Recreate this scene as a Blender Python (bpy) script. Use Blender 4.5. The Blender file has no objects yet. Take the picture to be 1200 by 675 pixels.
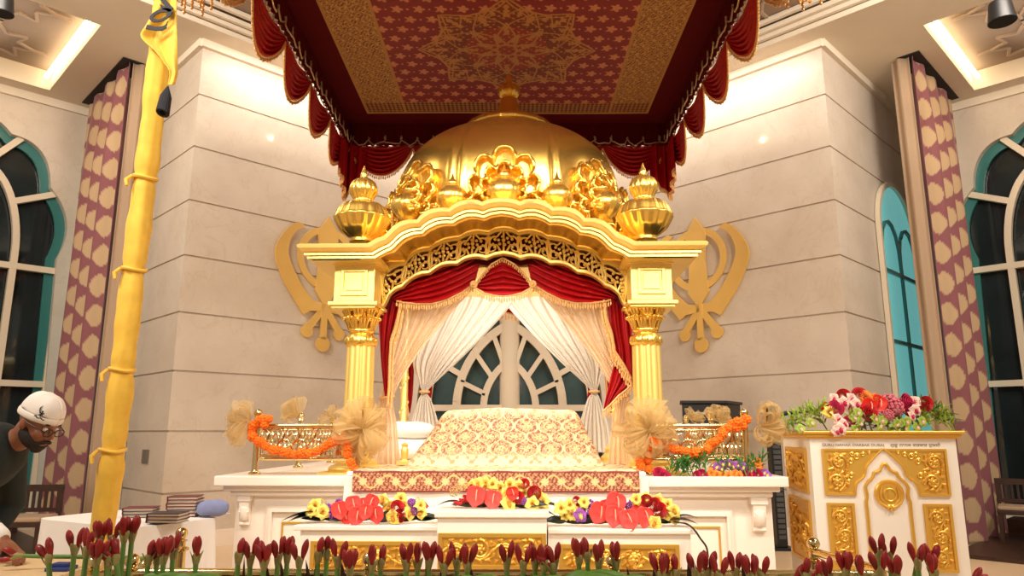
import bpy, math, random
import numpy as np
from mathutils import Vector, Matrix

R = math.radians
PI = math.pi
SC = bpy.context.scene
COL = SC.collection
rnd = random.Random(11)
H, FPX, TH = 1.3, 840.0, R(11.31)          # camera height, focal length in pixels, pitch


def ray(px, py):
    a = (px - 600) / FPX
    v = (337.5 - py) / FPX
    return a, math.cos(TH) - v * math.sin(TH), math.sin(TH) + v * math.cos(TH)


def P(px, py, Y):
    """photograph pixel -> point on the vertical plane y = Y"""
    a, b, c = ray(px, py)
    t = Y / b
    return Vector((a * t, Y, H + c * t))


def PZ(px, py, z):
    a, b, c = ray(px, py)
    t = (z - H) / c
    return Vector((a * t, b * t, z))


def lin(c):
    c = c / 255.0
    return c / 12.92 if c <= 0.04045 else ((c + 0.055) / 1.055) ** 2.4


def L3(rgb):
    return tuple(lin(x) for x in rgb)


# ------------------------------------------------------------------ materials
def M(name, rgb, rough=0.5, metal=0.0, noise=0.0, nscale=6.0, bump=0.0, bscale=40.0, emit=None,
      estr=1.0, attr=False, alpha=None, trans=0.0, spec=0.5, sheen=0.0, coat=0.0):
    m = bpy.data.materials.new(name)
    m.use_nodes = True
    nt = m.node_tree
    N, LK = nt.nodes, nt.links
    b = N['Principled BSDF']
    c = L3(rgb)
    b.inputs['Base Color'].default_value = (*c, 1)
    b.inputs['Roughness'].default_value = rough
    b.inputs['Metallic'].default_value = metal
    b.inputs['Specular IOR Level'].default_value = spec
    if sheen:
        b.inputs['Sheen Weight'].default_value = sheen
    if coat:
        b.inputs['Coat Weight'].default_value = coat
        b.inputs['Coat Roughness'].default_value = 0.1
    tc = N.new('ShaderNodeTexCoord')
    src = None
    if attr:
        at = N.new('ShaderNodeAttribute')
        at.attribute_name = 'Col'
        src = at.outputs['Color']
    if noise:
        tx = N.new('ShaderNodeTexNoise')
        tx.inputs['Scale'].default_value = nscale
        tx.inputs['Detail'].default_value = 5
        LK.new(tc.outputs['Object'], tx.inputs['Vector'])
        mp = N.new('ShaderNodeMapRange')
        mp.inputs['From Min'].default_value = 0.3
        mp.inputs['From Max'].default_value = 0.7
        mp.inputs['To Min'].default_value = 1 - noise
        mp.inputs['To Max'].default_value = 1 + noise
        LK.new(tx.outputs['Fac'], mp.inputs['Value'])
        mx = N.new('ShaderNodeVectorMath')
        mx.operation = 'SCALE'
        if src is not None:
            LK.new(src, mx.inputs[0])
        else:
            mx.inputs[0].default_value = c
        LK.new(mp.outputs['Result'], mx.inputs['Scale'])
        src = mx.outputs['Vector']
    if src is not None:
        LK.new(src, b.inputs['Base Color'])
    if bump:
        t2 = N.new('ShaderNodeTexNoise')
        t2.inputs['Scale'].default_value = bscale
        t2.inputs['Detail'].default_value = 3
        LK.new(tc.outputs['Object'], t2.inputs['Vector'])
        bp = N.new('ShaderNodeBump')
        bp.inputs['Strength'].default_value = bump
        bp.inputs['Distance'].default_value = 0.01
        LK.new(t2.outputs['Fac'], bp.inputs['Height'])
        LK.new(bp.outputs['Normal'], b.inputs['Normal'])
    if emit:
        b.inputs['Emission Color'].default_value = (*L3(emit), 1)
        b.inputs['Emission Strength'].default_value = estr
    if trans or alpha is not None:
        out = N['Material Output']
        sh = b.outputs['BSDF']
        if trans:
            tl = N.new('ShaderNodeBsdfTranslucent')
            tl.inputs['Color'].default_value = (*c, 1)
            if src is not None:
                LK.new(src, tl.inputs['Color'])
            ms = N.new('ShaderNodeMixShader')
            ms.inputs[0].default_value = trans
            LK.new(sh, ms.inputs[1])
            LK.new(tl.outputs[0], ms.inputs[2])
            sh = ms.outputs[0]
        if alpha is not None:
            tp = N.new('ShaderNodeBsdfTransparent')
            ms = N.new('ShaderNodeMixShader')
            ms.inputs[0].default_value = alpha
            LK.new(tp.outputs[0], ms.inputs[1])
            LK.new(sh, ms.inputs[2])
            sh = ms.outputs[0]
        LK.new(sh, out.inputs['Surface'])
    return m


def wall_mat():
    """cream marble: soft clouding and faint veins"""
    m = M('cream_marble', (216, 202, 182), rough=0.38, spec=0.4)
    nt = m.node_tree
    N, LK = nt.nodes, nt.links
    b = N['Principled BSDF']
    tc = N.new('ShaderNodeTexCoord')
    n1 = N.new('ShaderNodeTexNoise')
    n1.inputs['Scale'].default_value = 1.3
    n1.inputs['Detail'].default_value = 8
    n1.inputs['Roughness'].default_value = 0.65
    LK.new(tc.outputs['Object'], n1.inputs['Vector'])
    r1 = N.new('ShaderNodeValToRGB')
    e = r1.color_ramp.elements
    e[0].position, e[0].color = 0.3, (*L3((204, 190, 173)), 1)
    e[1].position, e[1].color = 0.7, (*L3((220, 208, 193)), 1)
    LK.new(n1.outputs['Fac'], r1.inputs[0])
    n2 = N.new('ShaderNodeTexNoise')
    n2.inputs['Scale'].default_value = 2.2
    n2.inputs['Detail'].default_value = 6
    n2.inputs['Distortion'].default_value = 1.2
    LK.new(tc.outputs['Object'], n2.inputs['Vector'])
    r2 = N.new('ShaderNodeValToRGB')
    e = r2.color_ramp.elements
    e[0].position, e[0].color = 0.485, (0, 0, 0, 1)
    e[1].position, e[1].color = 0.5, (1, 1, 1, 1)
    x = r2.color_ramp.elements.new(0.515)
    x.color = (0, 0, 0, 1)
    LK.new(n2.outputs['Fac'], r2.inputs[0])
    sc = N.new('ShaderNodeMath')
    sc.operation = 'MULTIPLY'
    sc.inputs[1].default_value = 0.22
    LK.new(r2.outputs[0], sc.inputs[0])
    mx = N.new('ShaderNodeMixRGB')
    mx.inputs[2].default_value = (*L3((184, 160, 132)), 1)
    LK.new(sc.outputs[0], mx.inputs[0])
    LK.new(r1.outputs[0], mx.inputs[1])
    LK.new(mx.outputs[0], b.inputs['Base Color'])
    return m


# ------------------------------------------------------------------ mesh builder
def frame(t):
    t = Vector(t).normalized()
    a = Vector((0, 0, 1)) if abs(t.z) < 0.9 else Vector((1, 0, 0))
    u = t.cross(a).normalized()
    return u, t.cross(u).normalized()


class MB:
    def __init__(self):
        self.v = []
        self.f = []
        self.c = []

    def add(self, vs, fs, col=None):
        o = len(self.v)
        self.v.extend(tuple(p) for p in vs)
        self.f.extend(tuple(i + o for i in f) for f in fs)
        if col is not None:
            self.c.extend([col] * (len(self.v) - len(self.c)))
        return self

    def box(self, x0, x1, y0, y1, z0, z1):
        self.k = getattr(self, 'k', 0) + 1
        e = 0.00035 * (self.k % 9)
        x0, x1 = min(x0, x1), max(x0, x1)
        y0, y1 = min(y0, y1), max(y0, y1)
        z0, z1 = min(z0, z1), max(z0, z1)
        if self.k > 1:
            x0, x1, y0, y1, z0, z1 = x0 - e, x1 + e, y0 - e, y1 + e, z0 - e, z1 + e
        vs = [(x, y, z) for z in (z0, z1) for y in (y0, y1) for x in (x0, x1)]
        fs = [(0, 2, 3, 1), (4, 5, 7, 6), (0, 1, 5, 4), (2, 6, 7, 3), (0, 4, 6, 2), (1, 3, 7, 5)]
        return self.add(vs, fs)

    def bar(self, p, q, w, d, up=(0, 0, 1)):
        """box beam from p to q, w across, d along the given normal"""
        p, q = Vector(p), Vector(q)
        self.k = getattr(self, 'k', 0) + 1
        d = d + 0.0016 * (self.k % 11)
        t = (q - p).normalized()
        n = Vector(up).normalized()
        s = t.cross(n).normalized() * (w / 2)
        n = n * (d / 2)
        vs = []
        for e in (p, q):
            vs += [e - s - n, e + s - n, e + s + n, e - s + n]
        fs = [(0, 1, 2, 3), (7, 6, 5, 4), (0, 4, 5, 1), (1, 5, 6, 2), (2, 6, 7, 3), (3, 7, 4, 0)]
        return self.add(vs, fs)

    def prism(self, pts, d):
        d = Vector(d)
        a = [Vector(p) for p in pts]
        n = len(a)
        vs = a + [p + d for p in a]
        fs = [tuple(range(n)), tuple(range(2 * n - 1, n - 1, -1))]
        fs += [(i, n + i, n + (i + 1) % n, (i + 1) % n) for i in range(n)]
        return self.add(vs, fs)

    def band(self, A, B, d):
        """solid between two polylines A and B (same count), extruded by d"""
        d = Vector(d)
        n = len(A)
        vs = [Vector(p) for p in A] + [Vector(p) for p in B]
        vs += [p + d for p in vs]
        fs = []
        for i in range(n - 1):
            fs += [(i, i + 1, n + i + 1, n + i), (2 * n + i, 3 * n + i, 3 * n + i + 1, 2 * n + i + 1),
                   (i, 2 * n + i, 2 * n + i + 1, i + 1), (n + i, n + i + 1, 3 * n + i + 1, 3 * n + i)]
        fs += [(0, n, 3 * n, 2 * n), (n - 1, 3 * n - 1, 4 * n - 1, 2 * n - 1)]
        return self.add(vs, fs)

    def lathe(self, prof, n=32, c=(0, 0, 0), rib=None, ribw=None, X=None):
        """prof: (r, z) list; rib(a, i) multiplies the radius; X a 4x4 applied before c"""
        c = Vector(c)
        vs, fs = [], []
        m = len(prof)
        for i, (r, z) in enumerate(prof):
            for k in range(n):
                a = 2 * PI * k / n
                rr = r * (rib(a, i / (m - 1)) if rib else 1)
                p = Vector((rr * math.cos(a), rr * math.sin(a), z))
                if X is not None:
                    p = X @ p
                vs.append(p + c)
        for i in range(m - 1):
            for k in range(n):
                k2 = (k + 1) % n
                fs.append((i * n + k, i * n + k2, (i + 1) * n + k2, (i + 1) * n + k))
        if prof[0][0] > 1e-6:
            fs.append(tuple(range(n - 1, -1, -1)))
        if prof[-1][0] > 1e-6:
            fs.append(tuple((m - 1) * n + k for k in range(n)))
        return self.add(vs, fs)

    def tube(self, pts, r, n=8, closed=False, flat=1.0):
        pts = [Vector(p) for p in pts]
        m = len(pts)
        rs = r if isinstance(r, (list, tuple)) else [r] * m
        vs, fs = [], []
        u = None
        for i in range(m):
            if closed:
                t = pts[(i + 1) % m] - pts[i - 1]
            else:
                t = pts[min(i + 1, m - 1)] - pts[max(i - 1, 0)]
            if t.length < 1e-9:
                t = Vector((0, 0, 1))
            t.normalize()
            if u is None:
                u, w = frame(t)
            else:
                u = (u - t * u.dot(t))
                u = u.normalized() if u.length > 1e-6 else frame(t)[0]
                w = t.cross(u)
            for k in range(n):
                a = 2 * PI * k / n
                vs.append(pts[i] + (u * math.cos(a) + w * math.sin(a) * flat) * rs[i])
        for i in range(m if closed else m - 1):
            j = (i + 1) % m
            for k in range(n):
                k2 = (k + 1) % n
                fs.append((i * n + k, i * n + k2, j * n + k2, j * n + k))
        if not closed:
            fs.append(tuple(range(n - 1, -1, -1)))
            fs.append(tuple((m - 1) * n + k for k in range(n)))
        return self.add(vs, fs)

    def ell(self, c, r, nu=12, nv=8, X=None, col=None):
        c = Vector(c)
        if not isinstance(r, (list, tuple)):
            r = (r, r, r)
        vs = [Vector((0, 0, -r[2]))]
        for j in range(1, nv):
            t = -PI / 2 + PI * j / nv
            for k in range(nu):
                a = 2 * PI * k / nu
                vs.append(Vector((r[0] * math.cos(t) * math.cos(a), r[1] * math.cos(t) * math.sin(a), r[2] * math.sin(t))))
        vs.append(Vector((0, 0, r[2])))
        if X is not None:
            vs = [X @ p for p in vs]
        vs = [p + c for p in vs]
        fs = []
        for k in range(nu):
            k2 = (k + 1) % nu
            fs.append((0, 1 + k2, 1 + k))
            for j in range(nv - 2):
                a = 1 + j * nu
                fs.append((a + k, a + k2, a + nu + k2, a + nu + k))
            a = 1 + (nv - 2) * nu
            fs.append((a + k, a + k2, len(vs) - 1))
        return self.add(vs, fs, col)

    def grid(self, fn, nu, nv, closed=False):
        vs, fs = [], []
        for i in range(nu + 1):
            for j in range(nv + 1):
                vs.append(fn(i / nu, j / nv))
        for i in range(nu):
            for j in range(nv):
                a = i * (nv + 1) + j
                fs.append((a, a + nv + 1, a + nv + 2, a + 1))
        return self.add(vs, fs)

    def mix(self, o, X=None):
        vs = o.v if X is None else [X @ Vector(p) for p in o.v]
        return self.add(vs, o.f)

    def build(self, name, mat, parent=None, ang=38, local=False, solid=0, sub=0, bevel=0, flat=False, colors=None,
              remesh=0, smooth=0, offset=0):
        vs = np.array(self.v, dtype=float)
        if parent is None:
            lo, hi = vs.min(0), vs.max(0)
            org = np.array(((lo[0] + hi[0]) / 2, (lo[1] + hi[1]) / 2, lo[2]))
        elif local:
            org = np.zeros(3)
        else:
            org = np.array(wloc(parent))
        me = bpy.data.meshes.new(name)
        me.from_pydata((vs - org).tolist(), [], self.f)
        if colors is None and self.c:
            colors = np.array(self.c)
        if colors is not None:
            at = me.color_attributes.new('Col', 'FLOAT_COLOR', 'POINT')
            arr = np.ones((len(vs), 4), dtype=np.float32)
            arr[:, :3] = colors
            at.data.foreach_set('color', arr.ravel())
        me.validate()
        if not flat:
            me.shade_smooth()
            me.set_sharp_from_angle(angle=R(ang))
        me.update()
        o = bpy.data.objects.new(name, me)
        COL.objects.link(o)
        if mat is not None:
            for mm in (mat if isinstance(mat, (list, tuple)) else [mat]):
                me.materials.append(mm)
        if parent is None:
            o.location = org
        else:
            o.parent = parent
        if remesh:
            d = o.modifiers.new('r', 'REMESH')
            d.mode = 'VOXEL'
            d.voxel_size = remesh
            d.use_smooth_shade = True
        if smooth:
            d = o.modifiers.new('s', 'SMOOTH')
            d.iterations = smooth
            d.factor = 0.5
        if solid:
            d = o.modifiers.new('t', 'SOLIDIFY')
            d.thickness = solid
            d.offset = offset
        if bevel:
            d = o.modifiers.new('b', 'BEVEL')
            d.width = bevel
            d.segments = 2
            d.limit_method = 'ANGLE'
            d.angle_limit = R(40)
        if sub:
            d = o.modifiers.new('u', 'SUBSURF')
            d.levels = d.render_levels = sub
        return o


def wloc(o):
    v = Vector((0, 0, 0))
    while o is not None:
        v += o.location
        o = o.parent
    return v


def tag(o, label=None, cat=None, group=None, kind=None):
    if label:
        o['label'] = label
    if cat:
        o['category'] = cat
    if group:
        o['group'] = group
    if kind:
        o['kind'] = kind
    return o


def thing(name, label, cat, loc=(0, 0, 0), group=None, rz=0):
    o = bpy.data.objects.new(name, None)
    o.empty_display_size = 0.1
    COL.objects.link(o)
    o.location = loc
    o.rotation_euler = (0, 0, rz)
    return tag(o, label, cat, group)


KIDS = {}


def kids(o):
    return [c for c in bpy.data.objects if c.parent == o]


def copy_tree(o, parent=None, ch=None):
    if ch is None:
        ch = {}
        for c in bpy.data.objects:
            if c.parent:
                ch.setdefault(c.parent.name, []).append(c)
    c = o.copy()
    COL.objects.link(c)
    if parent is not None:
        c.parent = parent
    for k in ch.get(o.name, []):
        copy_tree(k, c, ch)
    return c


def struct(mb, name, mat, **k):
    return tag(mb.build(name, mat, **k), kind='structure')


ORD = ['first', 'second', 'third', 'fourth', 'fifth', 'sixth', 'seventh', 'eighth', 'ninth', 'tenth', 'eleventh',
       'twelfth', 'thirteenth', 'fourteenth', 'fifteenth', 'sixteenth', 'seventeenth', 'eighteenth', 'nineteenth', 'twentieth']


def interp(pts, n):
    """resample a polyline to n points by arc length"""
    a = np.array([tuple(p) for p in pts], dtype=float)
    s = np.concatenate([[0], np.cumsum(np.linalg.norm(np.diff(a, axis=0), axis=1))])
    t = np.linspace(0, s[-1], n)
    return [Vector([np.interp(x, s, a[:, k]) for k in range(a.shape[1])]) for x in t]


def smoothpath(pts, n=8):
    """Catmull-Rom through the points"""
    p = [Vector(q) for q in pts]
    p = [p[0] * 2 - p[1]] + p + [p[-1] * 2 - p[-2]]
    out = []
    for i in range(1, len(p) - 2):
        for k in range(n):
            t = k / n
            out.append(0.5 * ((2 * p[i]) + (p[i + 1] - p[i - 1]) * t + (2 * p[i - 1] - 5 * p[i] + 4 * p[i + 1] - p[i + 2]) * t * t
                              + (3 * p[i] - p[i - 1] - 3 * p[i + 1] + p[i + 2]) * t ** 3))
    out.append(p[-2])
    return out


# ------------------------------------------------------------------ material library
WALL = wall_mat()
m_plaster = M('cream_plaster', (232, 220, 200), rough=0.8, noise=0.02, nscale=3)
m_mauve = M('mauve_ceiling', (150, 130, 112), rough=0.7, noise=0.05, nscale=2)
m_mauve2 = M('mauve_relief', (172, 150, 130), rough=0.6)
m_floor = M('beige_floor', (226, 196, 160), rough=0.3, noise=0.04, nscale=3)
m_dark = M('dark_gap', (40, 34, 30), rough=0.8)
m_marble = M('white_marble', (248, 236, 222), rough=0.3, noise=0.025, nscale=2.5)
m_white_wood = M('white_lacquer', (246, 238, 226), rough=0.35)
m_goldleaf = M('gold_leaf', (250, 208, 104), rough=0.27, metal=0.9, noise=0.05, nscale=5)
m_goldpale = M('pale_gold_paint', (250, 220, 128), rough=0.36, metal=0.6)
m_goldflat = M('brushed_gold', (244, 204, 118), rough=0.42, metal=0.6, noise=0.04, nscale=3)
m_goldcarve = M('carved_gold', (236, 188, 84), rough=0.38, metal=0.65)
m_brass = M('polished_brass', (226, 204, 148), rough=0.14, metal=1.0)
m_red = M('red_satin', (164, 4, 14), rough=0.5, noise=0.06, nscale=8, spec=0.3)
m_maroon = M('maroon_velvet', (84, 6, 16), rough=0.85, spec=0.15)
m_fringe = M('gold_fringe', (226, 176, 110), rough=0.55, metal=0.2, noise=0.2, nscale=60)
m_silver = M('silver_cord', (205, 185, 160), rough=0.35, metal=0.6)
m_sheer = M('white_sheer', (246, 238, 226), rough=0.8, trans=0.35, alpha=0.93)
m_sheer2 = M('peach_sheer', (250, 228, 196), rough=0.8, trans=0.4, alpha=0.9)
m_cotton = M('white_cotton', (248, 244, 240), rough=0.85, bump=0.1, bscale=30)
m_tulle = M('gold_tulle', (230, 202, 142), rough=0.6, trans=0.45, alpha=0.42, bump=0.3, bscale=220)
m_glass = M('night_glass', (30, 40, 42), rough=0.06, spec=0.55, noise=0.4, nscale=1.2)
m_dusk = M('dusk_glass', (66, 92, 94), rough=0.12, spec=0.5, noise=0.35, nscale=1.6)
m_frame = M('cream_window_frame', (228, 214, 190), rough=0.45)
m_teal = M('teal_lit_glass', (60, 150, 150), rough=0.15, emit=(112, 190, 188), estr=0.5, noise=0.15, nscale=1.5)
m_tealedge = M('teal_frosted_edge', (52, 118, 116), rough=0.3)
m_black = M('black_plastic', (20, 20, 22), rough=0.45)
m_wood = M('dark_wood', (58, 34, 24), rough=0.4, noise=0.25, nscale=12)
m_green = M('leaf_green', (70, 128, 50), rough=0.45, noise=0.2, nscale=20)
m_lime = M('lime_orchid', (150, 178, 60), rough=0.5, noise=0.2, nscale=25)
m_darkleaf = M('dark_leaf', (34, 44, 34), rough=0.35, noise=0.3, nscale=10)
# ================================================================== the setting
S2 = math.sqrt(2)


def AB(a, b, z, s):
    """hall axes (rotated 45 degrees): s = 1 on the left of the photograph, -1 on the right"""
    return Vector((s * (a - b) / S2, (a + b) / S2, z))


CEIL = 6.13
JOINTS = [1.3 + k * 0.684 for k in range(-1, 7)]
fl = MB().box(-11, 11, -4.5, 14, -0.2, 0)
struct(fl, 'floor', m_floor, flat=True)


def course_wall(plan, plan_in, z0=0.0, z1=CEIL):
    """courses of stone: full plan, with thin recessed joints of the inset plan"""
    mb = MB()
    zs = [z0] + [z for z in JOINTS if z0 < z < z1] + [z1]
    for i in range(len(zs) - 1):
        a = zs[i] + (0.011 if i else 0)
        b = zs[i + 1] - (0.011 if i < len(zs) - 2 else 0)
        mb.prism([(p.x, p.y, a) for p in plan], (0, 0, b - a))
    mb.prism([(p.x, p.y, z0 + 0.01) for p in plan_in], (0, 0, z1 - z0 - 0.02))
    return mb


AC, BC = 3.083, 8.58
for s, nm in ((1, 'left'), (-1, 'right')):
    def plan(e):
        return [AB(AC + e, BC + e, 0, s), AB(6.46, BC + e, 0, s), AB(6.46, BC + 0.4, 0, s), AB(AC + 0.4, BC + 0.4, 0, s),
                AB(AC + 0.4, 11.79, 0, s), AB(AC + e, 11.79, 0, s)]
    struct(course_wall(plan(0), plan(0.02)), 'wall_' + nm, WALL, flat=True)
    # crown trim and baseboard along the pier
    t = MB()
    for (p, q) in (((AC - 0.03, BC - 0.03), (6.4, BC - 0.03)), ((AC - 0.03, BC - 0.03), (AC - 0.03, 11.75))):
        for (z, w, h) in ((CEIL - 0.05, 0.06, 0.1),):
            t.bar(AB(*p, z, s), AB(*q, z, s), w, h)
    struct(t, 'trim_1', m_plaster, flat=True)
    t = MB()
    t.bar(AB(AC - 0.01, BC - 0.012, 0.09, s), AB(6.4, BC - 0.012, 0.09, s), 0.024, 0.18)
    t.bar(AB(AC - 0.012, BC - 0.01, 0.09, s), AB(AC - 0.012, 11.7, 0.09, s), 0.024, 0.18)
    struct(t, 'baseboard_' + nm, m_marble, flat=True)

    # ---------------- bay wall with the tall cusped arch window
    ac, hw, zs_, za = 1.3, 1.3, 3.75, 5.66

    def arch(hw_, h_, n=61, cusp=0.0, nl=5):
        out = []
        for k in range(n):
            t = k / (n - 1)                       # 0 right spring .. 1 left spring
            u = abs(1 - 2 * t)
            side = 1 if t < 0.5 else -1
            ph = (1 - u) * PI / 2
            x = hw_ * math.cos(ph) ** 0.86
            z = h_ * (math.sin(ph) ** 1.02)
            if cusp:
                w = abs(math.sin((1 - u) * nl * PI / 2 * 1.0))
                x -= cusp * (1 - w) * math.cos(ph)
                z -= cusp * (1 - w) * math.sin(ph) * (u > 0.02)
            out.append((side * x, z))
        return out
    A0 = arch(hw, za - zs_, cusp=0.12)
    bb = 11.8
    zb = 0.12

    def wp(x, z, b=bb):
        return AB(ac + x, b, z, s)
    inner = [wp(hw, zb)] + [wp(x, zs_ + z) for x, z in A0] + [wp(-hw, zb)]
    n = len(inner)
    outer = []
    for k, (x, z) in enumerate([(hw, zb - zs_)] + A0 + [(-hw, zb - zs_)]):
        if k == 0:
            outer.append(wp(1.79, 0))
        elif k == n - 1:
            outer.append(wp(-3.9, 0))
        else:
            t = (k - 1) / (n - 3)
            if t < 0.25:
                outer.append(wp(1.79, 0.2 + (CEIL - 0.2) * t / 0.25))
            elif t < 0.75:
                outer.append(wp(1.79 - (1.79 + 3.9) * (t - 0.25) / 0.5, CEIL))
            else:
                outer.append(wp(-3.9, CEIL - (CEIL - 0.2) * (t - 0.75) / 0.25))
    dv = AB(0, 0.35, 0, s)
    w = MB().band(inner, outer, dv)
    w.prism([wp(hw, 0), wp(hw, zb), wp(-hw, zb), wp(-hw, 0)], dv)
    struct(w, 'wall_' + nm + '_bay', WALL, flat=True)
    w = MB()
    w.bar(AB(AC, bb - 0.02, CEIL - 0.06, s), AB(-2.6, bb - 0.02, CEIL - 0.06, s), 0.05, 0.12)
    struct(w, 'trim_2', m_plaster, flat=True)
    # window: teal frosted reveal edge, dark pane, cream tracery
    root = thing('window_1' if s == 1 else 'window_2', None, None, AB(ac, bb, 0, s))
    tag(root, kind='structure')
    shrink = [wp(hw - 0.13, zb + 0.02)] + [wp(x * 0.9, zs_ + z * 0.93) for x, z in arch(hw, za - zs_, cusp=0.12)] + [wp(-hw + 0.13, zb + 0.02)]
    d2 = AB(0, 0.12, 0, s)
    e = MB().band([p + d2 for p in inner], [p + d2 for p in shrink], AB(0, 0.05, 0, s))
    e.build('frosted_edge', m_tealedge, root, flat=True)
    g = MB()
    pane = [wp(hw + .02, zb)] + [wp(x, zs_ + z) for x, z in arch(hw, za - zs_)] + [wp(-hw - .02, zb)]
    g.prism([p + AB(0, 0.2, 0, s) for p in pane], AB(0, 0.02, 0, s))
    g.build('pane', m_glass, root, flat=True)
    f = MB()
    nv = AB(0, 1, 0, s)
    dfr = 0.09

    def fbar(x0, z0, x1, z1, wd=0.085):
        o = AB(0, 0.11, 0, s)
        f.bar(wp(x0, z0) + o, wp(x1, z1) + o, wd, dfr, nv)
    ia = arch(0.68, 1.28, 31)
    ip = [(0.68, zb)] + [(x, zs_ + z) for x, z in ia] + [(-0.68, zb)]
    for p, q in zip(ip[:-1], ip[1:]):
        fbar(*p, *q)
    for x in (-hw + 0.04, hw - 0.04):
        fbar(x, zb, x, zs_, 0.08)
    for z in (zb + 0.04, 1.95, 3.58):
        fbar(-hw, z, hw, z)
    for k in (0.2, 0.42):
        for sg in (1, -1):
            a_ = arch(0.68, 1.28, 101)[int(k * 100)]
            o_ = arch(hw, za - zs_, 101)[int(k * 90)]
            fbar(sg * a_[0], zs_ + a_[1], sg * o_[0] * 0.97, zs_ + o_[1] * 0.97)
    fbar(0, zs_ + 1.25, 0, za - 0.05)
    f.build('window_frame', m_frame, root, flat=True)
    # dark floor strip and low step, filling in the dark band before the panes
    lg = MB().box(0, 0.001, 0, 0.001, 0, 0.001)
    lg = MB().bar(AB(2.35, 10.28, 0.02, s), AB(-2.4, 10.28, 0.02, s), 2.7, 0.04)
    lg.bar(AB(2.3, 11.45, 0.1, s), AB(-2.4, 11.45, 0.1, s), 0.5, 0.2)
    struct(lg, 'trim_3', m_wood, flat=True)

    # ---------------- tall teal-lit side window on the pier's outer face
    root = thing('window_3' if s == 1 else 'window_4', None, None, AB(AC, 10.7, 0, s))
    tag(root, kind='structure')
    bc2, hw2, zsp, zap = 10.68, 0.72, 4.0, 4.68

    def sp(x, z, e=0.0):
        return AB(AC - e, bc2 + x, z, s)
    ar = [(0.98 * hw2 * math.cos(t), (zap - zsp) * math.sin(t)) for t in [PI * k / 24 for k in range(25)]]
    pl = [(hw2, 0.15)] + [(x, zsp + z) for x, z in ar] + [(-hw2, 0.15)]
    MB().prism([sp(x, z, 0.005) for x, z in pl], AB(-0.02, 0, 0, s)).build('pane', m_teal, root, flat=True)
    f = MB()
    out = [(hw2 + 0.07, 0.15)] + [(x * 1.09, zsp + z * 1.1) for x, z in ar] + [(-hw2 - 0.07, 0.15)]
    f.band([sp(x, z, 0.01) for x, z in pl], [sp(x, z, 0.01) for x, z in out], AB(-0.06, 0, 0, s))
    f.build('window_frame', m_frame, root, flat=True)
    f = MB()
    an = AB(-1, 0, 0, s)

    def sbar(x0, z0, x1, z1, wd=0.05):
        f.bar(sp(x0, z0, 0.035), sp(x1, z1, 0.035), wd, 0.04, an)
    for z in (1.1, 2.45, 3.4):
        sbar(-hw2, z, hw2, z)
    sbar(0, 0.15, 0, 3.9)
    for sg in (1, -1):
        prev = None
        for k in range(9):
            t = k / 8
            p = (sg * (hw2 * (1 - t) + 0.0) * 1.0, 3.4 + 0.95 * math.sin(t * PI / 2))
            q = (sg * hw2 * 0.5 + sg * hw2 * 0.5 * math.cos(PI * t), 3.4 + 0.72 * math.sin(PI * t) ** 0.7)
            if prev:
                sbar(*prev, *q, 0.04)
            prev = q
    f.build('muntin', m_tealedge, root, flat=True)

# ---------------- back wall between the piers, with the traced arch window
YB = 10.6
w = MB()
hwB, zspB, zapB = 1.36, 1.64, 3.5


def parch(hw_, h_, n=31):
    """two-centred pointed arch, right spring to left spring"""
    out = []
    r = (hw_ * hw_ + h_ * h_) / (2 * hw_)
    am = math.asin(min(1, h_ / r)) if r > hw_ else PI / 2
    m_ = n // 2
    for k in range(m_ + 1):
        t = am * k / m_
        out.append((hw_ - r + r * math.cos(t), r * math.sin(t)))
    return out + [(-x, z) for x, z in reversed(out[:-1])]


XW = -0.035
ar = parch(hwB, zapB - zspB, 41)
inner = [(hwB, 0.3)] + [(x, zspB + z) for x, z in ar] + [(-hwB, 0.3)]
outer = []
for k in range(len(inner)):
    t = k / (len(inner) - 1)
    if t < 0.3:
        outer.append((1.75, CEIL * t / 0.3))
    elif t < 0.7:
        outer.append((1.75 - 3.5 * (t - 0.3) / 0.4, CEIL))
    else:
        outer.append((-1.75, CEIL * (1 - t) / 0.3))
w.band([(XW + x, YB, z) for x, z in inner], [(x, YB, z) for x, z in outer], (0, 0.35, 0))
w.box(XW - hwB, XW + hwB, YB, YB + .35, 0, 0.3)
struct(w, 'wall_back', WALL, flat=True)
root = thing('window_5', None, None, (XW, YB, 0))
tag(root, kind='structure')
g = MB().prism([(XW + x * 1.01, YB + 0.26, z) for x, z in inner], (0, 0.02, 0))
g.build('pane', m_dusk, root, flat=True)
f = MB()


def cbar(x0, z0, x1, z1, wd=0.1, d=0.1, y=0.16):
    f.bar((XW + x0, YB + y, z0), (XW + x1, YB + y, z1), wd, d, (0, 1, 0))


def archbar(hw_, h_, wd):
    a = parch(hw_, h_, 33)
    for p, q in zip(a[:-1], a[1:]):
        cbar(p[0], zspB + p[1], q[0], zspB + q[1], wd)
    for sg in (1, -1):
        cbar(sg * hw_, 0.3, sg * hw_, zspB + 0.02, wd)
    return a


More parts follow.
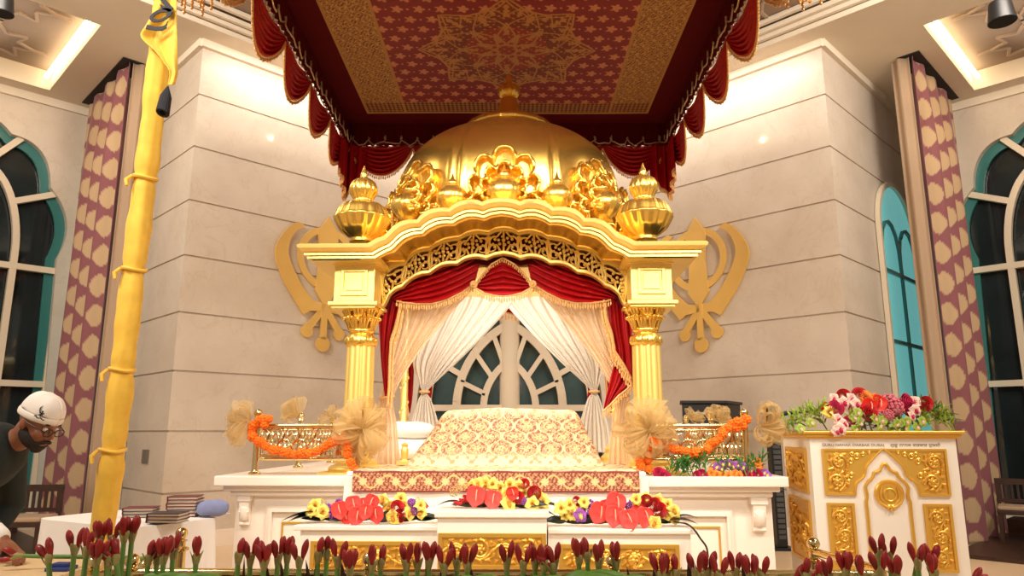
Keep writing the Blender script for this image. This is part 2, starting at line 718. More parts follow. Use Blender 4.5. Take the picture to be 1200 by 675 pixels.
k_ = 1 / 79.0
a1 = archbar(30.5 * k_, 55 * k_, 0.10)
a2 = archbar(62 * k_, 99 * k_, 0.12)
a3 = archbar(97 * k_, 139 * k_, 0.13)
cbar(-hwB, zspB, hwB, zspB, 0.09)
cbar(-hwB, 0.34, hwB, 0.34, 0.09)
for fr in (0.42, 0.62, 0.82):
    for sg in (1, -1):
        def at(a, t):
            i = int((len(a) - 1) / 2 * t)
            return a[i]
        t0 = {0.42: 0.28, 0.62: 0.58, 0.82: 0.88}[fr]
        p, q = at(a1, t0), at(a2, t0 * 0.98)
        cbar(sg * p[0], zspB + p[1], sg * q[0], zspB + q[1], 0.07)
for t0 in (0.36, 0.72):
    for sg in (1, -1):
        p, q = a2[int(16 * t0)], a3[int(16 * t0)]
        cbar(sg * p[0], zspB + p[1], sg * q[0], zspB + q[1], 0.08)
cbar(0, 0.3, 0, zspB + 55 * k_, 0.1, 0.12)
cbar(0, zspB + 50 * k_, 0, zapB - 0.05, 0.09, 0.12)
f.build('window_frame', m_frame, root, flat=True)
# pale round column standing right behind the middle mullion, seen through the panes
cm = MB().lathe([(0.2, 0), (0.2, 0.1), (0.15, 0.16), (0.15, 3.5)], 24, (XW, YB + 0.2, 0))
cm.build('mullion_column', m_frame, root)

# ---------------- ceiling: soffit with light recesses, raised centre
c = MB()
T = 0.2


def slab(a0, a1, b0, b1, s, z=CEIL, t=0.3):
    c.prism([AB(a0, b0, z, s), AB(a1, b0, z, s), AB(a1, b1, z, s), AB(a0, b1, z, s)], (0, 0, t))


for s in (1, -1):
    slab(2.06, 8.24, 8.25, 11.9, s)
    slab(-2.6, 2.06, 8.25, 9.115, s)
    slab(-2.6, 2.06, 11.5, 11.9, s)
    slab(-2.6, -1.2, 9.115, 11.5, s)
slab(8.24, 11.9, 8.24, 11.9, 1)
struct(c, 'ceiling', m_plaster, flat=True)
c = MB()
slab(-2.6, 8.26, -2.6, 8.26, 1, 6.4, 0.2)
for s in (1, -1):
    slab(-1.25, 2.1, 9.07, 11.55, s, 6.41, 0.1)
struct(c, 'ceiling_panel', m_mauve, flat=True)
t = MB()
for s in (1, -1):
    for (b_, z_, h_) in ((8.25, 6.16, 0.06), (8.19, 6.23, 0.05), (8.13, 6.29, 0.05), (8.05, 6.36, 0.05)):
        t.bar(AB(-2.6, b_, z_, s), AB(8.2, b_, z_, s), 0.05, h_)
struct(t, 'trim_4', m_plaster, flat=True)
# relief lattice of stars on the mauve ceiling panels
t = MB()


def star(a, b, s, z, r):
    pts = []
    for k in range(16):
        rr = r if k % 2 == 0 else r * 0.62
        an = PI * k / 8
        pts.append((a + rr * math.cos(an), b + rr * math.sin(an)))
    for k in range(16):
        p, q = pts[k], pts[(k + 1) % 16]
        t.bar(AB(*p, z, s), AB(*q, z, s), 0.035, 0.03)
    for k in range(0, 16, 4):
        an = PI * k / 8
        t.bar(AB(a + r * math.cos(an), b + r * math.sin(an), z, s), AB(a + r * 1.35 * math.cos(an), b + r * 1.35 * math.sin(an), z, s), 0.035, 0.03)


for i in range(8):
    for j in range(8):
        star(7.4 - 1.3 * i, 7.4 - 1.3 * j, 1, 6.39, 0.48)
for s in (1, -1):
    for i in range(2):
        for j in range(2):
            star(1.25 - 1.3 * i, 9.75 + 1.2 * j, s, 6.4, 0.46)
struct(t, 'trim_5', m_mauve2, flat=True)
m_led = M('warm_led', (255, 236, 200), emit=(255, 232, 190), estr=9)
for s, nm in ((1, 'left'), (-1, 'right')):
    l = MB()
    l.bar(AB(1.99, 9.18, 6.3, s), AB(1.99, 11.45, 6.3, s), 0.05, 0.03)
    tag(l.build('cove_light', m_led, flat=True), 'warm light strip along the inner edge of the %s ceiling recess' % nm, 'light', 'cove lights')
    l = MB()
    l.bar(AB(-1.15, 9.18, 6.3, s), AB(1.93, 9.18, 6.3, s), 0.05, 0.03)
    tag(l.build('cove_light', m_led, flat=True), 'warm light strip along the front edge of the %s ceiling recess' % nm, 'light', 'cove lights')
    v = MB()
    v.prism([AB(a, b, 6.405, s) for a, b in ((0.55, 10.25), (0.85, 10.25), (0.85, 10.55), (0.55, 10.55))], (0, 0, -0.02))
    o = v.build('ceiling_vent', M('vent_grey', (128, 110, 98), 0.6), flat=True)
    tag(o, 'small square grey vent set in the %s recessed ceiling panel' % nm, 'vent', 'ceiling vents')
    rl = MB().prism([AB(a, b, CEIL, s) for a, b in ((2.5 - (s < 0) * .22, 9.72), (2.76 - (s < 0) * .22, 9.72), (2.76 - (s < 0) * .22, 11.6), (2.5 - (s < 0) * .22, 11.6))], (0, 0, -0.012))
    struct(rl, 'trim_6', m_dark, flat=True)

# ---------------- patterned curtains
NF = 3.5


def curtain_col(u, z):
    mauve = np.array(L3((140, 82, 88)))
    sand = np.array(L3((196, 166, 128)))
    out = np.empty(u.shape + (3,))
    out[:] = mauve
    f = u * NF                                       # one woven column to each soft fold
    k = np.floor(f)
    x = np.abs(f - k - 0.5) / 0.19
    dz = 0.39
    zz = z / dz + 0.5 * (k % 2)
    y = (zz - np.round(zz)) * dz / 0.15
    out[x ** 1.6 + np.abs(y) ** 1.6 < 1] = sand
    return out


m_curt = M('patterned_curtain', (160, 108, 108), rough=0.7, attr=True, sheen=0.2)
m_lining = M('curtain_lining', (176, 150, 124), rough=0.8)
for s, nm in ((1, 'left'), (-1, 'right')):
    root = thing('curtain', 'tall mauve curtain with beige leaf pattern hanging at the %s arched window' % nm, 'curtain',
                 AB(2.62, 10.6, 0, s), 'patterned window curtains')
    nu, nv = 130, 260
    U, Z = np.meshgrid(np.linspace(0, 1, nu + 1), np.linspace(0.03, CEIL - 0.015, nv + 1), indexing='ij')
    b_ = 9.78 + 1.78 * U
    gather = 0.35 + 0.65 * np.clip((CEIL - Z) / 1.2, 0, 1)
    a_ = (2.62 if s == 1 else 2.40) + (0.085 * np.sin(U * 2 * PI * NF) + 0.012 * np.sin(U * 2 * PI * 11 + 1 + 0.5 * Z)) * gather - 0.02
    X = s * (a_ - b_) / S2
    Y = (a_ + b_) / S2
    mb = MB()
    mb.v = np.stack([X, Y, Z], -1).reshape(-1, 3).tolist()
    mb.f = [(i * (nv + 1) + j, (i + 1) * (nv + 1) + j, (i + 1) * (nv + 1) + j + 1, i * (nv + 1) + j + 1)
            for i in range(nu) for j in range(nv)]
    cc = curtain_col(U, Z).reshape(-1, 3)
    mb.build('fabric', m_curt, root, colors=cc, solid=0.006)
    ln = MB()

    def lf(u, v):
        a2 = (2.64 if s == 1 else 2.42) + 0.22 * u
        b2 = 9.77 + 0.03 * math.sin(u * 9) - 0.1 * u * (1 - u)
        return AB(a2, b2, 0.03 + v * (CEIL - 0.05), s)
    ln.grid(lf, 14, 8)
    ln.build('lining', m_lining, root, solid=0.006)
# ================================================================== the gilded palki
YF, YJ, YC = 5.0, 5.5, 5.375            # cornice front, fretwork plane, column axis
PXC = 587.5


def px_dx(px, py, Y):
    return P(px, py, Y).x - P(PXC, py, Y).x


XC = P(PXC, 400, YC).x


def half_curve(segs, Y, n=9, full=True):
    """segments of pixel points (left half, outer to centre), each resampled to n; mirrored to a full curve of (x, z)"""
    L = []
    for i, s in enumerate(segs):
        q = interp([Vector((px_dx(a, b, Y), P(a, b, Y).z)) for a, b in s], n)
        L += q if i == 0 else q[1:]
    L = [Vector((p[0] + XC, p[1])) for p in L]
    return L + [Vector((2 * XC - p[0], p[1])) for p in reversed(L[:-1])] if full else L


def segs_of(pts, cusps):
    out, cur = [], []
    for p in pts:
        cur.append(p)
        if p in cusps:
            out.append(cur)
            cur = [p]
    if len(cur) > 1:
        out.append(cur)
    return out


Tpx = [(349.5, 283), (430, 283), (433, 281.5), (441, 277), (450, 274), (454, 269.5), (460, 263.5), (468, 258), (478, 255.4),
       (488.5, 255.6), (493, 249.6), (501.5, 244.2), (511, 242), (520, 241.5), (526, 242.5), (531, 237.8), (540.6, 233.6),
       (552.5, 232.2), (560, 233), (565, 235.4), (570, 233), (578.5, 231.3), (587.5, 230.8)]
Bpx = [(361, 299.7), (437, 299.7), (445, 295), (452, 291.5), (456, 290), (460, 287), (466, 280.5), (472, 275.7), (483.7, 271.3),
       (494, 270.4), (497, 267), (501.5, 264), (512, 259.2), (522, 258), (530, 258.5), (536, 254.4), (547.7, 250.3), (557, 250.3),
       (566.7, 252.6), (575, 249), (587.5, 247.3)]
JTpx = [(446, 358), (446, 341), (447, 327), (452.6, 318), (463, 312), (473, 311), (476, 305), (483.7, 298), (494.4, 294.4),
        (501.5, 294.4), (507, 289.6), (519, 284.3), (530, 282.5), (536, 282), (543, 277.8), (553.6, 274.8), (562, 275), (570, 276.6),
        (578.5, 272.5), (587.5, 271.3)]
JBpx = [(444.5, 361), (448, 358.5), (450, 355), (454, 346), (462, 339.3), (469, 337), (474, 332), (480, 327.5), (486, 324), (492, 322),
        (501.5, 321), (507, 316.5), (515, 312), (523, 310.4), (533.5, 310.4), (540, 306), (548, 303), (557, 302), (568, 304.5),
        (576, 301), (587.5, 299)]
Tc = half_curve(segs_of(Tpx, [(430, 283), (450, 274), (488.5, 255.6), (526, 242.5), (565, 235.4)]), YF)
Bc = half_curve(segs_of(Bpx, [(437, 299.7), (456, 290), (494, 270.4), (530, 258.5), (566.7, 252.6)]), YF)
jcT = [(473, 311), (501.5, 294.4), (536, 282), (570, 276.6)]
JT = half_curve(segs_of(JTpx, jcT), YJ)
up = lambda pts, d: [(a, b - d) for a, b in pts]
JTo_px = [(441, 309), (444, 306), (449, 305), (456, 304), (464, 304), (473, 304)] + up(JTpx[6:], 6)
JTo = half_curve(segs_of(JTo_px, [(473, 304), (501.5, 288.4), (536, 276), (570, 270.6)]), YJ)
JB = half_curve(segs_of(JBpx, [(469, 337), (501.5, 321), (533.5, 310.4), (568, 304.5)]), YJ)
JBi = half_curve(segs_of(up(JBpx, 4), up([(469, 337), (501.5, 321), (533.5, 310.4), (568, 304.5)], 4)), YJ)

palki = thing('palki', 'large gilded domed palki canopy with scalloped arch standing on the white marble platform', 'canopy',
              (XC, 6.3, 1.003))
# ---- cornice: moulding profile swept along the scalloped line
prof = [(0.0, YF + 0.03), (0.03, YF + 0.008), (0.14, YF), (0.32, YF + 0.004), (0.48, YF + 0.02), (0.58, YF + 0.045), (0.63, YF + 0.06),
        (0.635, YF + 0.036), (0.78, YF + 0.036), (0.79, YF + 0.066), (0.83, YF + 0.07), (0.835, YF + 0.052), (1.0, YF + 0.052)]
mb = MB()
rows = [[(t.x, YJ + 0.1, t.y) for t in Tc]]
zt, zb_ = Tc[0].y, Bc[0].y
x_out = abs(Tc[0].x - XC) + 0.022
for (f, y) in prof:
    r = [(t.x * (1 - f) + b.x * f, y, t.y * (1 - f) + b.y * f) for t, b in zip(Tc, Bc)]
    for k in range(4):
        w_ = 1 - k / 4
        for q, sg in ((k, -1), (len(r) - 1 - k, 1)):
            e_ = XC + sg * (x_out - 1.3 * (y - YF))
            r[q] = (r[q][0] * (1 - w_) + e_ * w_, y, r[q][2])
    rows.append(r)
rows.append([(b.x, YF + 0.09, b.y) for b in Bc])
n = len(Tc)
mb.add([p for r in rows for p in r], [(i * n + k, i * n + k + 1, (i + 1) * n + k + 1, (i + 1) * n + k)
                                      for i in range(len(rows) - 1) for k in range(n - 1)])
# side cornices returning from the mitred corners
m_ = len(prof)
for sg, q in ((-1, 0), (1, n - 1)):
    side = [rows[1 + k][q] for k in range(m_)]
    vs = side + [(x, 7.8, z) for x, y, z in side]
    mb.add(vs, [(k, k + 1, m_ + k + 1, m_ + k) for k in range(m_ - 1)])
    x_in = XC + sg * (x_out - 0.45)
    mb.add([side[0], (side[0][0], 7.8, zt), (x_in, 7.8, zt), (x_in, side[0][1], zt)], [(0, 1, 2, 3)])
    mb.add([side[-1], (side[-1][0], 7.8, zb_), (x_in, 7.8, zb_), (x_in, side[-1][1], zb_)], [(0, 1, 2, 3)])
    mb.add([(x, 7.8, z) for x, y, z in side] + [(x_in, 7.8, zb_), (x_in, 7.8, zt)], [tuple(range(m_ + 2))])
mb.build('cornice', m_goldpale, palki, ang=30)
# ---- scalloped soffit running back from the cornice to the fretwork
mb = MB()
nb = len(Bc) - 16
Bi = Bc[8:-8]
Jr = JTo
assert len(Bi) == len(Jr), (len(Bi), len(Jr))
rws = []
for f, y, dz in ((0, YF + 0.088, 0.0), (0.25, YF + 0.2, 0.012), (0.7, YF + 0.38, 0.012), (0.9, YF + 0.45, -0.004), (0.9, YF + 0.46, -0.014), (1, YJ, -0.016)):
    rws.append([(b.x * (1 - f) + j.x * f, y, b.y * (1 - f) + j.y * f + dz) for b, j in zip(Bi, Jr)])
n = len(Bi)
mb.add([p for r in rws for p in r], [(i * n + k, (i + 1) * n + k, (i + 1) * n + k + 1, i * n + k + 1)
                                     for i in range(len(rws) - 1) for k in range(n - 1)])
mb.build('soffit', m_goldleaf, palki, ang=30, solid=0.01)
mb = MB()
for sg in (1, -1):
    xa, xb = XC + sg * (abs(Bc[0].x - XC) - 0.0), XC + sg * (abs(Bc[8].x - XC) - 0.02)
    mb.box(xa, xb, YF + 0.09, 7.8, zb_ - 0.004, zb_ + 0.03)
mb.box(XC - 1.32, XC + 1.32, YJ + 0.12, 7.8, zt - 0.05, zt - 0.01)
mb.build('roof_slab', m_goldpale, palki, flat=True)
# ---- fretwork band: frame, rim, scrolls
mb = MB()
j3 = lambda c, y: [(p.x, y, p.y) for p in c]
mb.band(j3(JTo, YJ - 0.02), j3(JT, YJ - 0.02), (0, 0.06, 0))
mid = [a * 0.45 + b * 0.55 for a, b in zip(JTo, JT)]
mb.band(j3(JTo, YJ - 0.04), j3(mid, YJ - 0.04), (0, 0.02, 0))
mb.build('fretwork_frame', m_goldpale, palki, ang=30)
mb = MB()
mb.band(j3(JBi, YJ - 0.05), j3(JB, YJ - 0.05), (0, 0.08, 0))
mb.build('arch_rim', m_goldpale, palki, ang=30, bevel=0.006)


def jp(u, t, d=0.0):
    """u along the band 0..1, t across 0 top .. 1 bottom"""
    x = u * (len(JT) - 1)
    i = min(int(x), len(JT) - 2)
    f = x - i
    a = JT[i] * (1 - f) + JT[i + 1] * f
    b = JBi[i] * (1 - f) + JBi[i + 1] * f
    p = a * (1 - t) + b * t
    return Vector((p.x, YJ - d, p.y))


mb = MB()
nseg = len(JT) - 1
cells = [(8 * i / nseg, 8 * (i + 1) / nseg) for i in range(4)]
cells.append((32 / nseg, (nseg - 32) / nseg))
cells += [(1 - b, 1 - a) for a, b in reversed(cells[:4])]


def curl(fn, cu, ct, ru, rt, a0, turns, sgn, r0, n=14, leaf=True):
    pts, rs = [], []
    for k in range(n + 1):
        f = k / n
        an = a0 + sgn * turns * 2 * PI * f
        rr = 1 - 0.78 * f
        pts.append(fn(cu + ru * rr * math.cos(an), ct + rt * rr * math.sin(an), 0.004))
        rs.append(r0 * (1.0 - 0.45 * f))
    return pts, rs


for ci, (u0, u1) in enumerate(cells):
    cu, w = (u0 + u1) / 2, (u1 - u0)
    # rosette
    for k in range(6):
        an = 2 * PI * k / 6 + 0.3
        p = jp(cu + 0.16 * w * math.cos(an), 0.46 + 0.2 * math.sin(an), 0.01)
        mb.ell(p, (0.013, 0.01, 0.013), 8, 6)
    mb.ell(jp(cu, 0.46, 0.02), (0.016, 0.016, 0.016), 8, 6)
    for (du, ct, ru, rt, a0, sg) in ((-0.3, 0.3, 0.2, 0.26, PI * 0.5, 1), (0.3, 0.3, 0.2, 0.26, PI * 0.5, -1),
                                     (-0.3, 0.74, 0.2, 0.24, -PI * 0.5, -1), (0.3, 0.74, 0.2, 0.24, -PI * 0.5, 1)):
        pts, rs = curl(jp, cu + du * w, ct, ru * w, rt, a0, 0.85, sg, 0.0085)
        mb.tube(pts, rs, 6)
        mb.ell(pts[-1] + Vector((0, -0.006, 0)), 0.0135, 7, 5)
        for q in (4, 8):
            mb.ell(pts[q] + Vector((0, -0.004, 0)), (0.012, 0.008, 0.007), 7, 5)
    # stems tying the cell to frame and rim
    mb.tube([jp(u0 + 0.002, 0.02), jp(u0 + 0.06 * w, 0.5, 0.004), jp(u0 + 0.002, 1.0)], 0.011, 6)
    mb.tube([jp(u1 - 0.002, 0.02), jp(u1 - 0.06 * w, 0.5, 0.004), jp(u1 - 0.002, 1.0)], 0.011, 6)
    mb.tube([jp(cu, 0.0), jp(cu, 0.25), jp(cu, 0.7), jp(cu, 1.0)], 0.009, 6)
    for sg in (-1, 1):
        mb.tube([jp(cu + sg * 0.08 * w, 1.0), jp(cu + sg * 0.2 * w, 0.62, 0.003), jp(cu + sg * 0.42 * w, 0.5, 0.003)], [0.011, 0.009, 0.007], 6)
        mb.tube([jp(cu + sg * 0.08 * w, 0.0), jp(cu + sg * 0.2 * w, 0.2, 0.003), jp(cu + sg * 0.45 * w, 0.12, 0.003)], [0.009, 0.008, 0.006], 6)
mb.build('fretwork', m_goldpale, palki)

# ---- pedestal blocks, pilasters, capitals, fluted columns
zpl = 1.003
zy = lambda y: P(418, y, YC).z
COLX = abs(px_dx(418.5, 450, YC))
for sg in (1, -1):
    cx = XC + sg * COLX
    hb = 0.152
    cxc = cx
    cx = cx + sg * 0.033
    z0, z1 = P(418, 352, 5.22).z, Bc[0].y
    mb = MB().box(cx - hb, cx + hb, YC - hb, YC + hb, z0, z1)
    zc = (z0 + P(418, 308, 5.22).z) / 2
    ph = 0.1
    fr = 0.022
    for (a, b, c, d) in ((-ph, ph, ph - fr, ph), (-ph, ph, -ph, -ph + fr), (-ph, -ph + fr, -ph, ph), (ph - fr, ph, -ph, ph)):
        mb.box(cx + a, cx + b, YC - hb - 0.012, YC - hb, zc + c, zc + d)
    mb.box(cx - ph + 0.04, cx + ph - 0.04, YC - hb - 0.006, YC - hb, zc - ph + 0.04, zc + ph - 0.04)
    mb.box(cx - hb - 0.012, cx + hb + 0.012, YC - hb - 0.012, YC + hb + 0.012, P(418, 308, 5.22).z - 0.01, z1)
    blk = mb.build('pedestal_block', m_goldpale, palki, flat=True, bevel=0.004)
    mb = MB()
    za, zb2 = P(418, 360, 5.2).z, P(418, 352.5, 5.2).z
    mb.box(cx - 0.185, cx + 0.185, YC - 0.185, YC + 0.185, za + 0.02, zb2)
    mb.box(cx - 0.165, cx + 0.165, YC - 0.165, YC + 0.165, za, za + 0.02)
    mb.build('abacus', m_goldpale, palki, flat=True, bevel=0.005)
    _skip = '''
    px0 = cx - sg * (hb - 0.0)
    mb = MB().box(px0, px0 - sg * 0.055, YC - 0.04, YC + 0.15, P(445, 360, YC).z, z1)
    mb.ell((px0 - sg * 0.035, YC + 0.06, P(445, 361, YC).z), (0.03, 0.08, 0.028), 12, 8)
'''
    cx = cxc
    # column
    col = MB()
    zs0, zs1 = zy(541), zy(404)
    sh = [(0.112, zs0), (0.113, zs0 + 0.1), (0.106, zs1)]
    fl_ = lambda a, t: 1 - 0.1 * (0.5 - 0.5 * math.cos(12 * a)) ** 2
    col.lathe([(0.113 - 0.008 * k / 12, zs0 + (zs1 - zs0) * k / 12) for k in range(13)], 144, (cx, YC, 0), rib=fl_)
    pillar = col.build('column', m_goldpale, palki, ang=60)
    bs = MB().box(cx - 0.22, cx + 0.22, YC - 0.22, YC + 0.22, zpl, zy(552))
    bs.lathe([(0.19, zy(552)), (0.2, zy(549)), (0.185, zy(546)), (0.15, zy(544)), (0.155, zy(541)), (0.125, zy(538))], 40, (cx, YC, 0))
    bs.build('column_base', m_goldpale, pillar, ang=40)
    cp = MB()
    cp.lathe([(0.105, zy(406)), (0.118, zy(404)), (0.118, zy(397)), (0.09, zy(393)), (0.085, zy(391)), (0.1, zy(389.5)), (0.1, zy(387)),
              (0.08, zy(385)), (0.085, zy(378)), (0.105, zy(368)), (0.13, zy(361)), (0.135, zy(359.5))], 40, (cx, YC, 0))
    for k in range(10):                                   # collar leaves
        a = 2 * PI * k / 10 + 0.1
        d = Vector((math.cos(a), math.sin(a), 0))
        X = Matrix((( -d.y, d.x, 0), (d.x, d.y, 0), (0, 0, 1))).transposed()
        cp.ell(Vector((cx, YC, zy(400))) + d * 0.112, (0.03, 0.014, 0.034), 10, 6, X)
    for ring, (zc_, rr, hh, nn) in enumerate(((380, 0.088, 0.055, 8), (369, 0.108, 0.055, 8))):
        for k in range(nn):                               # acanthus leaves of the bell
            a = 2 * PI * (k + 0.5 * ring) / nn + PI / 8
            d = Vector((math.cos(a), math.sin(a), 0))
            tn = Vector((-d.y, d.x, 0))
            for lv in (-1, 0, 1):
                pts = [Vector((cx, YC, zy(zc_) - hh)) + d * rr + tn * lv * 0.008,
                       Vector((cx, YC, zy(zc_))) + d * (rr + 0.012) + tn * lv * 0.022,
                       Vector((cx, YC, zy(zc_) + hh * 0.75)) + d * (rr + 0.035) + tn * lv * 0.03,
                       Vector((cx, YC, zy(zc_) + hh * 0.7)) + d * (rr + 0.055) + tn * lv * 0.034]
                cp.tube(smoothpath(pts, 4), [0.008, 0.01, 0.011, 0.012, 0.013, 0.013, 0.014, 0.014, 0.014, 0.013, 0.012, 0.01, 0.008], 6)
        for k in range(nn):
            a = 2 * PI * (k + 0.5 * ring + 0.5) / nn + PI / 8
            d = Vector((math.cos(a), math.sin(a), 0))
            cp.ell(Vector((cx, YC, zy(zc_) + 0.03)) + d * (rr + 0.022), 0.017, 8, 6)
    cp.build('capital', m_goldleaf, pillar, ang=60)
    # slender rear column
    rc = MB()
    yr = 6.35 if sg == 1 else 6.9
    rx = P(717, 500, 6.35).x if sg == 1 else P(466, 480, 6.9).x
    zr = zpl
    rc.box(rx - 0.15, rx + 0.15, yr - 0.15, yr + 0.15, zr, zr + 0.05)
    rc.lathe([(0.14, zr + 0.05), (0.145, zr + 0.08), (0.1, zr + 0.12), (0.11, zr + 0.15), (0.06, zr + 0.2), (0.05, zr + 0.24), (0.055, zr + 0.28),
              (0.036, zr + 0.32), (0.033, zr + 1.2), (0.04, zt - 0.05)], 24, (rx, yr, 0))
    for k in range(26):
        a = k * 0.9
        rc.ell((rx + 0.036 * math.cos(a), yr + 0.036 * math.sin(a), zr + 0.34 + k * 0.033), (0.012, 0.012, 0.018), 6, 5)
    rc.build('rear_post', m_goldpale, palki)

# ---- dome
ZR = H
_dk = lambda r, z: (r * 1.06, H + (z - H) * 1.06)
dprof = [(1.03, zt), (1.03, ZR + 1.52), (1.0, ZR + 1.56), (1.015, ZR + 1.7), (1.03, ZR + 1.9), (1.02, ZR + 2.06), (0.995, ZR + 2.2), (0.955, ZR + 2.31),
         (0.895, ZR + 2.42), (0.815, ZR + 2.51), (0.71, ZR + 2.585), (0.58, ZR + 2.645), (0.44, ZR + 2.69), (0.33, ZR + 2.715)]
dp = smoothpath([Vector((*_dk(r, z), 0)) for r, z in dprof[2:]], 4)
dc = Vector((XC, 6.73, 0))
KD = 1.06


def gore(a, t):
    x = ((a + PI / 2) / (PI / 4) + 0.5) % 1.0 - 0.5       # seams at +-22.5 degrees from the front
    e = abs(abs(x) - 0.5)
    return 1 - 0.012 * math.exp(-(e / 0.025) ** 2) + 0.008 * math.exp(-((e - 0.06) / 0.03) ** 2)


mb = MB().lathe([(p.x, p.y) for p in dp], 240, dc, rib=gore)
dome = mb.build('dome', m_goldleaf, palki, ang=70)
MB().lathe([(1.06, zt - 0.02)] + [_dk(r, z) for r, z in ((1.0, ZR + 1.45), (0.99, ZR + 1.5), (1.01, ZR + 1.53), (0.99, ZR + 1.58))], 64, dc).build('drum', m_goldpale, palki)
cap = MB().lathe([_dk(r, z) for r, z in ((0.33, ZR + 2.68), (0.345, ZR + 2.72), (0.40, ZR + 2.745), (0.41, ZR + 2.775), (0.395, ZR + 2.805), (0.33, ZR + 2.83), (0.14, ZR + 2.85))], 64, dc,
                 rib=lambda a, t: 1 + 0.03 * abs(math.sin(12 * a)))
cap.build('cap_disc', m_goldleaf, dome, ang=50)
fin = MB().lathe([_dk(r, z) for r, z in ((0.17, ZR + 2.83), (0.15, ZR + 2.89), (0.115, ZR + 2.98), (0.085, ZR + 3.06), (0.075, ZR + 3.1), (0.06, ZR + 3.12))], 40, dc)
fin.lathe([_dk(r, z) for r, z in ((0.05, ZR + 3.11), (0.078, ZR + 3.13), (0.092, ZR + 3.17), (0.1, ZR + 3.2), (0.088, ZR + 3.225), (0.05, ZR + 3.25))], 64, dc,
          rib=lambda a, t: 1 + 0.13 * math.cos(14 * a))
fin.lathe([_dk(r, z) for r, z in ((0.045, ZR + 3.24), (0.036, ZR + 3.27), (0.03, ZR + 3.285), (0.036, ZR + 3.31), (0.028, ZR + 3.335), (0.012, ZR + 3.35), (0.0, ZR + 3.37))], 24, dc)
fin.build('finial', m_goldleaf, dome, ang=50)


def palmette(mb, X, s=1.0):
    """fan of curling lobes, local x across, y outward, z up"""
    for ring, (cnt, spread, ln, off) in enumerate(((7, 98, 0.50, 0.0), (7, 88, 0.34, 0.06))):
        def fn(u, v, cnt=cnt, spread=spread, ln=ln, off=off):
            an = R(-spread + 2 * spread * v)
            lob = abs(math.sin(cnt * PI * v))              # 1 in the middle of a lobe, 0 between lobes
            L_ = ln * (1 - 0.46 * math.sin(an) ** 2) * (0.80 + 0.20 * lob ** 0.55) * s
            l = L_ * u
            dep = 0.015 + off + 0.05 * u + 0.045 * u * (1 - lob) ** 1.5 - 0.02 * u * lob
            if u > 0.78:
                t = (u - 0.78) / 0.22
                dep += 0.075 * t * t * (0.4 + 0.6 * lob)
                l -= 0.03 * s * t * t
            dep += 0.006 * u * math.cos(cnt * 6 * PI * v)
            return X @ Vector((l * math.sin(an), dep * s, 0.07 * s + l * math.cos(an)))
        mb.grid(fn, 14, cnt * 12)
        # rolled rim along the scalloped edge
        rim = [fn(1.0, k / (cnt * 12)) for k in range(cnt * 12 + 1)]
        mb.tube(rim, 0.010 * s, 6)


def urn(mb, X, s=1.0):
    pr = [(0.05, 0.0), (0.07, 0.01), (0.05, 0.03), (0.085, 0.06), (0.112, 0.1), (0.115, 0.13), (0.1, 0.17), (0.065, 0.205), (0.035, 0.22), (0.045, 0.235),
          (0.035, 0.255), (0.015, 0.28), (0.0, 0.33)]
    mb.lathe([(r * s, z * s) for r, z in pr], 48, (0, 0, 0), rib=lambda a, t: 1 + 0.09 * abs(math.cos(8 * a)) * (t < 0.7), X=None)
    # transform the newly added verts
    k = 48 * len(pr)
    for i in range(len(mb.v) - k, len(mb.v)):
        mb.v[i] = tuple(X @ Vector(mb.v[i]))


def dome_X(ang, r, z, tilt=0.0):
    """frame at angle (0 = towards the viewer) on the dome"""
    d = Vector((math.sin(ang), -math.cos(ang), 0))
    t = Vector((math.cos(ang), math.sin(ang), 0))
    zt_ = Vector((0, 0, 1))
    if tilt:
        zz = (zt_ * math.cos(tilt) - d * math.sin(tilt))
        dd = (d * math.cos(tilt) + zt_ * math.sin(tilt))
        d, zt_ = dd, zz
    m = Matrix.Identity(4)
    for i in range(3):
        m[i][0], m[i][1], m[i][2] = t[i], d[i], zt_[i]
    r *= KD
    z = H + (z - H) * KD
    o = dc + Vector((math.sin(ang), -math.cos(ang), 0)) * r
    m[0][3], m[1][3], m[2][3] = o.x, o.y, z
    return m


for k in range(8):
    a = k * PI / 4
    mb = MB()
    palmette(mb, dome_X(a, 0.985, ZR + 1.62, R(7)), 1.12)
    mb.build('palmette', m_goldleaf, dome, ang=70, solid=0.008)
    mb = MB()
    urn(mb, dome_X(a, 1.1, ZR + 1.64), 1.3)
    mb.build('urn', m_goldleaf, dome, ang=60)
    mb = MB()
    urn(mb, dome_X(a + PI / 8, 1.07, ZR + 1.66), 1.12)
    mb.build('urn', m_goldleaf, dome, ang=60)
    for sg in (-1, 1):
        mb = MB()
        palmette(mb, dome_X(a + sg * 0.24, 1.02, ZR + 1.56, R(4)), 0.55)
        mb.build('side_leaf', m_goldleaf, dome, ang=70, solid=0.006)

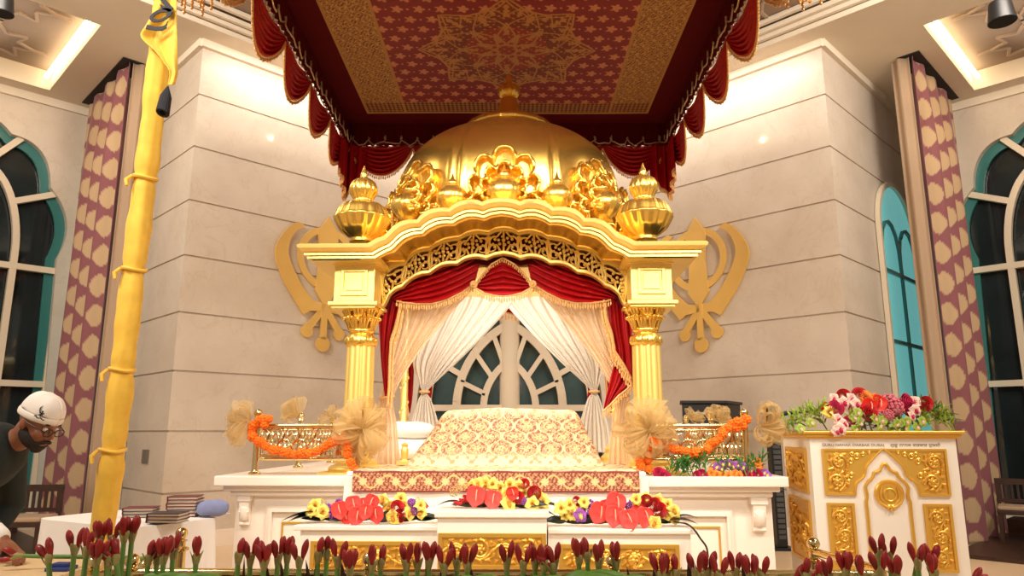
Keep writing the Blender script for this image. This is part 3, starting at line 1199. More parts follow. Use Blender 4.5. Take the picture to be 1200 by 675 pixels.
# ---- corner kiosks
kp = [(14, 283), (13, 279), (17, 276), (24, 270), (29, 261), (31.5, 256), (30.5, 254), (28.5, 249), (26, 244), (21, 239.5), (13, 236.5), (11, 235.5),
      (11, 232.5), (13, 229), (15.5, 224), (15.2, 219), (12.5, 212.5), (7, 208.5), (4.5, 207), (4.3, 203), (2.6, 199), (0.6, 193)]
for sg in (1, -1):
    for back in (0, 1):
        yk = 5.3 if not back else 7.5
        kx = XC + sg * abs(px_dx(422, 256, 5.3))
        mb = MB()
        q = []
        for r, y in kp:
            pt = P(422, y, 5.3)
            q.append((r * (5.3 * 0.9806 + (pt.z - H) * 0.196) / FPX, pt.z - 0.0))
        qs = [(p.x, p.y) for p in smoothpath([Vector((r, z, 0)) for r, z in q], 3)]
        mb.lathe(qs, 112, (kx, yk, 0), rib=lambda a, t: 1 + (0.075 * abs(math.cos(7 * a)) if 0.06 < t < 0.83 else 0))
        kiosk = mb.build('corner_kiosk', m_goldleaf, palki, ang=60)
        if not back:
            for (dx, dy, s_) in ((0.15, 0.22, 0.62), (0.22, 0.3, 0.5)):
                mb = MB()
                m4 = Matrix.Translation((kx - sg * dx, yk + dy, zt - 0.03)) @ Matrix.Rotation(R(180), 4, 'Z')
                palmette(mb, m4, s_)
                mb.build('side_leaf', m_goldleaf, kiosk, ang=70, solid=0.006)
# ================================================================== drapery of the palki
def polyinterp(pts, t):
    a = [Vector(p) for p in pts]
    d = [0]
    for p, q in zip(a[:-1], a[1:]):
        d.append(d[-1] + (q - p).length)
    x = t * d[-1]
    for i in range(len(a) - 1):
        if x <= d[i + 1] or i == len(a) - 2:
            f = (x - d[i]) / max(1e-9, d[i + 1] - d[i])
            return a[i] * (1 - f) + a[i + 1] * f


def swag(mb, top, bot, Y, nf=6, amp=0.018, nu=48, nv=48, pw=1.0):
    def fn(u, v):
        a, b = polyinterp(top, u), polyinterp(bot, u)
        p = a * (1 - v) + b * v
        w = math.sin(u * PI) ** 0.6
        ph = v - 0.42 * 4 * u * (1 - u) * (1 - v) ** 1.2
        y = Y - amp * (0.5 + w) * (0.5 + 0.5 * math.sin(2 * PI * nf * ph)) - 0.03 * w * math.sin(v * PI * 0.6)
        q = P(p.x, p.y, y)
        return q
    mb.grid(fn, nu, nv)


def fringe(mb, path3, drop=0.045, step=0.02, r=0.008, down=Vector((0, 0, -1))):
    pts = interp(path3, max(2, int(sum((Vector(b) - Vector(a)).length for a, b in zip(path3[:-1], path3[1:])) / step)))
    mb.tube(pts, r * 0.9, 6)
    for i, p in enumerate(pts):
        q = Vector(p)
        l = drop * (0.85 + 0.3 * ((i * 7) % 5) / 5)
        mb.tube([q, q + down * l * 0.35, q + down * l * 0.5, q + down * l], [r * 0.35, r * 0.4, r * 0.95, r * 0.7], 5)


def drape(mb, rows, Ys, folds, amp, nu=60, nv=60, ph=0.0, wob=0.0):
    """rows: list of (left px, right px) from top to bottom; folds run down the cloth"""
    Ls = smoothpath([Vector((*r[0], 0)) for r in rows], 12)
    Rs = smoothpath([Vector((*r[1], 0)) for r in rows], 12)
    Yv = smoothpath([Vector((y, 0, 0)) for y in Ys], 12)

    def fn(u, v):
        x = v * (len(Ls) - 1)
        i = min(int(x), len(Ls) - 2)
        f = x - i
        a = Ls[i] * (1 - f) + Ls[i + 1] * f
        b = Rs[i] * (1 - f) + Rs[i + 1] * f
        y = Yv[i].x * (1 - f) + Yv[i + 1].x * f
        p = a * (1 - u) + b * u
        w = (b - a).length / 60.0
        y += amp * min(1.0, 0.3 + w) * (math.sin(2 * PI * folds * u + ph + wob * math.sin(3 * v)) + 0.5 * math.sin(2 * PI * folds * 2.3 * u + 1.3 + 2 * v))
        return P(p.x, p.y, y)
    mb.grid(fn, nu, nv)


mir = lambda pts, s=1175.0: [(s - a, b) for a, b in pts]
val = thing('red_valance', 'red satin valance of three swags with gold tassel fringe under the palki arch', 'valance', (XC, 5.6, 2.3))
Ltop = [(448, 350), (460, 336), (480, 320), (500, 312), (530, 303), (562, 298)]
Lbot = [(462, 352), (470, 354), (485, 355.5), (503, 355), (520, 351), (538, 343), (554, 332)]
Ctop = [(553, 334), (562, 322), (573, 309), (587, 301), (601, 309), (612, 320), (622, 334)]
Cbot = [(553, 336), (565, 343.5), (576, 346), (587, 347), (599, 346), (610, 343.5), (622, 336)]
for nm, t_, b_, y_ in (('L', Ltop, Lbot, 5.60), ('R', mir(Ltop), mir(Lbot), 5.60), ('C', Ctop, Cbot, 5.57)):
    mb = MB()
    swag(mb, t_, b_, y_, nf=4.5, amp=0.024 if nm != 'C' else 0.02)
    sw = mb.build('swag', m_red, val, ang=70, solid=0.006)
    mb = MB()
    fringe(mb, [P(a, b, y_ - 0.05) for a, b in b_], 0.05, 0.019, 0.0075)
    if nm == 'C':
        fringe(mb, [P(a, b + 1, y_ - 0.045) for a, b in Ctop], 0.032, 0.019, 0.007)
    mb.build('tassel_fringe', m_fringe, sw)
for sx in (553, 622):
    mb = MB()
    for k in range(9):
        a = 2 * PI * k / 9
        c = P(sx, 333, 5.52)
        mb.ell(c + Vector((0.02 * math.cos(a), 0, 0.02 * math.sin(a))), (0.013, 0.012, 0.013), 7, 5)
    mb.ell(P(sx, 333, 5.51), 0.014, 8, 6)
    mb.build('rosette', m_fringe, val)
bk = MB()
bk.band([(p.x, 5.575, p.y + 0.02) for p in JTo], [(p.x, 5.575, p.y - 0.03) for p in JB], (0, 0.008, 0))
bk.build('backing_cloth', m_maroon, val, flat=True)['label'] = 'dark red cloth behind the fretwork'
# side tails
for nm, rows, edge in (
        ('left', [((440, 352), (467, 351)), ((441, 385), (458, 385)), ((443, 420), (452, 420)), ((446, 450), (453, 452)), ((448, 466), (452, 467))],
         [(467, 352), (461, 375), (455, 398), (452, 425), (453, 452), (450, 467)]),
        ('right', [((708, 350), (735, 351)), ((712, 385), (737, 385)), ((718, 415), (740, 420)), ((713, 440), (742, 446)), ((706, 470), (724, 462)),
                   ((704, 482), (712, 476))],
         [(705, 352), (709, 372), (714, 390), (719, 412), (728, 428), (738, 444)])):
    mb = MB()
    drape(mb, rows, [5.62] * len(rows), 2.5, 0.02, 40, 50)
    tl = mb.build('tail', m_red, val, ang=70, solid=0.006)
    mb = MB()
    sgn = 1 if nm == 'left' else -1
    path = [P(a + 1.5 * sgn * (k % 2), b, 5.56) for k, (a, b) in enumerate(edge)]
    fringe(mb, path, 0.06, 0.026, 0.011)
    fringe(mb, [p + Vector((0.02 * sgn, 0.02, -0.02)) for p in path], 0.055, 0.03, 0.011)
    if nm == 'right':
        fringe(mb, [P(a, b, 5.57) for a, b in ((741, 447), (730, 458), (722, 464), (713, 474), (704, 482))], 0.05, 0.022, 0.009)
    mb.build('tassel_fringe', m_fringe, tl)

# peach outer sheers and white inner curtains, tied back
for s, nm in ((0, 'left'), (1, 'right')):
    f_ = (lambda r: r) if s == 0 else (lambda r: [(mir([b])[0], mir([a])[0]) for a, b in r])
    cu = thing('sheer_curtain', 'peach sheer outer curtain gathered to the %s front column of the palki' % nm, 'curtain', P(452 if s == 0 else 723, 545, 5.75),
               'peach sheer palki curtains')
    mb = MB()
    rows = f_([((462, 348), (556, 334)), ((462, 380), (530, 362)), ((457, 410), (500, 398)), ((449, 440), (475, 432)), ((441, 466), (458, 466)),
               ((436, 500), (462, 500)), ((430, 546), (466, 546))])
    drape(mb, rows, [5.68, 5.68, 5.68, 5.68, 5.66, 5.68, 5.7], 5, 0.022, 90, 90)
    mb.build('cloth', m_sheer2, cu, ang=80)
    mb = MB()
    cen = P(449.5 if s == 0 else 725.5, 466, 5.66)
    mb.tube([cen + Vector((0.055 * math.cos(a), 0.05 * math.sin(a), 0.012 * math.cos(a))) for a in [2 * PI * k / 16 for k in range(16)]], 0.01, 6, closed=True)
    mb.build('tieback', m_fringe, cu)
    f2 = (lambda r: r) if s == 0 else (lambda r: [(mir([b], 1180)[0], mir([a], 1180)[0]) for a, b in r])
    cu = thing('white_curtain', 'white inner curtain tied back at the %s rear of the palki' % nm, 'curtain', P(490 if s == 0 else 690, 505, 6.9),
               'white inner palki curtains')
    mb = MB()
    rows = f2([((490, 335), (604, 337)), ((488, 360), (594, 356)), ((481, 395), (562, 392)), ((477, 425), (530, 424)), ((483, 446), (508, 444)),
               ((487, 459), (494, 459)), ((483, 470), (499, 470)), ((474, 500), (508, 500)), ((470, 530), (512, 530))])
    drape(mb, rows, [6.9, 6.88, 6.86, 6.86, 6.88, 6.9, 6.88, 6.86, 6.86], 7, 0.02, 140, 110, wob=0.8)
    mb.build('cloth', m_sheer, cu, ang=80, solid=0.004)
    mb = MB()
    cen = P(490.5 if s == 0 else 689.5, 459, 6.9)
    mb.tube([cen + Vector((0.045 * math.cos(a), 0.05 * math.sin(a), 0.0)) for a in [2 * PI * k / 16 for k in range(16)]], 0.012, 6, closed=True)
    mb.build('tieback', m_fringe, cu)
# rear red valance and tails seen through the opening
val = thing('red_valance', 'small red rear valance with gold fringe seen between the white curtains', 'valance', (XC, 7.1, 2.3))
sw_ = [([(540, 340), (570, 336), (597, 336), (625, 336), (655, 340)], [(565, 352), (580, 364), (597, 369.5), (613, 364), (628, 352)]),
       ([(470, 348), (500, 340), (540, 336), (580, 336)], [(480, 372), (510, 386), (545, 384), (582, 366)]),
       ([(612, 336), (650, 336), (690, 340), (720, 348)], [(612, 366), (650, 384), (684, 386), (712, 372)])]
for t_, b_ in sw_:
    mb = MB()
    swag(mb, t_, b_, 7.15, nf=4, amp=0.02, nu=30, nv=30)
    o = mb.build('swag', m_red, val, ang=70, solid=0.006)
    mb = MB()
    fringe(mb, [P(a, b, 7.1) for a, b in b_], 0.07, 0.03, 0.011)
    mb.build('tassel_fringe', m_fringe, o)
for a0 in (464, 700):
    mb = MB()
    drape(mb, [((a0 + 2, 380), (a0 + 16, 380)), ((a0 + 2, 420), (a0 + 14, 425)), ((a0 + 4, 460), (a0 + 12, 462)), ((a0 + 6, 480), (a0 + 9, 484))], [7.05] * 4, 2, 0.02, 20, 30)
    o = mb.build('tail', m_red, val, ang=70, solid=0.006)
    mb = MB()
    fringe(mb, [P(a0 + 2, 400, 7.0), P(a0 + 2, 430, 7.0), P(a0 + 4, 460, 7.0), P(a0 + 7, 484, 7.0)], 0.06, 0.03, 0.012)
    mb.build('tassel_fringe', m_fringe, o)
for a0 in (495, 686):
    mb = MB()
    drape(mb, [((a0 - 6, 446), (a0 + 5, 446)), ((a0 - 4, 458), (a0 + 4, 458)), ((a0 - 5, 466), (a0 + 3, 466))], [7.0] * 3, 2, 0.02, 16, 16)
    mb.build('knot', m_red, val, ang=70, solid=0.006)

# ================================================================== the hung canopy over the palki
KC = 1.07
CX, ZT = -0.05 * KC, H + 3.53 * KC
XH, YB0, YB1 = 1.59 * KC, 4.25 * KC, 7.58 * KC
BD = 0.25 * KC
cloth = thing('ceiling_canopy', 'square red and gold brocade canopy with maroon swag valance hung above the dome', 'canopy', (CX, 6.3, ZT))


def brocade():
    nx, ny = 520, 544
    X, Y = np.meshgrid(np.linspace(-XH, XH, nx + 1), np.linspace(YB0, YB1, ny + 1), indexing='ij')
    red = np.array(L3((128, 18, 28)))
    dark = np.array(L3((92, 30, 20)))
    gold = np.array(L3((176, 126, 62)))
    pale = np.array(L3((200, 128, 92)))
    col = np.empty(X.shape + (3,))
    col[:] = red
    # small lotus motifs, staggered
    dx, dy = 0.2, 0.17
    row = np.round((Y - YB0) / dy)
    xx = X / dx + 0.5 * (row % 2)
    fx = (xx - np.round(xx)) * dx
    fy = (Y - YB0) - row * dy
    an, rr = np.arctan2(fy, fx), np.hypot(fx, fy * 1.05)
    mot = rr < 0.03 + 0.032 * np.abs(np.cos(2.5 * an)) * (np.abs(an) < 2.6)
    col[mot] = pale
    xx2 = xx + 0.5
    fx2 = (xx2 - np.round(xx2)) * dx
    col[np.hypot(fx2, fy) < 0.012] = pale
    # gold diaper bands at both sides
    side = np.abs(X) > XH - 0.47
    s_, t_ = X * 1.0 + Y * 0.55, X * 1.0 - Y * 0.55
    q = 0.075
    s_, t_ = X + 0.8 * Y, X - 0.8 * Y
    di = 0.5 - 0.28 * np.sin(2 * PI * s_ / 0.085) * np.sin(2 * PI * t_ / 0.17) - 0.16 * np.sin(2 * PI * s_ / 0.03) - 0.12 * np.sin(2 * PI * X / 0.045 + 3 * np.sin(Y * 30))
    c2 = np.where((di < 0.42)[..., None], gold, dark)
    c2 = np.where(((di > 0.60))[..., None], np.array(L3((196, 150, 82))), c2)
    col = np.where(side[..., None], c2, col)
    edge = (np.abs(np.abs(X) - (XH - 0.47)) < 0.015) | (np.abs(X) > XH - 0.03) | (Y > YB1 - 0.05)
    bk = (Y > YB1 - 0.3)
    c3 = np.where((((X / 0.05) % 1 - 0.5) ** 2 + ((Y / 0.05) % 1 - 0.5) ** 2 < 0.13)[..., None], gold, dark)
    col = np.where(bk[..., None], c3, col)
    col[edge] = gold
    # medallion
    mx, my = X + 0.0, Y - 6.2 * KC
    r = np.hypot(mx, my)
    th = np.arctan2(my, mx)
    R0 = 0.88
    t8 = np.abs(((th + PI / 2) / (PI / 4) + 0.5) % 1 - 0.5) * 2
    lobes = R0 * (0.74 + 0.27 * (1 - t8) ** 1.3 + 0.06 * np.exp(-((t8 - 1) / 0.25) ** 2))
    inside = r < lobes
    base = np.where((r < 0.42)[..., None], np.array(L3((150, 46, 26))), np.array(L3((120, 44, 26))))
    ln = np.zeros(X.shape, bool)
    for (n_, ra, rb, ph) in ((8, 0.52, 0.86, 0), (8, 0.40, 0.72, PI / 8), (8, 0.22, 0.5, 0), (8, 0.1, 0.32, PI / 8), (16, 0.58, 0.76, PI / 16)):
        t2 = ((th - ph) / (2 * PI / n_) + 0.5) % 1 - 0.5
        u = (r - ra) / (rb - ra)
        wv = 0.43 * np.sqrt(np.clip(1 - np.clip(u, 0, 1) ** 1.4, 0, 1)) * np.sin(np.clip(u, 0.02, 1) ** 0.45 * PI * 0.98)
        dd = np.abs(np.abs(t2) * 2 * PI / n_ * r - wv * 2 * PI / n_ * ra * 1.25)
        ln |= (dd < 0.011) & (u > 0) & (u < 1)
        ln |= (np.abs(t2) * 2 * PI / n_ * r < 0.01 + 0.02 * np.abs(np.sin(u * 16))) & (u > 0.25) & (u < 0.8)
    fil = (np.sin(mx * 70) * np.sin(my * 70) + 0.6 * np.sin(r * 95) * np.sin(th * 40)) > 0.75
    ln |= fil & inside
    ln |= np.abs(r - lobes) < 0.013
    ln |= np.abs(r - 0.1) < 0.012
    base = np.where(ln[..., None], np.array(L3((186, 128, 66))), base)
    col = np.where((inside | (np.abs(r - lobes) < 0.013))[..., None], base, col)
    mb = MB()
    Z = np.full(X.shape, ZT) + 0.012 * np.sin(X * 2) * np.sin(Y * 1.5)
    mb.v = np.stack([X + CX, Y, Z], -1).reshape(-1, 3).tolist()
    mb.f = [(i * (ny + 1) + j, i * (ny + 1) + j + 1, (i + 1) * (ny + 1) + j + 1, (i + 1) * (ny + 1) + j) for i in range(nx) for j in range(ny)]
    return mb, col.reshape(-1, 3)


m_broc = M('canopy_brocade', (128, 20, 28), rough=0.6, attr=True, sheen=0.1, noise=0.18, nscale=90)
mb, cc = brocade()
mb.build('brocade_panel', m_broc, cloth, colors=cc)
mb = MB()
x0, x1, y0, y1 = CX - XH - BD, CX + XH + BD, YB0 - BD, YB1 + BD
for (a, b, c, d) in ((x0, CX - XH, y0, y1), (CX + XH, x1, y0, y1), (CX - XH, CX + XH, y0, YB0), (CX - XH, CX + XH, YB1, y1)):
    mb.box(a, b, c, d, ZT - 0.006, ZT + 0.03)
mb.box(CX - XH, CX + XH, YB0, YB1, ZT + 0.02, ZT + 0.03)
mb.build('velvet_border', m_maroon, cloth, flat=True)
ZQ, ZS = H + 3.27 * KC, H + 2.92 * KC


def wallpt(side, t, z, d=0.0):
    """point on a valance face; t in metres along it"""
    if side == 'L':
        return Vector((x0 - d, y1 - t, z))
    if side == 'R':
        return Vector((x1 + d, y1 - t, z))
    if side == 'B':
        return Vector((x0 + t, y1 + d, z))
    return Vector((x0 + t, y0 - d, z))


for side, ln in (('L', y1 - y0), ('R', y1 - y0), ('B', x1 - x0), ('F', x1 - x0)):
    mb = MB()

    def vf(u, v):
        return wallpt(side, u * ln, ZT + 0.02 - v * (ZT - ZQ + 0.04), 0.012 * math.sin(u * ln * 70) * (0.4 + 0.6 * v))
    mb.grid(vf, 180, 8)
    vb = mb.build('velvet_band', m_maroon, cloth, solid=0.012)
    # looping metallic cord on both faces of the band
    for dd in (-0.03, 0.03):
        sq = []
        nn = int(ln * 36)
        for k in range(nn + 1):
            t = ln * k / nn
            a = t * 2 * PI / 0.2
            sq.append(wallpt(side, min(ln, max(0, t + 0.05 * math.cos(a))), ZQ + 0.035 + 0.05 * math.sin(a) + 0.02 * math.sin(a * 2.3), dd))
        mb = MB().tube(sq, 0.0085, 5)
        mb.build('metallic_cord', m_silver, vb)
    ns = 5
    w_ = ln / ns
    off = 0.36 if side in 'LR' else 0.0
    cnt = ns
    for k in range(cnt):
        t0, t1 = w_ * k, w_ * (k + 1)

        def sf(u, v):
            s = math.sin(PI * u)
            z = ZQ - v * ((ZQ - ZS) * (0.12 + 0.88 * s ** 0.75))
            d = 0.03 + 0.045 * s * (0.5 + 0.5 * math.sin(2 * PI * 5 * (v - 0.4 * 4 * u * (1 - u) * (1 - v)))) + 0.05 * s * v
            return wallpt(side, t0 + u * w_, z, d)
        mb = MB().grid(sf, 36, 44)
        sw = mb.build('swag', m_red, cloth, ang=70, solid=0.006)
        mb = MB()
        fringe(mb, [sf(u / 30, 1.0) + Vector((0, 0, -0.002)) for u in range(31)], 0.05, 0.026, 0.011)
        mb.build('tassel_fringe', m_fringe, sw)
for cx_, cy_ in ((x0, y1), (x1, y1), (x0, y0), (x1, y0)):          # corner jabots
    for q in (0, 1):
        sx = 1 if cx_ == x0 else -1
        mb = MB()

        def tf(u, v):
            wv = 0.10 + 0.16 * u
            ln_ = (0.46 + 0.26 * (1 - u)) * v
            x = cx_ - sx * 0.05 + sx * (0.26 * u if q else 0.02)
            y = cy_ + (0.03 if cy_ == y1 else -0.03) + (0 if q else (-0.3 * u if cy_ == y1 else 0.3 * u))
            f = 0.03 * math.sin(u * 2 * PI * 2.5)
            return Vector((x - (0 if q else f), y + (f if q else 0), ZQ + 0.04 - ln_))
        mb.grid(tf, 30, 20)
        tl = mb.build('jabot', m_red, cloth, ang=70, solid=0.006)
        mb = MB()
        fringe(mb, [tf(u / 20, 1.0) for u in range(21)], 0.05, 0.022, 0.011)
        fringe(mb, [tf(0, v / 20) for v in range(21)], 0.05, 0.026, 0.011)
        mb.build('tassel_fringe', m_fringe, tl)
mb = MB()
for cx_ in (x0 + 0.1, x1 - 0.1):
    for cy_ in (y0 + 0.1, y1 - 0.1):
        mb.tube([(cx_, cy_, ZT + 0.03), (cx_, cy_, 6.4)], 0.008, 6)
mb.build('suspension_cord', m_silver, cloth)
# ================================================================== marble platform
YP = 4.97
ZP = 1.003


def X_(px, Y, y=565):
    return P(px, y, Y).x


def Z_(y, Y, x=590):
    return P(x, y, Y).z


xl, xr = X_(246.5, YP), X_(921.5, YP)
plat = thing('marble_platform', 'wide white marble platform with stepped cornice carrying the golden palki', 'platform', ((xl + xr) / 2, 6.5, 0))
mb = MB()
z1, z2, z3 = Z_(570.4, YP), Z_(576, YP + 0.05), Z_(582, YP + 0.08)
YBACK = 8.1
for (e, f, za, zb) in ((0, 0, z1, ZP), (0.012, 0.02, z1 + 0.02, z1 + 0.035), (0.045, 0.05, z2, z1), (0.085, 0.085, z3, z2)):
    if (za, zb) == (z1 + 0.02, z1 + 0.035):
        continue
    mb.box(xl + e, xr - e, YP + f, YBACK, za, zb)
mb.build('cornice_slab', m_marble, plat, flat=True, bevel=0.008)
xbl, xbr = X_(275, 5.1), X_(899, 5.1)
YBF = 5.1
mb = MB().box(xbl, xbr, YBF, YBACK - 0.1, 0, z3)
mb.build('body', m_marble, plat, flat=True)
mb = MB().box(X_(402, 4.93), X_(760, 4.93), 4.93, YBF + 0.02, 0, ZP + 0.001)
mb.build('centre_panel', m_marble, plat, flat=True, bevel=0.006)
for sgn, (xo, yo, xg, yg, xc0, xc1, yc0, yc1) in ((1, (313, 593.5, 330.5, 612.3, 280, 295, 583, 617)), (-1, (852.4, 597, 838.5, 616, 873, 892, 585, 622))):
    xi = X_(420 if sgn == 1 else 745, YBF)
    fr = MB()
    for k, (w, d, off) in enumerate(((0.02, 0.018, 0), (0.014, 0.028, 0.022))):
        x = X_(xo, YBF) + sgn * off
        z = Z_(yo, YBF) - off
        fr.box(x, x + sgn * w, YBF - d, YBF, 0.1 + off, z)
        fr.box(x, xi, YBF - d, YBF, z - w, z)
        fr.box(x, xi, YBF - d, YBF, 0.1 + off, 0.1 + off + w)
    fr.build('moulding', m_marble, plat, flat=True)
    g = MB()
    x, z = X_(xg, YBF), Z_(yg, YBF)
    g.box(x, x + sgn * 0.012, YBF - 0.008, YBF, 0.22, z)
    g.box(x, xi, YBF - 0.008, YBF, z - 0.012, z)
    g.build('gold_line', m_goldcarve, plat, flat=True)['label'] = 'thin gold inlay line'
    cb = MB()
    xm, hw = (X_(xc0, YBF) + X_(xc1, YBF)) / 2, abs(X_(xc1, YBF) - X_(xc0, YBF)) / 2
    za, zb = Z_(yc1, YBF), Z_(yc0, YBF)
    h = zb - za
    cb.box(xm - hw, xm + hw, YBF - 0.06, YBF, zb - h * 0.12, z3)
    pr = [(0, za + h * 0.05), (0.02, za), (0.03, za + h * 0.06), (0.022, za + h * 0.14), (0.035, za + h * 0.25), (0.055, za + h * 0.5), (0.045, za + h * 0.62),
          (0.05, za + h * 0.7), (0.055, zb), (0, zb)]
    cb.prism([(xm - hw * 0.75, YBF - d, z) for d, z in pr], (hw * 1.5, 0, 0))
    cb.lathe([(hw * 0.4, za + h * 0.2), (hw * 0.75, za + h * 0.35), (hw * 0.8, za + h * 0.6), (hw * 0.7, za + h * 0.66)], 20, (xm, YBF - 0.03, 0))
    cb.build('corbel', m_marble, plat, ang=40)

# ================================================================== carved panels: a running scroll relief
def scroll_panel(mb, fn, W, Hh, r=0.008, cell=None, seed=1):
    """fn(x, z, d) -> 3-D; vine of spirals and leaves filling W x Hh around the origin"""
    cell = cell or min(W, Hh)
    horiz = W >= Hh
    Ln, Wd = (W, Hh) if horiz else (Hh, W)
    n = max(1, round(Ln / cell))
    c = Ln / n
    g = (lambda a, b, d: fn(a, b, d)) if horiz else (lambda a, b, d: fn(b, a, d))
    rr = random.Random(seed)
    vine = []
    for i in range(n * 8 + 1):
        a = -Ln / 2 + Ln * i / (n * 8)
        vine.append(g(a, 0.3 * Wd * math.sin(PI * (a + Ln / 2) / c), r * 0.5))
    mb.tube(vine, r * 0.95, 6)
    for i in range(n):
        ca = -Ln / 2 + c * (i + 0.5)
        sg = 1 if i % 2 == 0 else -1
        R1 = min(c, Wd) * 0.40
        pts, rs = [], []
        for k in range(22):
            f = k / 21
            an = sg * (-PI / 2) + sg * f * 2 * PI * 1.25
            q = R1 * (1 - 0.72 * f)
            pts.append(g(ca + q * math.cos(an), -sg * 0.08 * Wd + q * math.sin(an), r * (0.6 + f)))
            rs.append(r * (1.0 - 0.4 * f))
        mb.tube(pts, rs, 6)
        mb.ell(g(ca, -sg * 0.08 * Wd, r * 1.2), r * 1.9, 8, 6)
        for k in range(6):
            an = 2 * PI * k / 6
            mb.ell(g(ca + r * 2.4 * math.cos(an), -sg * 0.08 * Wd + r * 2.4 * math.sin(an), r * 0.9), r * 1.3, 7, 5)
        for k in range(9):                                 # leaves around the spiral and into the corners
            an = 2 * PI * k / 9 + 0.3
            q = R1 * (1.0 + 0.16 * (k % 2))
            p0 = (ca + q * math.cos(an), -sg * 0.08 * Wd + q * math.sin(an))
            p1 = (p0[0] + r * 4.2 * math.cos(an + 0.9), p0[1] + r * 4.2 * math.sin(an + 0.9))
            lim = Wd / 2 - r
            cl = lambda p: (max(-Ln / 2 + r, min(Ln / 2 - r, p[0])), max(-lim, min(lim, p[1])))
            p0, p1 = cl(p0), cl(p1)
            pm = cl(((p0[0] + p1[0]) / 2 + r, (p0[1] + p1[1]) / 2 + r))
            mb.tube([g(*p0, r * 0.4), g(*pm, r * 1.2), g(*p1, r * 0.5)], [r * 0.7, r * 1.35, r * 0.4], 6)
    return mb


# ================================================================== three white plinths before the platform
def plinth(px0, px1, lx0, lx1, ytop, yled, Yf, pan, label, back):
    x0, x1 = P(px0, 640, Yf + 0.02).x, P(px1, 640, Yf + 0.02).x
    zt_, zl = Z_(ytop, Yf), Z_(yled, Yf)
    root = thing('flower_plinth', label, 'plinth', ((x0 + x1) / 2, (Yf + back) / 2, 0), 'white and gold flower plinths')
    MB().box(x0, x1, Yf + 0.02, back, 0, zl).build('body', m_white_wood, root, flat=True)
    MB().box(P(lx0, ytop, Yf).x, P(lx1, ytop, Yf).x, Yf, back, zl, zt_).build('top', m_white_wood, root, flat=True, bevel=0.006)
    a0, a1, b0, b1 = pan
    xa, xb = P(a0, 650, Yf).x, P(a1, 650, Yf).x
    za, zb = Z_(b1, Yf), Z_(b0, Yf)
    W, Hh = xb - xa, zb - za
    f = MB()
    w = 0.022
    yy = Yf + 0.02
    for (c, d, e, g) in ((xa, xb, zb - w, zb), (xa, xb, za, za + w), (xa, xa + w, za, zb), (xb - w, xb, za, zb)):
        f.box(c, d, yy - 0.014, yy, e, g)
    f.box(xa, xb, yy - 0.004, yy, za, zb)
    p = f.build('gold_panel', m_goldcarve, root, flat=True)
    s = MB()
    cx, cz = (xa + xb) / 2, (za + zb) / 2
    scroll_panel(s, lambda x, z, d: Vector((cx + x, yy - 0.004 - d, cz + z)), W - 2.6 * w, Hh - 2.6 * w, 0.009, cell=0.15)
    s.build('carving', m_goldcarve, p)
    return root, zt_


pl_l, ZL = plinth(352, 516, 344, 516, 616.7, 622.7, 4.5, (364, 494, 635.5, 672), 'low white plinth with gold panel holding the flowers left of the centre plinth', 4.92)
pl_r, ZRr = plinth(645, 811, 645, 818, 619.6, 625.6, 4.5, (658, 798, 638, 672), 'low white plinth with gold panel holding the flowers right of the centre plinth', 4.92)
pl_c, ZCt = plinth(515, 644, 512, 646.5, 599.6, 607, 4.42, (516, 643, 625.6, 668), 'taller white plinth with gold panel in the middle before the platform', 4.92)

# ================================================================== bed: mattress, brocade cloth, cushion
mt = MB()
mx0, mx1 = P(404, 560, 4.98).x, P(757, 560, 4.98).x
mt.box(mx0, mx1, 4.985, 7.3, ZP, ZP + 0.03)
o = mt.build('mattress', m_cotton, bevel=0.012, flat=False)
tag(o, 'thin white mattress lying under the brocade cloth on the marble platform', 'mattress')
FX0, FX1 = P(413, 565, 4.92).x, P(749, 565, 4.92).x
ZM = ZP + 0.038


def ss(a, b, x):
    t = np.clip((x - a) / (b - a), 0, 1)
    return t * t * (3 - 2 * t)


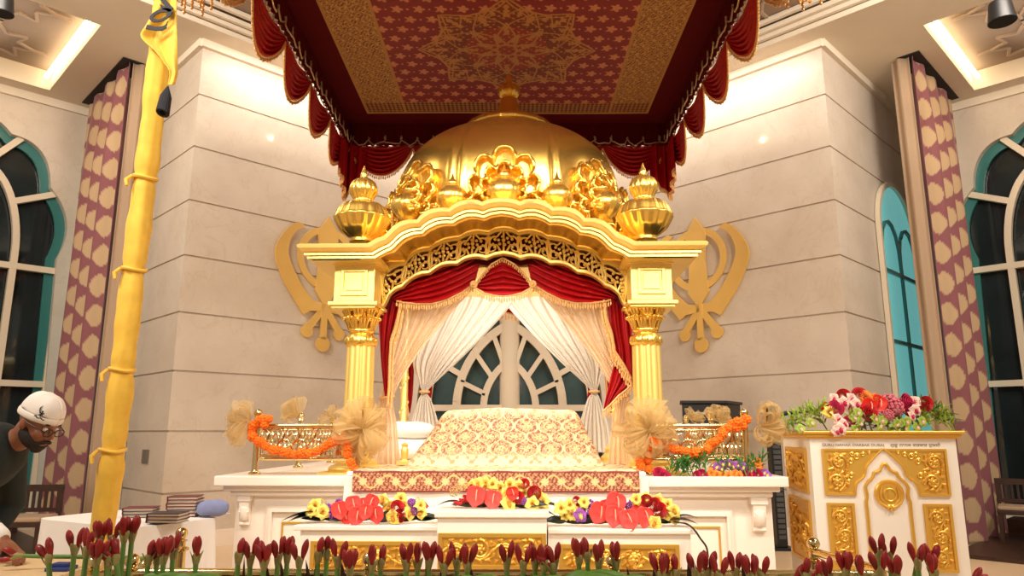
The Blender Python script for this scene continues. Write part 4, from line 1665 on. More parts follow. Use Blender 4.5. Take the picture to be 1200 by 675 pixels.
def cloth_mesh():
    nu, nv = 420, 380
    zf = P(590, 577, 4.915).z
    Xg = np.linspace(FX0, FX1, nu + 1)
    seg = [np.linspace(0, ZM - zf, 40)[:-1], (ZM - zf) + np.linspace(0, 1.75, nv - 39 + 1)]
    S = np.concatenate(seg)
    Xs, Ss = np.meshgrid(Xg, S, indexing='ij')
    drop = ZM - zf
    Y = np.where(Ss < drop, 4.915, 4.915 + (Ss - drop))
    Zb = np.where(Ss < drop, zf + Ss, ZM)
    xa, xb = P(476, 545, 5.4).x, P(704, 545, 5.4).x
    xm = (xa + xb) / 2
    # mound: a wide flat top with sloping front, softened ends
    ends = ss(xa - .02, xa + 0.27, Xs) * (1 - ss(xb - 0.2, xb + .02, Xs))
    front = np.clip((Y - 5.36) / 0.40, 0, 1)
    front = front ** 0.75 * (1 - 0.12 * np.sin(front * PI))
    back = 1 - ss(6.3, 6.62, Y)
    pn = 5.0
    h = 0.41 * ((np.clip(ends ** 0.75, 1e-4, 1) ** -pn + np.clip(front, 1e-4, 1) ** -pn - 1) ** (-1 / pn)) * back
    top = 0.02 * np.exp(-((Xs - xm) / 0.35) ** 2) * front * back
    wr = 0.006 * np.sin(Xs * 23 + Y * 9) * np.sin(Y * 17 + Xs * 4) * (h > 0.02) + 0.004 * np.sin(Xs * 9 + Y * 31) * (Ss > drop)
    Z = Zb + h + top + wr
    Y = Y + np.where(Ss < drop, 0.004 * np.sin(Xs * 25), 0)
    mb = MB()
    n2 = len(S)
    mb.v = np.stack([Xs, Y, Z], -1).reshape(-1, 3).tolist()
    mb.f = [(i * n2 + j, (i + 1) * n2 + j, (i + 1) * n2 + j + 1, i * n2 + j + 1) for i in range(nu) for j in range(n2 - 1)]
    # woven pattern in cloth coordinates
    cream, tan = np.array(L3((224, 202, 164))), np.array(L3((180, 146, 100)))
    brown, rust, gold = np.array(L3((136, 80, 60))), np.array(L3((132, 62, 46))), np.array(L3((232, 190, 120)))
    ds = np.sqrt(np.diff(Y, axis=1) ** 2 + np.diff(Z, axis=1) ** 2)
    L_ = np.concatenate([np.zeros((nu + 1, 1)), np.cumsum(ds, axis=1)], axis=1)
    col = np.empty(Xs.shape + (3,))
    # lace ground
    la = np.sin(Xs * 88) * np.sin(L_ * 88) + 0.7 * np.sin(Xs * 41 + 2 * np.sin(L_ * 37)) * np.sin(L_ * 47)
    col[:] = cream
    col[la > 0.45] = tan
    col[np.abs(la) < 0.06] = np.array(L3((222, 196, 150)))
    # ogee lattice on the mound front
    w, hgt = 0.092, 0.25
    u = Xs / w
    t = (L_ - 0.62) / hgt
    bulge = 0.5 * np.cos(2 * PI * t)
    band = np.zeros(Xs.shape, bool)
    for off in (0, 1):
        c = np.round(u / 2 - off / 2) * 2 + off
        d = np.abs(u - c)
        edge = 0.5 + 0.44 * np.tanh(1.7 * np.cos(2 * PI * t + (PI if off else 0))) / 0.935
        band |= np.abs(d - edge) < 0.075
    cellc = np.where((la > 0.25)[..., None], tan, brown)
    rowi = np.floor(2 * t)
    par = np.round(u)
    fl = (np.sin(Xs * 210 + 3 * np.sin(L_ * 60)) * np.sin(L_ * 190 + 2 * np.sin(Xs * 70))) > 0.55
    for off in (0, 1):
        c = np.round(u / 2 - off / 2) * 2 + off
        tc = np.round(t - off / 2) + off / 2
        dx, dt = (u - c) * w, (t - tc) * hgt
        rr, an = np.hypot(dx, dt), np.arctan2(dt, dx)
        fl |= (rr < 0.012 + 0.022 * np.abs(np.cos(3 * an))) & (rr > 0.005)
        fl |= (np.abs(rr - 0.045) < 0.005) & (np.abs(np.cos(6 * an)) > 0.4)
    cellc = np.where(fl[..., None], np.array(L3((214, 176, 128))), cellc)
    cellc = np.where(band[..., None], np.array(L3((214, 188, 142))), cellc)
    hz = (Y > 5.38) & (Y < 5.80) & (h > 0.05)
    tb = ss(5.36, 5.44, Y) * (1 - ss(5.70, 5.78, Y)) * ss(0.03, 0.1, h)
    col = col * (1 - tb[..., None]) + cellc * tb[..., None]
    # woven border
    bo = (Ss < drop)
    s = Ss / drop
    vx = Xs / 0.11
    vine = np.abs(s - 0.5 - 0.3 * np.sin(vx * PI)) < 0.05
    cx = np.round(vx) * 0.11
    rr, an = np.hypot(Xs - cx, (s - 0.5) * drop), np.arctan2((s - 0.5) * drop, Xs - cx)
    flw = (rr < 0.016 + 0.014 * np.abs(np.cos(4 * an)))
    bc = np.where((np.sin(Xs * 150) * np.sin(Ss * 150) > 0.35)[..., None], np.array(L3((206, 140, 100))), rust)
    bc = np.where((np.sin(Xs * 260 + 4 * np.sin(Ss * 120)) * np.sin(Ss * 300) > 0.5)[..., None], np.array(L3((222, 170, 120))), bc)
    bc = np.where(vine[..., None], gold, bc)
    bc = np.where(flw[..., None], np.array(L3((240, 200, 140))), bc)
    bc = np.where(((s < 0.1) | (s > 0.93))[..., None], np.array(L3((130, 44, 40))), bc)
    col = np.where(bo[..., None], bc, col)
    e = (np.abs(Xs - FX0) < 0.02) | (np.abs(Xs - FX1) < 0.02)
    col = np.where((e & ~bo)[..., None], np.array(L3((190, 130, 96))), col)
    return mb, col.reshape(-1, 3)


mb, cc = cloth_mesh()
m_rum = M('brocade_cloth', (240, 222, 188), rough=0.6, attr=True, bump=0.15, bscale=120)
o = mb.build('brocade_cloth', m_rum, colors=cc, ang=80, solid=0.008, offset=1)
tag(o, 'cream and rust brocade cloth draped over the mound with a vine patterned front border', 'cloth')


def pillow(name, c, sz, mat, label, cat, rz=0, group=None, pw=3.0):
    mb = MB()
    nu, nv = 28, 14
    for i in range(1):
        vs = []

        def fn(u, v):
            a, b = 2 * PI * u, PI * (v - 0.5)
            sp = lambda x, p: math.copysign(abs(x) ** (2 / p), x)
            x = sz[0] / 2 * sp(math.cos(b), pw) * sp(math.cos(a), pw)
            y = sz[1] / 2 * sp(math.cos(b), pw) * sp(math.sin(a), pw)
            z = sz[2] / 2 * sp(math.sin(b), 2.4) + 0.006 * math.sin(9 * x / max(sz[0], .1)) * math.sin(7 * y / max(sz[1], .1))
            q = Matrix.Rotation(rz, 3, 'Z') @ Vector((x, y, z))
            return Vector(c) + q + Vector((0, 0, sz[2] / 2))
        mb.grid(fn, nu, nv)
    o = mb.build(name, mat, ang=80)
    return tag(o, label, cat, group)


cb = P(452, 545, 6.0).x
pillow('cushion', (P(470, 530, 6.75).x, 6.75, ZP + 0.03), (0.5, 0.5, 0.22), m_cotton, 'lower white cushion beside the brocade mound at the left', 'cushion', group='white cushions')
pillow('cushion', (P(470, 530, 6.75).x, 6.75, ZP + 0.225), (0.52, 0.5, 0.16), m_cotton, 'upper white cushion stacked beside the brocade mound at the left', 'cushion', group='white cushions')
g = MB()
gx = P(471, 540, 5.55)
g.box(gx.x - 0.05, gx.x + 0.05, 5.5, 5.6, ZP + 0.05, ZP + 0.075)
g.lathe([(0.035, ZP + 0.07), (0.02, ZP + 0.09), (0.028, ZP + 0.12), (0.03, ZP + 0.16), (0.02, ZP + 0.18), (0.028, ZP + 0.2), (0.006, ZP + 0.215)], 20, (gx.x, 5.55, 0))
tag(g.build('incense_holder', m_goldpale), 'small gold ornament standing at the left edge of the brocade mound', 'ornament')
cl = MB()


def shf(u, v):
    a = Vector((P(402, 552, 5.2).x + 0.05 + 0.3 * u, 5.02 + 0.5 * v, ZP + 0.034 + 0.012 * math.sin(9 * u + 7 * v) ** 2 + 0.03 * math.sin(PI * u) * math.sin(PI * v)))
    return a


# ================================================================== brass railings with bows and garlands
XP = (xl + xr) / 2
ZB0, ZB1 = Z_(538, 5.1), Z_(499, 5.1)


def post(name, parent, x, y, zt_, ball=True):
    mb = MB().lathe([(0.042, ZP), (0.042, ZP + 0.012), (0.026, ZP + 0.022), (0.02, ZP + 0.04), (0.02, zt_ - 0.05), (0.028, zt_ - 0.045), (0.024, zt_ - 0.035)], 20, (x, y, 0))
    o = mb.build(name, m_brass, parent)
    if ball:
        MB().ell((x, y, zt_ - 0.012), 0.03, 16, 10).build('ball', m_brass, o)
    return o


def lattice(p, q, za, zb, parent):
    """framed panel of overlapping arches between posts p and q"""
    p, q = Vector((*p, 0)), Vector((*q, 0))
    d = q - p
    L_ = d.length
    d.normalize()
    nv = d.cross(Vector((0, 0, 1)))
    mb = MB()
    for z, r in ((za, 0.014), (zb, 0.018), (za + 0.022, 0.006), (zb - 0.028, 0.006)):
        mb.tube([p + Vector((0, 0, z)), q + Vector((0, 0, z))], r, 10)
    mb.build('rail', m_brass, parent)
    mb = MB()
    n = max(2, round(L_ / 0.105))
    w = L_ / n
    hh = (zb - za - 0.05)
    rows = 2
    for r in range(rows):
        for k in range(-1, n):
            c = (k + 0.5 + 0.5 * (r % 2) + (0.5 if k == -1 else 0)) * w
            if k == -1:
                if r % 2 == 0:
                    continue
                c = 0.0
            pts = []
            for j in range(11):
                a = PI * j / 10
                t = c + 0.5 * w * 1.25 * math.cos(a)
                if t < 0 or t > L_:
                    continue
                pts.append(p + d * t + Vector((0, 0, za + 0.022 + hh * (r / rows) + hh / rows * 1.25 * math.sin(a))))
            if len(pts) > 2:
                mb.tube(pts, 0.0075, 6)
                ip_ = [pts[0].lerp(pts[-1], 0.5) + (q - pts[0].lerp(pts[-1], 0.5)) * 0.55 for q in pts]
                mb.tube(ip_, 0.005, 6)
    for k in range(n + 1):
        mb.tube([p + d * k * w + Vector((0, 0, za + 0.02)), p + d * k * w + Vector((0, 0, za + 0.02 + hh * 0.4))], 0.005, 6)
    mb.build('arch_lattice', m_brass, parent)


def tulle(name, c, r, label, group, seed, n=16, spread=(0, 2 * PI), ysq=0.5):
    """bow of soft ruffled loops of net"""
    rr = random.Random(seed)
    mb = MB()
    c = Vector(c)
    for k in range(n):
        a = spread[0] + (spread[1] - spread[0]) * (k + rr.random()) / n
        d = Vector((math.cos(a), rr.uniform(-0.9, 0.25), math.sin(a))).normalized()
        u, w = frame(d)
        tw = rr.uniform(0, PI)
        u, w = u * math.cos(tw) + w * math.sin(tw), w * math.cos(tw) - u * math.sin(tw)
        L_ = r * rr.uniform(0.75, 1.2)
        wd = r * rr.uniform(0.45, 0.8)
        ph, p2 = rr.random() * 6, rr.random() * 6
        op = rr.uniform(0.18, 0.34)

        def fn(s, t):
            th = (s * 2 - 1) * PI * 0.92                      # out along one side of the loop and back along the other
            out = L_ * (0.5 + 0.5 * math.cos(th))
            sideways = L_ * op * math.sin(th)
            fl = 0.12 + 0.88 * (out / L_) ** 0.7
            x = (t - 0.5) * wd * fl
            ruf = 0.06 * r * fl * (math.sin(t * 11 + ph + 3 * s) + 0.6 * math.sin(t * 23 + p2 - 5 * s))
            return c + d * (out + 0.05 * r * math.sin(t * 7 + p2) * fl) + w * (sideways + ruf) + u * (x + 0.04 * r * math.sin(s * 9 + ph))
        mb.grid(fn, 16, 14)
    mb.ell(c, r * 0.14, 10, 6)
    o = mb.build(name, m_tulle, ang=180)
    return tag(o, label, 'bow', group)


m_mari = M('marigold_orange', (244, 116, 10), rough=0.7, noise=0.25, nscale=90)


def marigold_mesh():
    mb = MB()
    rr = random.Random(4)
    for i in range(26):
        z = 1 - 2 * (i + 0.5) / 26
        a = i * 2.39996
        s = math.sqrt(1 - z * z)
        d = Vector((s * math.cos(a), s * math.sin(a), z))
        mb.ell(d * 0.021, (0.0105, 0.0105, 0.0105), 6, 4)
    mb.ell((0, 0, 0), 0.022, 8, 6)
    return mb


MARI = marigold_mesh()


def garland(paths, Y, label):
    a0 = P(*paths[0][0], Y)
    root = thing('marigold_garland', label, 'garland', a0, 'marigold garlands')
    first = None
    proto = None
    for path in paths:
        pts = smoothpath([P(a, b, Y) for a, b in path], 6)
        L_ = sum((q - p).length for p, q in zip(pts[:-1], pts[1:]))
        pts = interp(pts, max(2, int(L_ / 0.033)))
        for p in pts:
            q = p + Vector((rnd.uniform(-.01, .01), rnd.uniform(-.015, .015), rnd.uniform(-.008, .008)))
            if proto is None:
                mb = MB()
                mb.mix(MARI, Matrix.Translation(a0))
                proto = mb.build('marigold', m_mari, root, ang=180)
                o = proto
            else:
                o = proto.copy()
                COL.objects.link(o)
            o.location = q - a0
            o.rotation_euler = (rnd.random() * 6, rnd.random() * 6, rnd.random() * 6)
            o.scale = [rnd.uniform(0.95, 1.25)] * 3
    return root


YR = 5.12
for s, nm in ((1, 'left'), (-1, 'right')):
    xo = X_(294, YR) if s == 1 else X_(874, YR)
    xi = X_(417, YR) if s == 1 else X_(757, YR)
    zt_ = Z_(482, YR)
    root = thing('brass_railing', 'low polished brass railing with arched lattice on the %s side of the platform' % nm, 'railing', ((xo + xi) / 2, 6.0, ZP),
                 'brass platform railings')
    post('post', root, xo, YR, zt_)
    post('post', root, xi, YR, zt_)
    post('post', root, xo, 6.07, zt_)
    post('post', root, xo, 7.05, zt_)
    lattice((xo + s * 0.035, YR), (xi - s * 0.03, YR), ZB0, ZB1, root)
    lattice((xo, YR + 0.03), (xo, 6.04), ZB0, ZB1, root)
    lattice((xo, 6.1), (xo, 7.02), ZB0, ZB1, root)
tulle('tulle_bow', P(287, 494, YR - 0.06), 0.17, 'gold tulle bow tied to the outer post of the left railing', 'gold tulle bows', 1, 9, (PI * 0.55, PI * 1.5))
tulle('tulle_bow', P(425, 505, YR - 0.04), 0.2, 'full gold tulle bow tied at the foot of the left front column', 'gold tulle bows', 2, 22)
tulle('tulle_bow', P(757, 505, YR - 0.04), 0.2, 'full gold tulle bow tied at the foot of the right front column', 'gold tulle bows', 3, 22)
tulle('tulle_bow', P(889, 499, YR - 0.06), 0.165, 'gold tulle bow tied to the outer post of the right railing', 'gold tulle bows', 4, 12, (-PI * 0.65, PI * 0.6))
tulle('tulle_bow', P(341, 488, 6.05), 0.14, 'gold tulle bow tied to the middle post of the left railing', 'gold tulle bows', 5, 8, (PI * 0.4, PI * 1.1))
tulle('tulle_bow', P(381, 491, 7.0), 0.12, 'gold tulle bow on the rearmost post of the left railing', 'gold tulle bows', 6, 7, (PI * 0.3, PI * 1.2))
tulle('tulle_bow', P(835, 492, 6.05), 0.13, 'gold tulle bow tied to the middle post of the right railing', 'gold tulle bows', 7, 8, (-PI * 0.1, PI * 0.9))
tulle('tulle_bow', P(803, 493, 7.0), 0.11, 'gold tulle bow on the rearmost post of the right railing', 'gold tulle bows', 8, 7, (-PI * 0.1, PI * 0.7))
garland([[(312, 492), (300, 493), (292, 502), (293, 511), (303, 519), (316, 526), (332, 530), (350, 532), (366, 529), (381, 523), (398, 514)],
         [(405, 518), (407, 532), (409, 544), (415, 552)], [(300, 496), (308, 497)]], 5.05, 'orange marigold garland looped along the left brass railing')
garland([[(873, 493), (862, 495), (852, 499), (844, 509), (835, 518), (824, 526), (811, 531), (797, 529), (784, 525), (772, 519), (762, 516)],
         [(759, 524), (758, 536), (758, 548)], [(747, 540), (751, 546)], [(868, 498), (860, 500)]], 5.05, 'orange marigold garland looped along the right brass railing')
# ================================================================== flower kinds (shared meshes, facing -Y)
m_coral = M('anthurium_coral', (242, 78, 72), rough=0.45, noise=0.16, nscale=22, spec=0.35)
m_orange_r = M('anthurium_red', (220, 40, 24), rough=0.42, spec=0.35)
m_spad = M('spadix_cream', (250, 160, 130), rough=0.5)
m_yellow = M('yellow_petal', (246, 224, 108), rough=0.55, noise=0.14, nscale=40)
m_pale = M('pale_pink_petal', (240, 206, 190), rough=0.55, noise=0.12, nscale=40)
m_pink = M('pink_petal', (224, 120, 140), rough=0.6, noise=0.2, nscale=60)
m_magenta = M('magenta_petal', (196, 30, 84), rough=0.55, noise=0.2, nscale=40)
m_purple = M('purple_petal', (152, 78, 168), rough=0.6, noise=0.25, nscale=60)
m_redp = M('red_petal', (196, 18, 26), rough=0.45, noise=0.2, nscale=40)
m_orangep = M('orange_petal', (242, 138, 40), rough=0.55, noise=0.2, nscale=40)
m_throat = M('amber_throat', (206, 140, 40), rough=0.6)
m_beige = M('dry_filler', (214, 184, 110), rough=0.8, noise=0.2, nscale=60)
FL = {}


def k_anthurium():
    mb = MB()

    def fn(u, v):
        a = 2 * PI * v
        r = (1 - 0.62 * abs(math.sin(a / 2 + 0.0)) * 0 + 0.0)
        # heart outline: notch at the top, point at the bottom
        t = a
        x = 0.92 * math.sin(t) ** 3 if False else math.sin(t) * (0.86 + 0.14 * math.cos(2 * t)) * (1.0 - 0.22 * (1 - math.cos(t)) / 2)
        z = 0.78 * math.cos(t) + 0.14 * math.cos(2 * t) - 0.12 * math.exp(-(min(t, 2 * PI - t) / 0.35) ** 2) - 0.34 * math.exp(-((t - PI) / 0.4) ** 2)
        bow = 0.16 * u * u - 0.05 * math.sin(u * PI) * math.cos(2 * t)
        return Vector((x * u * 0.074, -bow * 0.04, z * u * 0.06))
    mb.grid(fn, 10, 32)
    sp = MB().tube(smoothpath([Vector((0, -0.002, 0.03)), Vector((0.003, -0.02, 0.018)), Vector((0.008, -0.032, -0.004)), Vector((0.012, -0.036, -0.022))], 5),
                   [0.0034] * 12 + [0.003, 0.0026, 0.002, 0.001], 8)
    return mb, sp


def k_bloom(np_=6, w=0.46, cup=0.35, lip=False):
    mb = MB()
    for k in range(np_):
        a = 2 * PI * k / np_ + 0.2
        d = Vector((math.sin(a), 0, math.cos(a)))
        t = Vector((math.cos(a), 0, -math.sin(a)))
        s = 1.0 if k % 2 == 0 else 0.9

        def fn(u, v):
            wd = w * math.sin(PI * min(1, 0.06 + 0.94 * u) ** 0.75) * 0.034
            x = (v - 0.5) * 2 * wd
            y = -cup * 0.034 * math.sin(u * PI * 0.8) + 0.006 * u * u - 0.25 * abs(v - 0.5) * wd
            return d * (0.034 * s * u) + t * x + Vector((0, y, 0))
        mb.grid(fn, 6, 6)
    c = MB()
    if lip:
        c.ell((0, -0.012, -0.008), (0.008, 0.01, 0.011), 8, 6)
    for k in range(6):
        a = k * 1.05
        c.tube([(0, -0.002, 0), (0.004 * math.cos(a), -0.012, 0.004 * math.sin(a)), (0.008 * math.cos(a), -0.02, 0.008 * math.sin(a))], 0.0016, 5)
    return mb, c


def k_cluster(n, R_, r, flat=1.0, seed=2, petal=False):
    mb = MB()
    for i in range(n):
        z = 1 - 2 * (i + 0.5) / n
        a = i * 2.39996
        s = math.sqrt(1 - z * z)
        d = Vector((s * math.cos(a), s * math.sin(a) * flat, z))
        q = d * R_ * (0.82 + 0.25 * ((i * 37) % 10) / 10)
        if petal:
            u, w = frame(d)
            for j in range(4):
                b = j * PI / 2 + i
                mb.ell(q + (u * math.cos(b) + w * math.sin(b)) * r * 0.8, (r, r, r * 0.8), 6, 4)
        else:
            mb.ell(q, r, 6, 4)
    return mb, None


def k_spike():
    mb = MB()
    for i in range(44):
        f = i / 43
        a = i * 2.4
        rr = 0.022 * (1 - 0.75 * f)
        q = Vector((rr * math.cos(a), rr * math.sin(a), 0.11 * f))
        mb.ell(q, (0.0085, 0.0085, 0.011), 6, 4)
    return mb, None


def k_rose():
    mb = MB()
    for ring in range(5):
        for k in range(5):
            a = 2 * PI * k / 5 + ring * 0.6
            R_ = 0.006 + 0.0055 * ring

            def fn(u, v):
                b = a + (v - 0.5) * 1.5
                y = -0.026 + 0.004 * ring + (1 - u) * 0.02
                rr = R_ * (0.7 + 0.5 * u)
                return Vector((rr * math.cos(b), y, rr * math.sin(b)))
            mb.grid(fn, 3, 6)
    return mb, None


def k_leaf(w=0.2, n=12, curl=0.25):
    """blade along +X, length 1, upper face +Z"""
    mb = MB()

    def fn(u, v):
        wd = w * math.sin(PI * (0.03 + 0.97 * u) ** 0.8) * (1 - 0.2 * u)
        x = (v - 0.5) * wd
        return Vector((u, x, curl * math.sin(u * PI * 0.9) * 0.4 + abs(v - 0.5) * wd * 0.35 - 0.25 * curl * u * u))
    mb.grid(fn, n, 4)
    return mb, None


def k_sprig():
    mb = MB()
    lf = k_leaf(0.34, 6)[0]
    for i in range(11):
        f = i / 10
        a = i * 2.4
        X = Matrix.Translation((0.012 * math.cos(a), 0.012 * math.sin(a), 0.07 * f)) @ Matrix.Rotation(a, 4, 'Z') @ Matrix.Rotation(-0.5 - 0.6 * f, 4, 'Y') @ Matrix.Scale(0.045, 4)
        mb.mix(lf, X)
    mb.tube([(0, 0, -0.03), (0, 0, 0.075)], 0.003, 5)
    return mb, None


def flower_mesh(kind):
    if kind in FL:
        return FL[kind]
    spec = {
        'anthurium': (k_anthurium, m_coral, m_spad, 0.0012), 'red_anthurium': (k_anthurium, m_orange_r, m_spad, 0.0012),
        'yellow_lily': (lambda: k_bloom(6, 0.5, 0.5), m_yellow, m_throat, 0.0008), 'yellow_orchid': (lambda: k_bloom(5, 0.62, 0.3, True), m_yellow, m_throat, 0.0008),
        'pale_orchid': (lambda: k_bloom(5, 0.6, 0.25, True), m_pale, m_magenta, 0.0008), 'green_orchid': (lambda: k_bloom(5, 0.55, 0.3, True), m_lime, m_pale, 0.0008),
        'purple_statice': (lambda: k_cluster(30, 0.026, 0.0075), m_purple, None, 0), 'purple_orchid': (lambda: k_bloom(5, 0.6, 0.3, True), m_purple, m_yellow, 0.0008),
        'hydrangea': (lambda: k_cluster(46, 0.05, 0.007, petal=True), m_pink, None, 0), 'red_ginger': (k_spike, m_redp, None, 0),
        'red_rose': (k_rose, m_redp, None, 0.001), 'magenta_flower': (k_rose, m_magenta, None, 0.001), 'orange_lily': (lambda: k_bloom(6, 0.55, 0.4), m_orangep, m_throat, 0.0008),
        'leaf': (lambda: k_leaf(0.4), m_darkleaf, None, 0.004), 'green_leaf': (lambda: k_leaf(0.28), m_green, None, 0.004),
        'green_sprig': (k_sprig, m_green, None, 0.001), 'lime_sprig': (k_sprig, m_lime, None, 0.001), 'dry_filler': (lambda: k_cluster(34, 0.03, 0.005), m_beige, None, 0),
    }[kind]
    FL[kind] = spec
    return spec


FPROTO = {}


def flower(kind, root, pos, rot=(0, 0, 0), s=1.0):
    pos = Vector(pos)
    rl = wloc(root)
    if kind not in FPROTO:
        fn, mt, mt2, th = flower_mesh(kind)
        a, b = fn()
        o = a.build(kind, mt, root, ang=80, local=True, solid=th)
        FPROTO[kind] = [o]
        if b is not None:
            nm = 'spadix' if 'anth' in kind else 'flower_centre'
            FPROTO[kind].append(b.build(nm, mt2, o, local=True))
    else:
        src = FPROTO[kind]
        o = src[0].copy()
        COL.objects.link(o)
        o.parent = root
        for k in src[1:]:
            c = k.copy()
            COL.objects.link(c)
            c.parent = o
    o.location = pos - rl
    o.rotation_euler = rot
    o.scale = (s, s, s)
    return o


def arrangement(name, label, cat, base, items, leaves, Y, group=None, jit=0.03, ztop=None):
    root = thing(name, label, cat, base, group)
    rr = random.Random(len(items))
    for it in items:
        kind, px, py = it[:3]
        s = it[3] if len(it) > 3 else 1.0
        dy = it[4] if len(it) > 4 else rr.uniform(-jit, jit)
        p = P(px, py, Y + dy)
        if kind in ('green_sprig', 'lime_sprig', 'red_ginger'):
            rot = (rr.uniform(-.5, .6), rr.uniform(-.7, .7) + (it[5] if len(it) > 5 else 0), rr.uniform(0, 6))
        else:
            q = 0.55 if 'anth' in kind else 1.0
            rot = (rr.uniform(-0.35, 0.1) * q, rr.uniform(-0.5, 0.5) * (1.2 if q < 1 else 1), rr.uniform(-0.5, 0.5) * q)
            if kind in ('yellow_lily', 'yellow_orchid', 'orange_lily', 'purple_orchid'):
                s *= 1.3
        flower(kind, root, p, rot, s)
    for kind, px, py, L_, az, el in leaves:
        p = P(px, py, Y + 0.02)
        if ztop is not None:
            p.z = max(p.z, ztop + 0.012)
        roll = rr.uniform(-.2, .2) if el != 0.06 else (0.95 if math.cos(az) > 0 else -0.95)
        flower(kind, root, p, (roll, -el, az), L_)
    return root


A_, Yl, Yo, PU, RR, RG = 'anthurium', 'yellow_lily', 'yellow_orchid', 'purple_statice', 'red_rose', 'red_ginger'
YA = 4.62
lv = lambda xs, y: [('leaf', x, y, 0.15 + 0.03 * (k % 3), (0.25 - 0.35 * (k % 3)) if k % 2 else (PI + 0.3 - 0.25 * (k % 3)), 0.06) for k, x in enumerate(xs)]
LL = [(Yl, 371, 594, 1.3), (Yl, 378, 601, 1.25), (Yl, 366, 600, 1.0), (PU, 385, 596, 1.0), (PU, 390, 603, 1.0), (PU, 398, 589, .8),
      (A_, 399, 598, 1.05, -.05), (A_, 415, 591, 1.0, -.06), (A_, 419, 605, 1.05, -.09), (A_, 430, 600, .9, -.1), (A_, 437, 589, 1.0, -.04), (A_, 443, 603, 1.0, -.08),
      (A_, 408, 606, .9, -.03), (A_, 427, 592, .9, 0.0),
      (Yo, 451, 586, 1.0), (Yo, 457, 594, 1.1), (Yo, 463, 606, 1.2, -.06), (Yl, 470, 585, 1.1), (Yo, 481, 602, 1.1), (Yl, 476, 592, 1.0), (RR, 467, 595, 1.3, -.05), (RR, 472, 604, 1.3, -.06),
      (PU, 484, 589, .9), (PU, 488, 599, .9), (Yl, 494, 593, 1.0), (Yo, 496, 601, 1.0), (RG, 503, 595, .35), ('dry_filler', 380, 588, .5), ('dry_filler', 491, 586, .6)]
arr1 = arrangement('flower_arrangement', 'coral anthurium arrangement with yellow lilies on the low plinth left of centre', 'flowers', (P(430, 612, YA).x, YA, ZL), LL,
                   [('leaf', 385, 607, 0.28, PI + 0.25, -0.02), ('leaf', 376, 609, 0.2, PI + 0.5, 0.0), ('leaf', 498, 607, 0.13, -0.4, -0.1)] + lv((382, 394, 406, 418, 430, 442, 454, 466, 478, 490), 609),
                   YA, 'anthurium arrangements on the plinths', ztop=ZL)
LC = [(RG, 541, 588, .7, 0, -0.9), (RG, 546, 584, .75, .03, -0.8), (RG, 535, 590, .6, 0.0, -1.1), ('dry_filler', 533, 578, .8), ('dry_filler', 540, 572, .8), ('dry_filler', 548, 569, .7),
      (A_, 560, 581, 1.2, -.05), (A_, 580, 585, 1.1, -.05), (Yo, 563, 567, 1.0), (Yo, 572, 566, 1.0), (Yl, 581, 568, 1.1), (Yl, 589, 572, 1.1), (Yo, 596, 579, 1.1), (Yo, 598, 590, 1.2, -.06),
      (Yl, 601, 568, 1.1), (Yl, 610, 570, 1.1), (Yl, 615, 578, 1.1), (Yl, 626, 590, 1.2, -.04), (Yl, 639, 588, 1.2), (Yl, 633, 583, 1.1), ('red_anthurium', 603, 578, .8, -.07), (RR, 609, 583, 1.2, -.05),
      (PU, 616, 587, .8, -.05), (RR, 629, 578, 1.4), (RR, 617, 567, 1.0), (RR, 555, 574, 1.0, .03), (Yo, 556, 568, .9, .05), (Yl, 621, 583, 1.0)]
arr2 = arrangement('flower_arrangement', 'flower arrangement with red ginger and two anthuriums on the taller middle plinth', 'flowers', (P(580, 598, YA).x, YA, ZCt), LC,
                   [('leaf', 545, 590, 0.17, PI + 0.15, -.05), ('leaf', 634, 592, 0.15, -0.3, -0.1)] + lv((558, 568, 578, 588, 598, 608, 618), 592), YA,
                   'anthurium arrangements on the plinths', ztop=ZCt)
LR = [(Yl, 659, 596, 1.2), (Yl, 669, 592, 1.1), (Yl, 673, 602, 1.1), (Yl, 681, 595, 1.0), (Yl, 686, 589, 1.0), (RR, 677, 587, .9), ('purple_orchid', 682, 604, 1.1, -.05), (PU, 694, 590, .9), (PU, 690, 598, .8),
      (A_, 704, 600, 1.25, -.06), (A_, 723, 589, 1.3, -.05), (A_, 722, 604, 1.2, -.08), (A_, 739, 608, 1.2, -.1), (A_, 757, 605, 1.15, -.07), (A_, 749, 598, 1.0, -.03), (A_, 713, 594, 1.0, 0),
      (PU, 742, 590, .9), (PU, 738, 593, .8), (Yl, 746, 585, 1.0), (Yl, 757, 583, 1.0), (Yl, 773, 586, 1.1), (RR, 759, 586, 1.2), (RR, 768, 591, 1.3, -.04), (RR, 774, 597, 1.4, -.05),
      (Yo, 781, 601, 1.1), (Yo, 790, 598, 1.1), (Yo, 791, 606, 1.0), (Yo, 769, 612, 1.1, -.07), (PU, 780, 596, .6), (Yl, 784, 591, 1.0), (Yl, 664, 604, .9)]
arr3 = arrangement('flower_arrangement', 'coral anthurium arrangement with trailing twig on the low plinth right of centre', 'flowers', (P(725, 614, YA).x, YA, ZRr), LR,
                   [('leaf', 652, 604, 0.15, PI + 0.3, 0.2), ('leaf', 788, 607, 0.16, -0.1, 0.05), ('leaf', 780, 611, 0.2, -0.3, 0.0)] + lv((664, 676, 688, 700, 712, 724, 736, 748, 760, 772), 611), YA,
                   'anthurium arrangements on the plinths', ztop=ZRr)
tw = MB().tube(smoothpath([P(790, 611, 4.6), P(805, 613, 4.58), P(815, 620, 4.47), P(822, 630, 4.46), P(829, 640, 4.46), P(831, 652, 4.46)], 6), 0.006, 6)
tw.build('twig', m_wood, arr3)

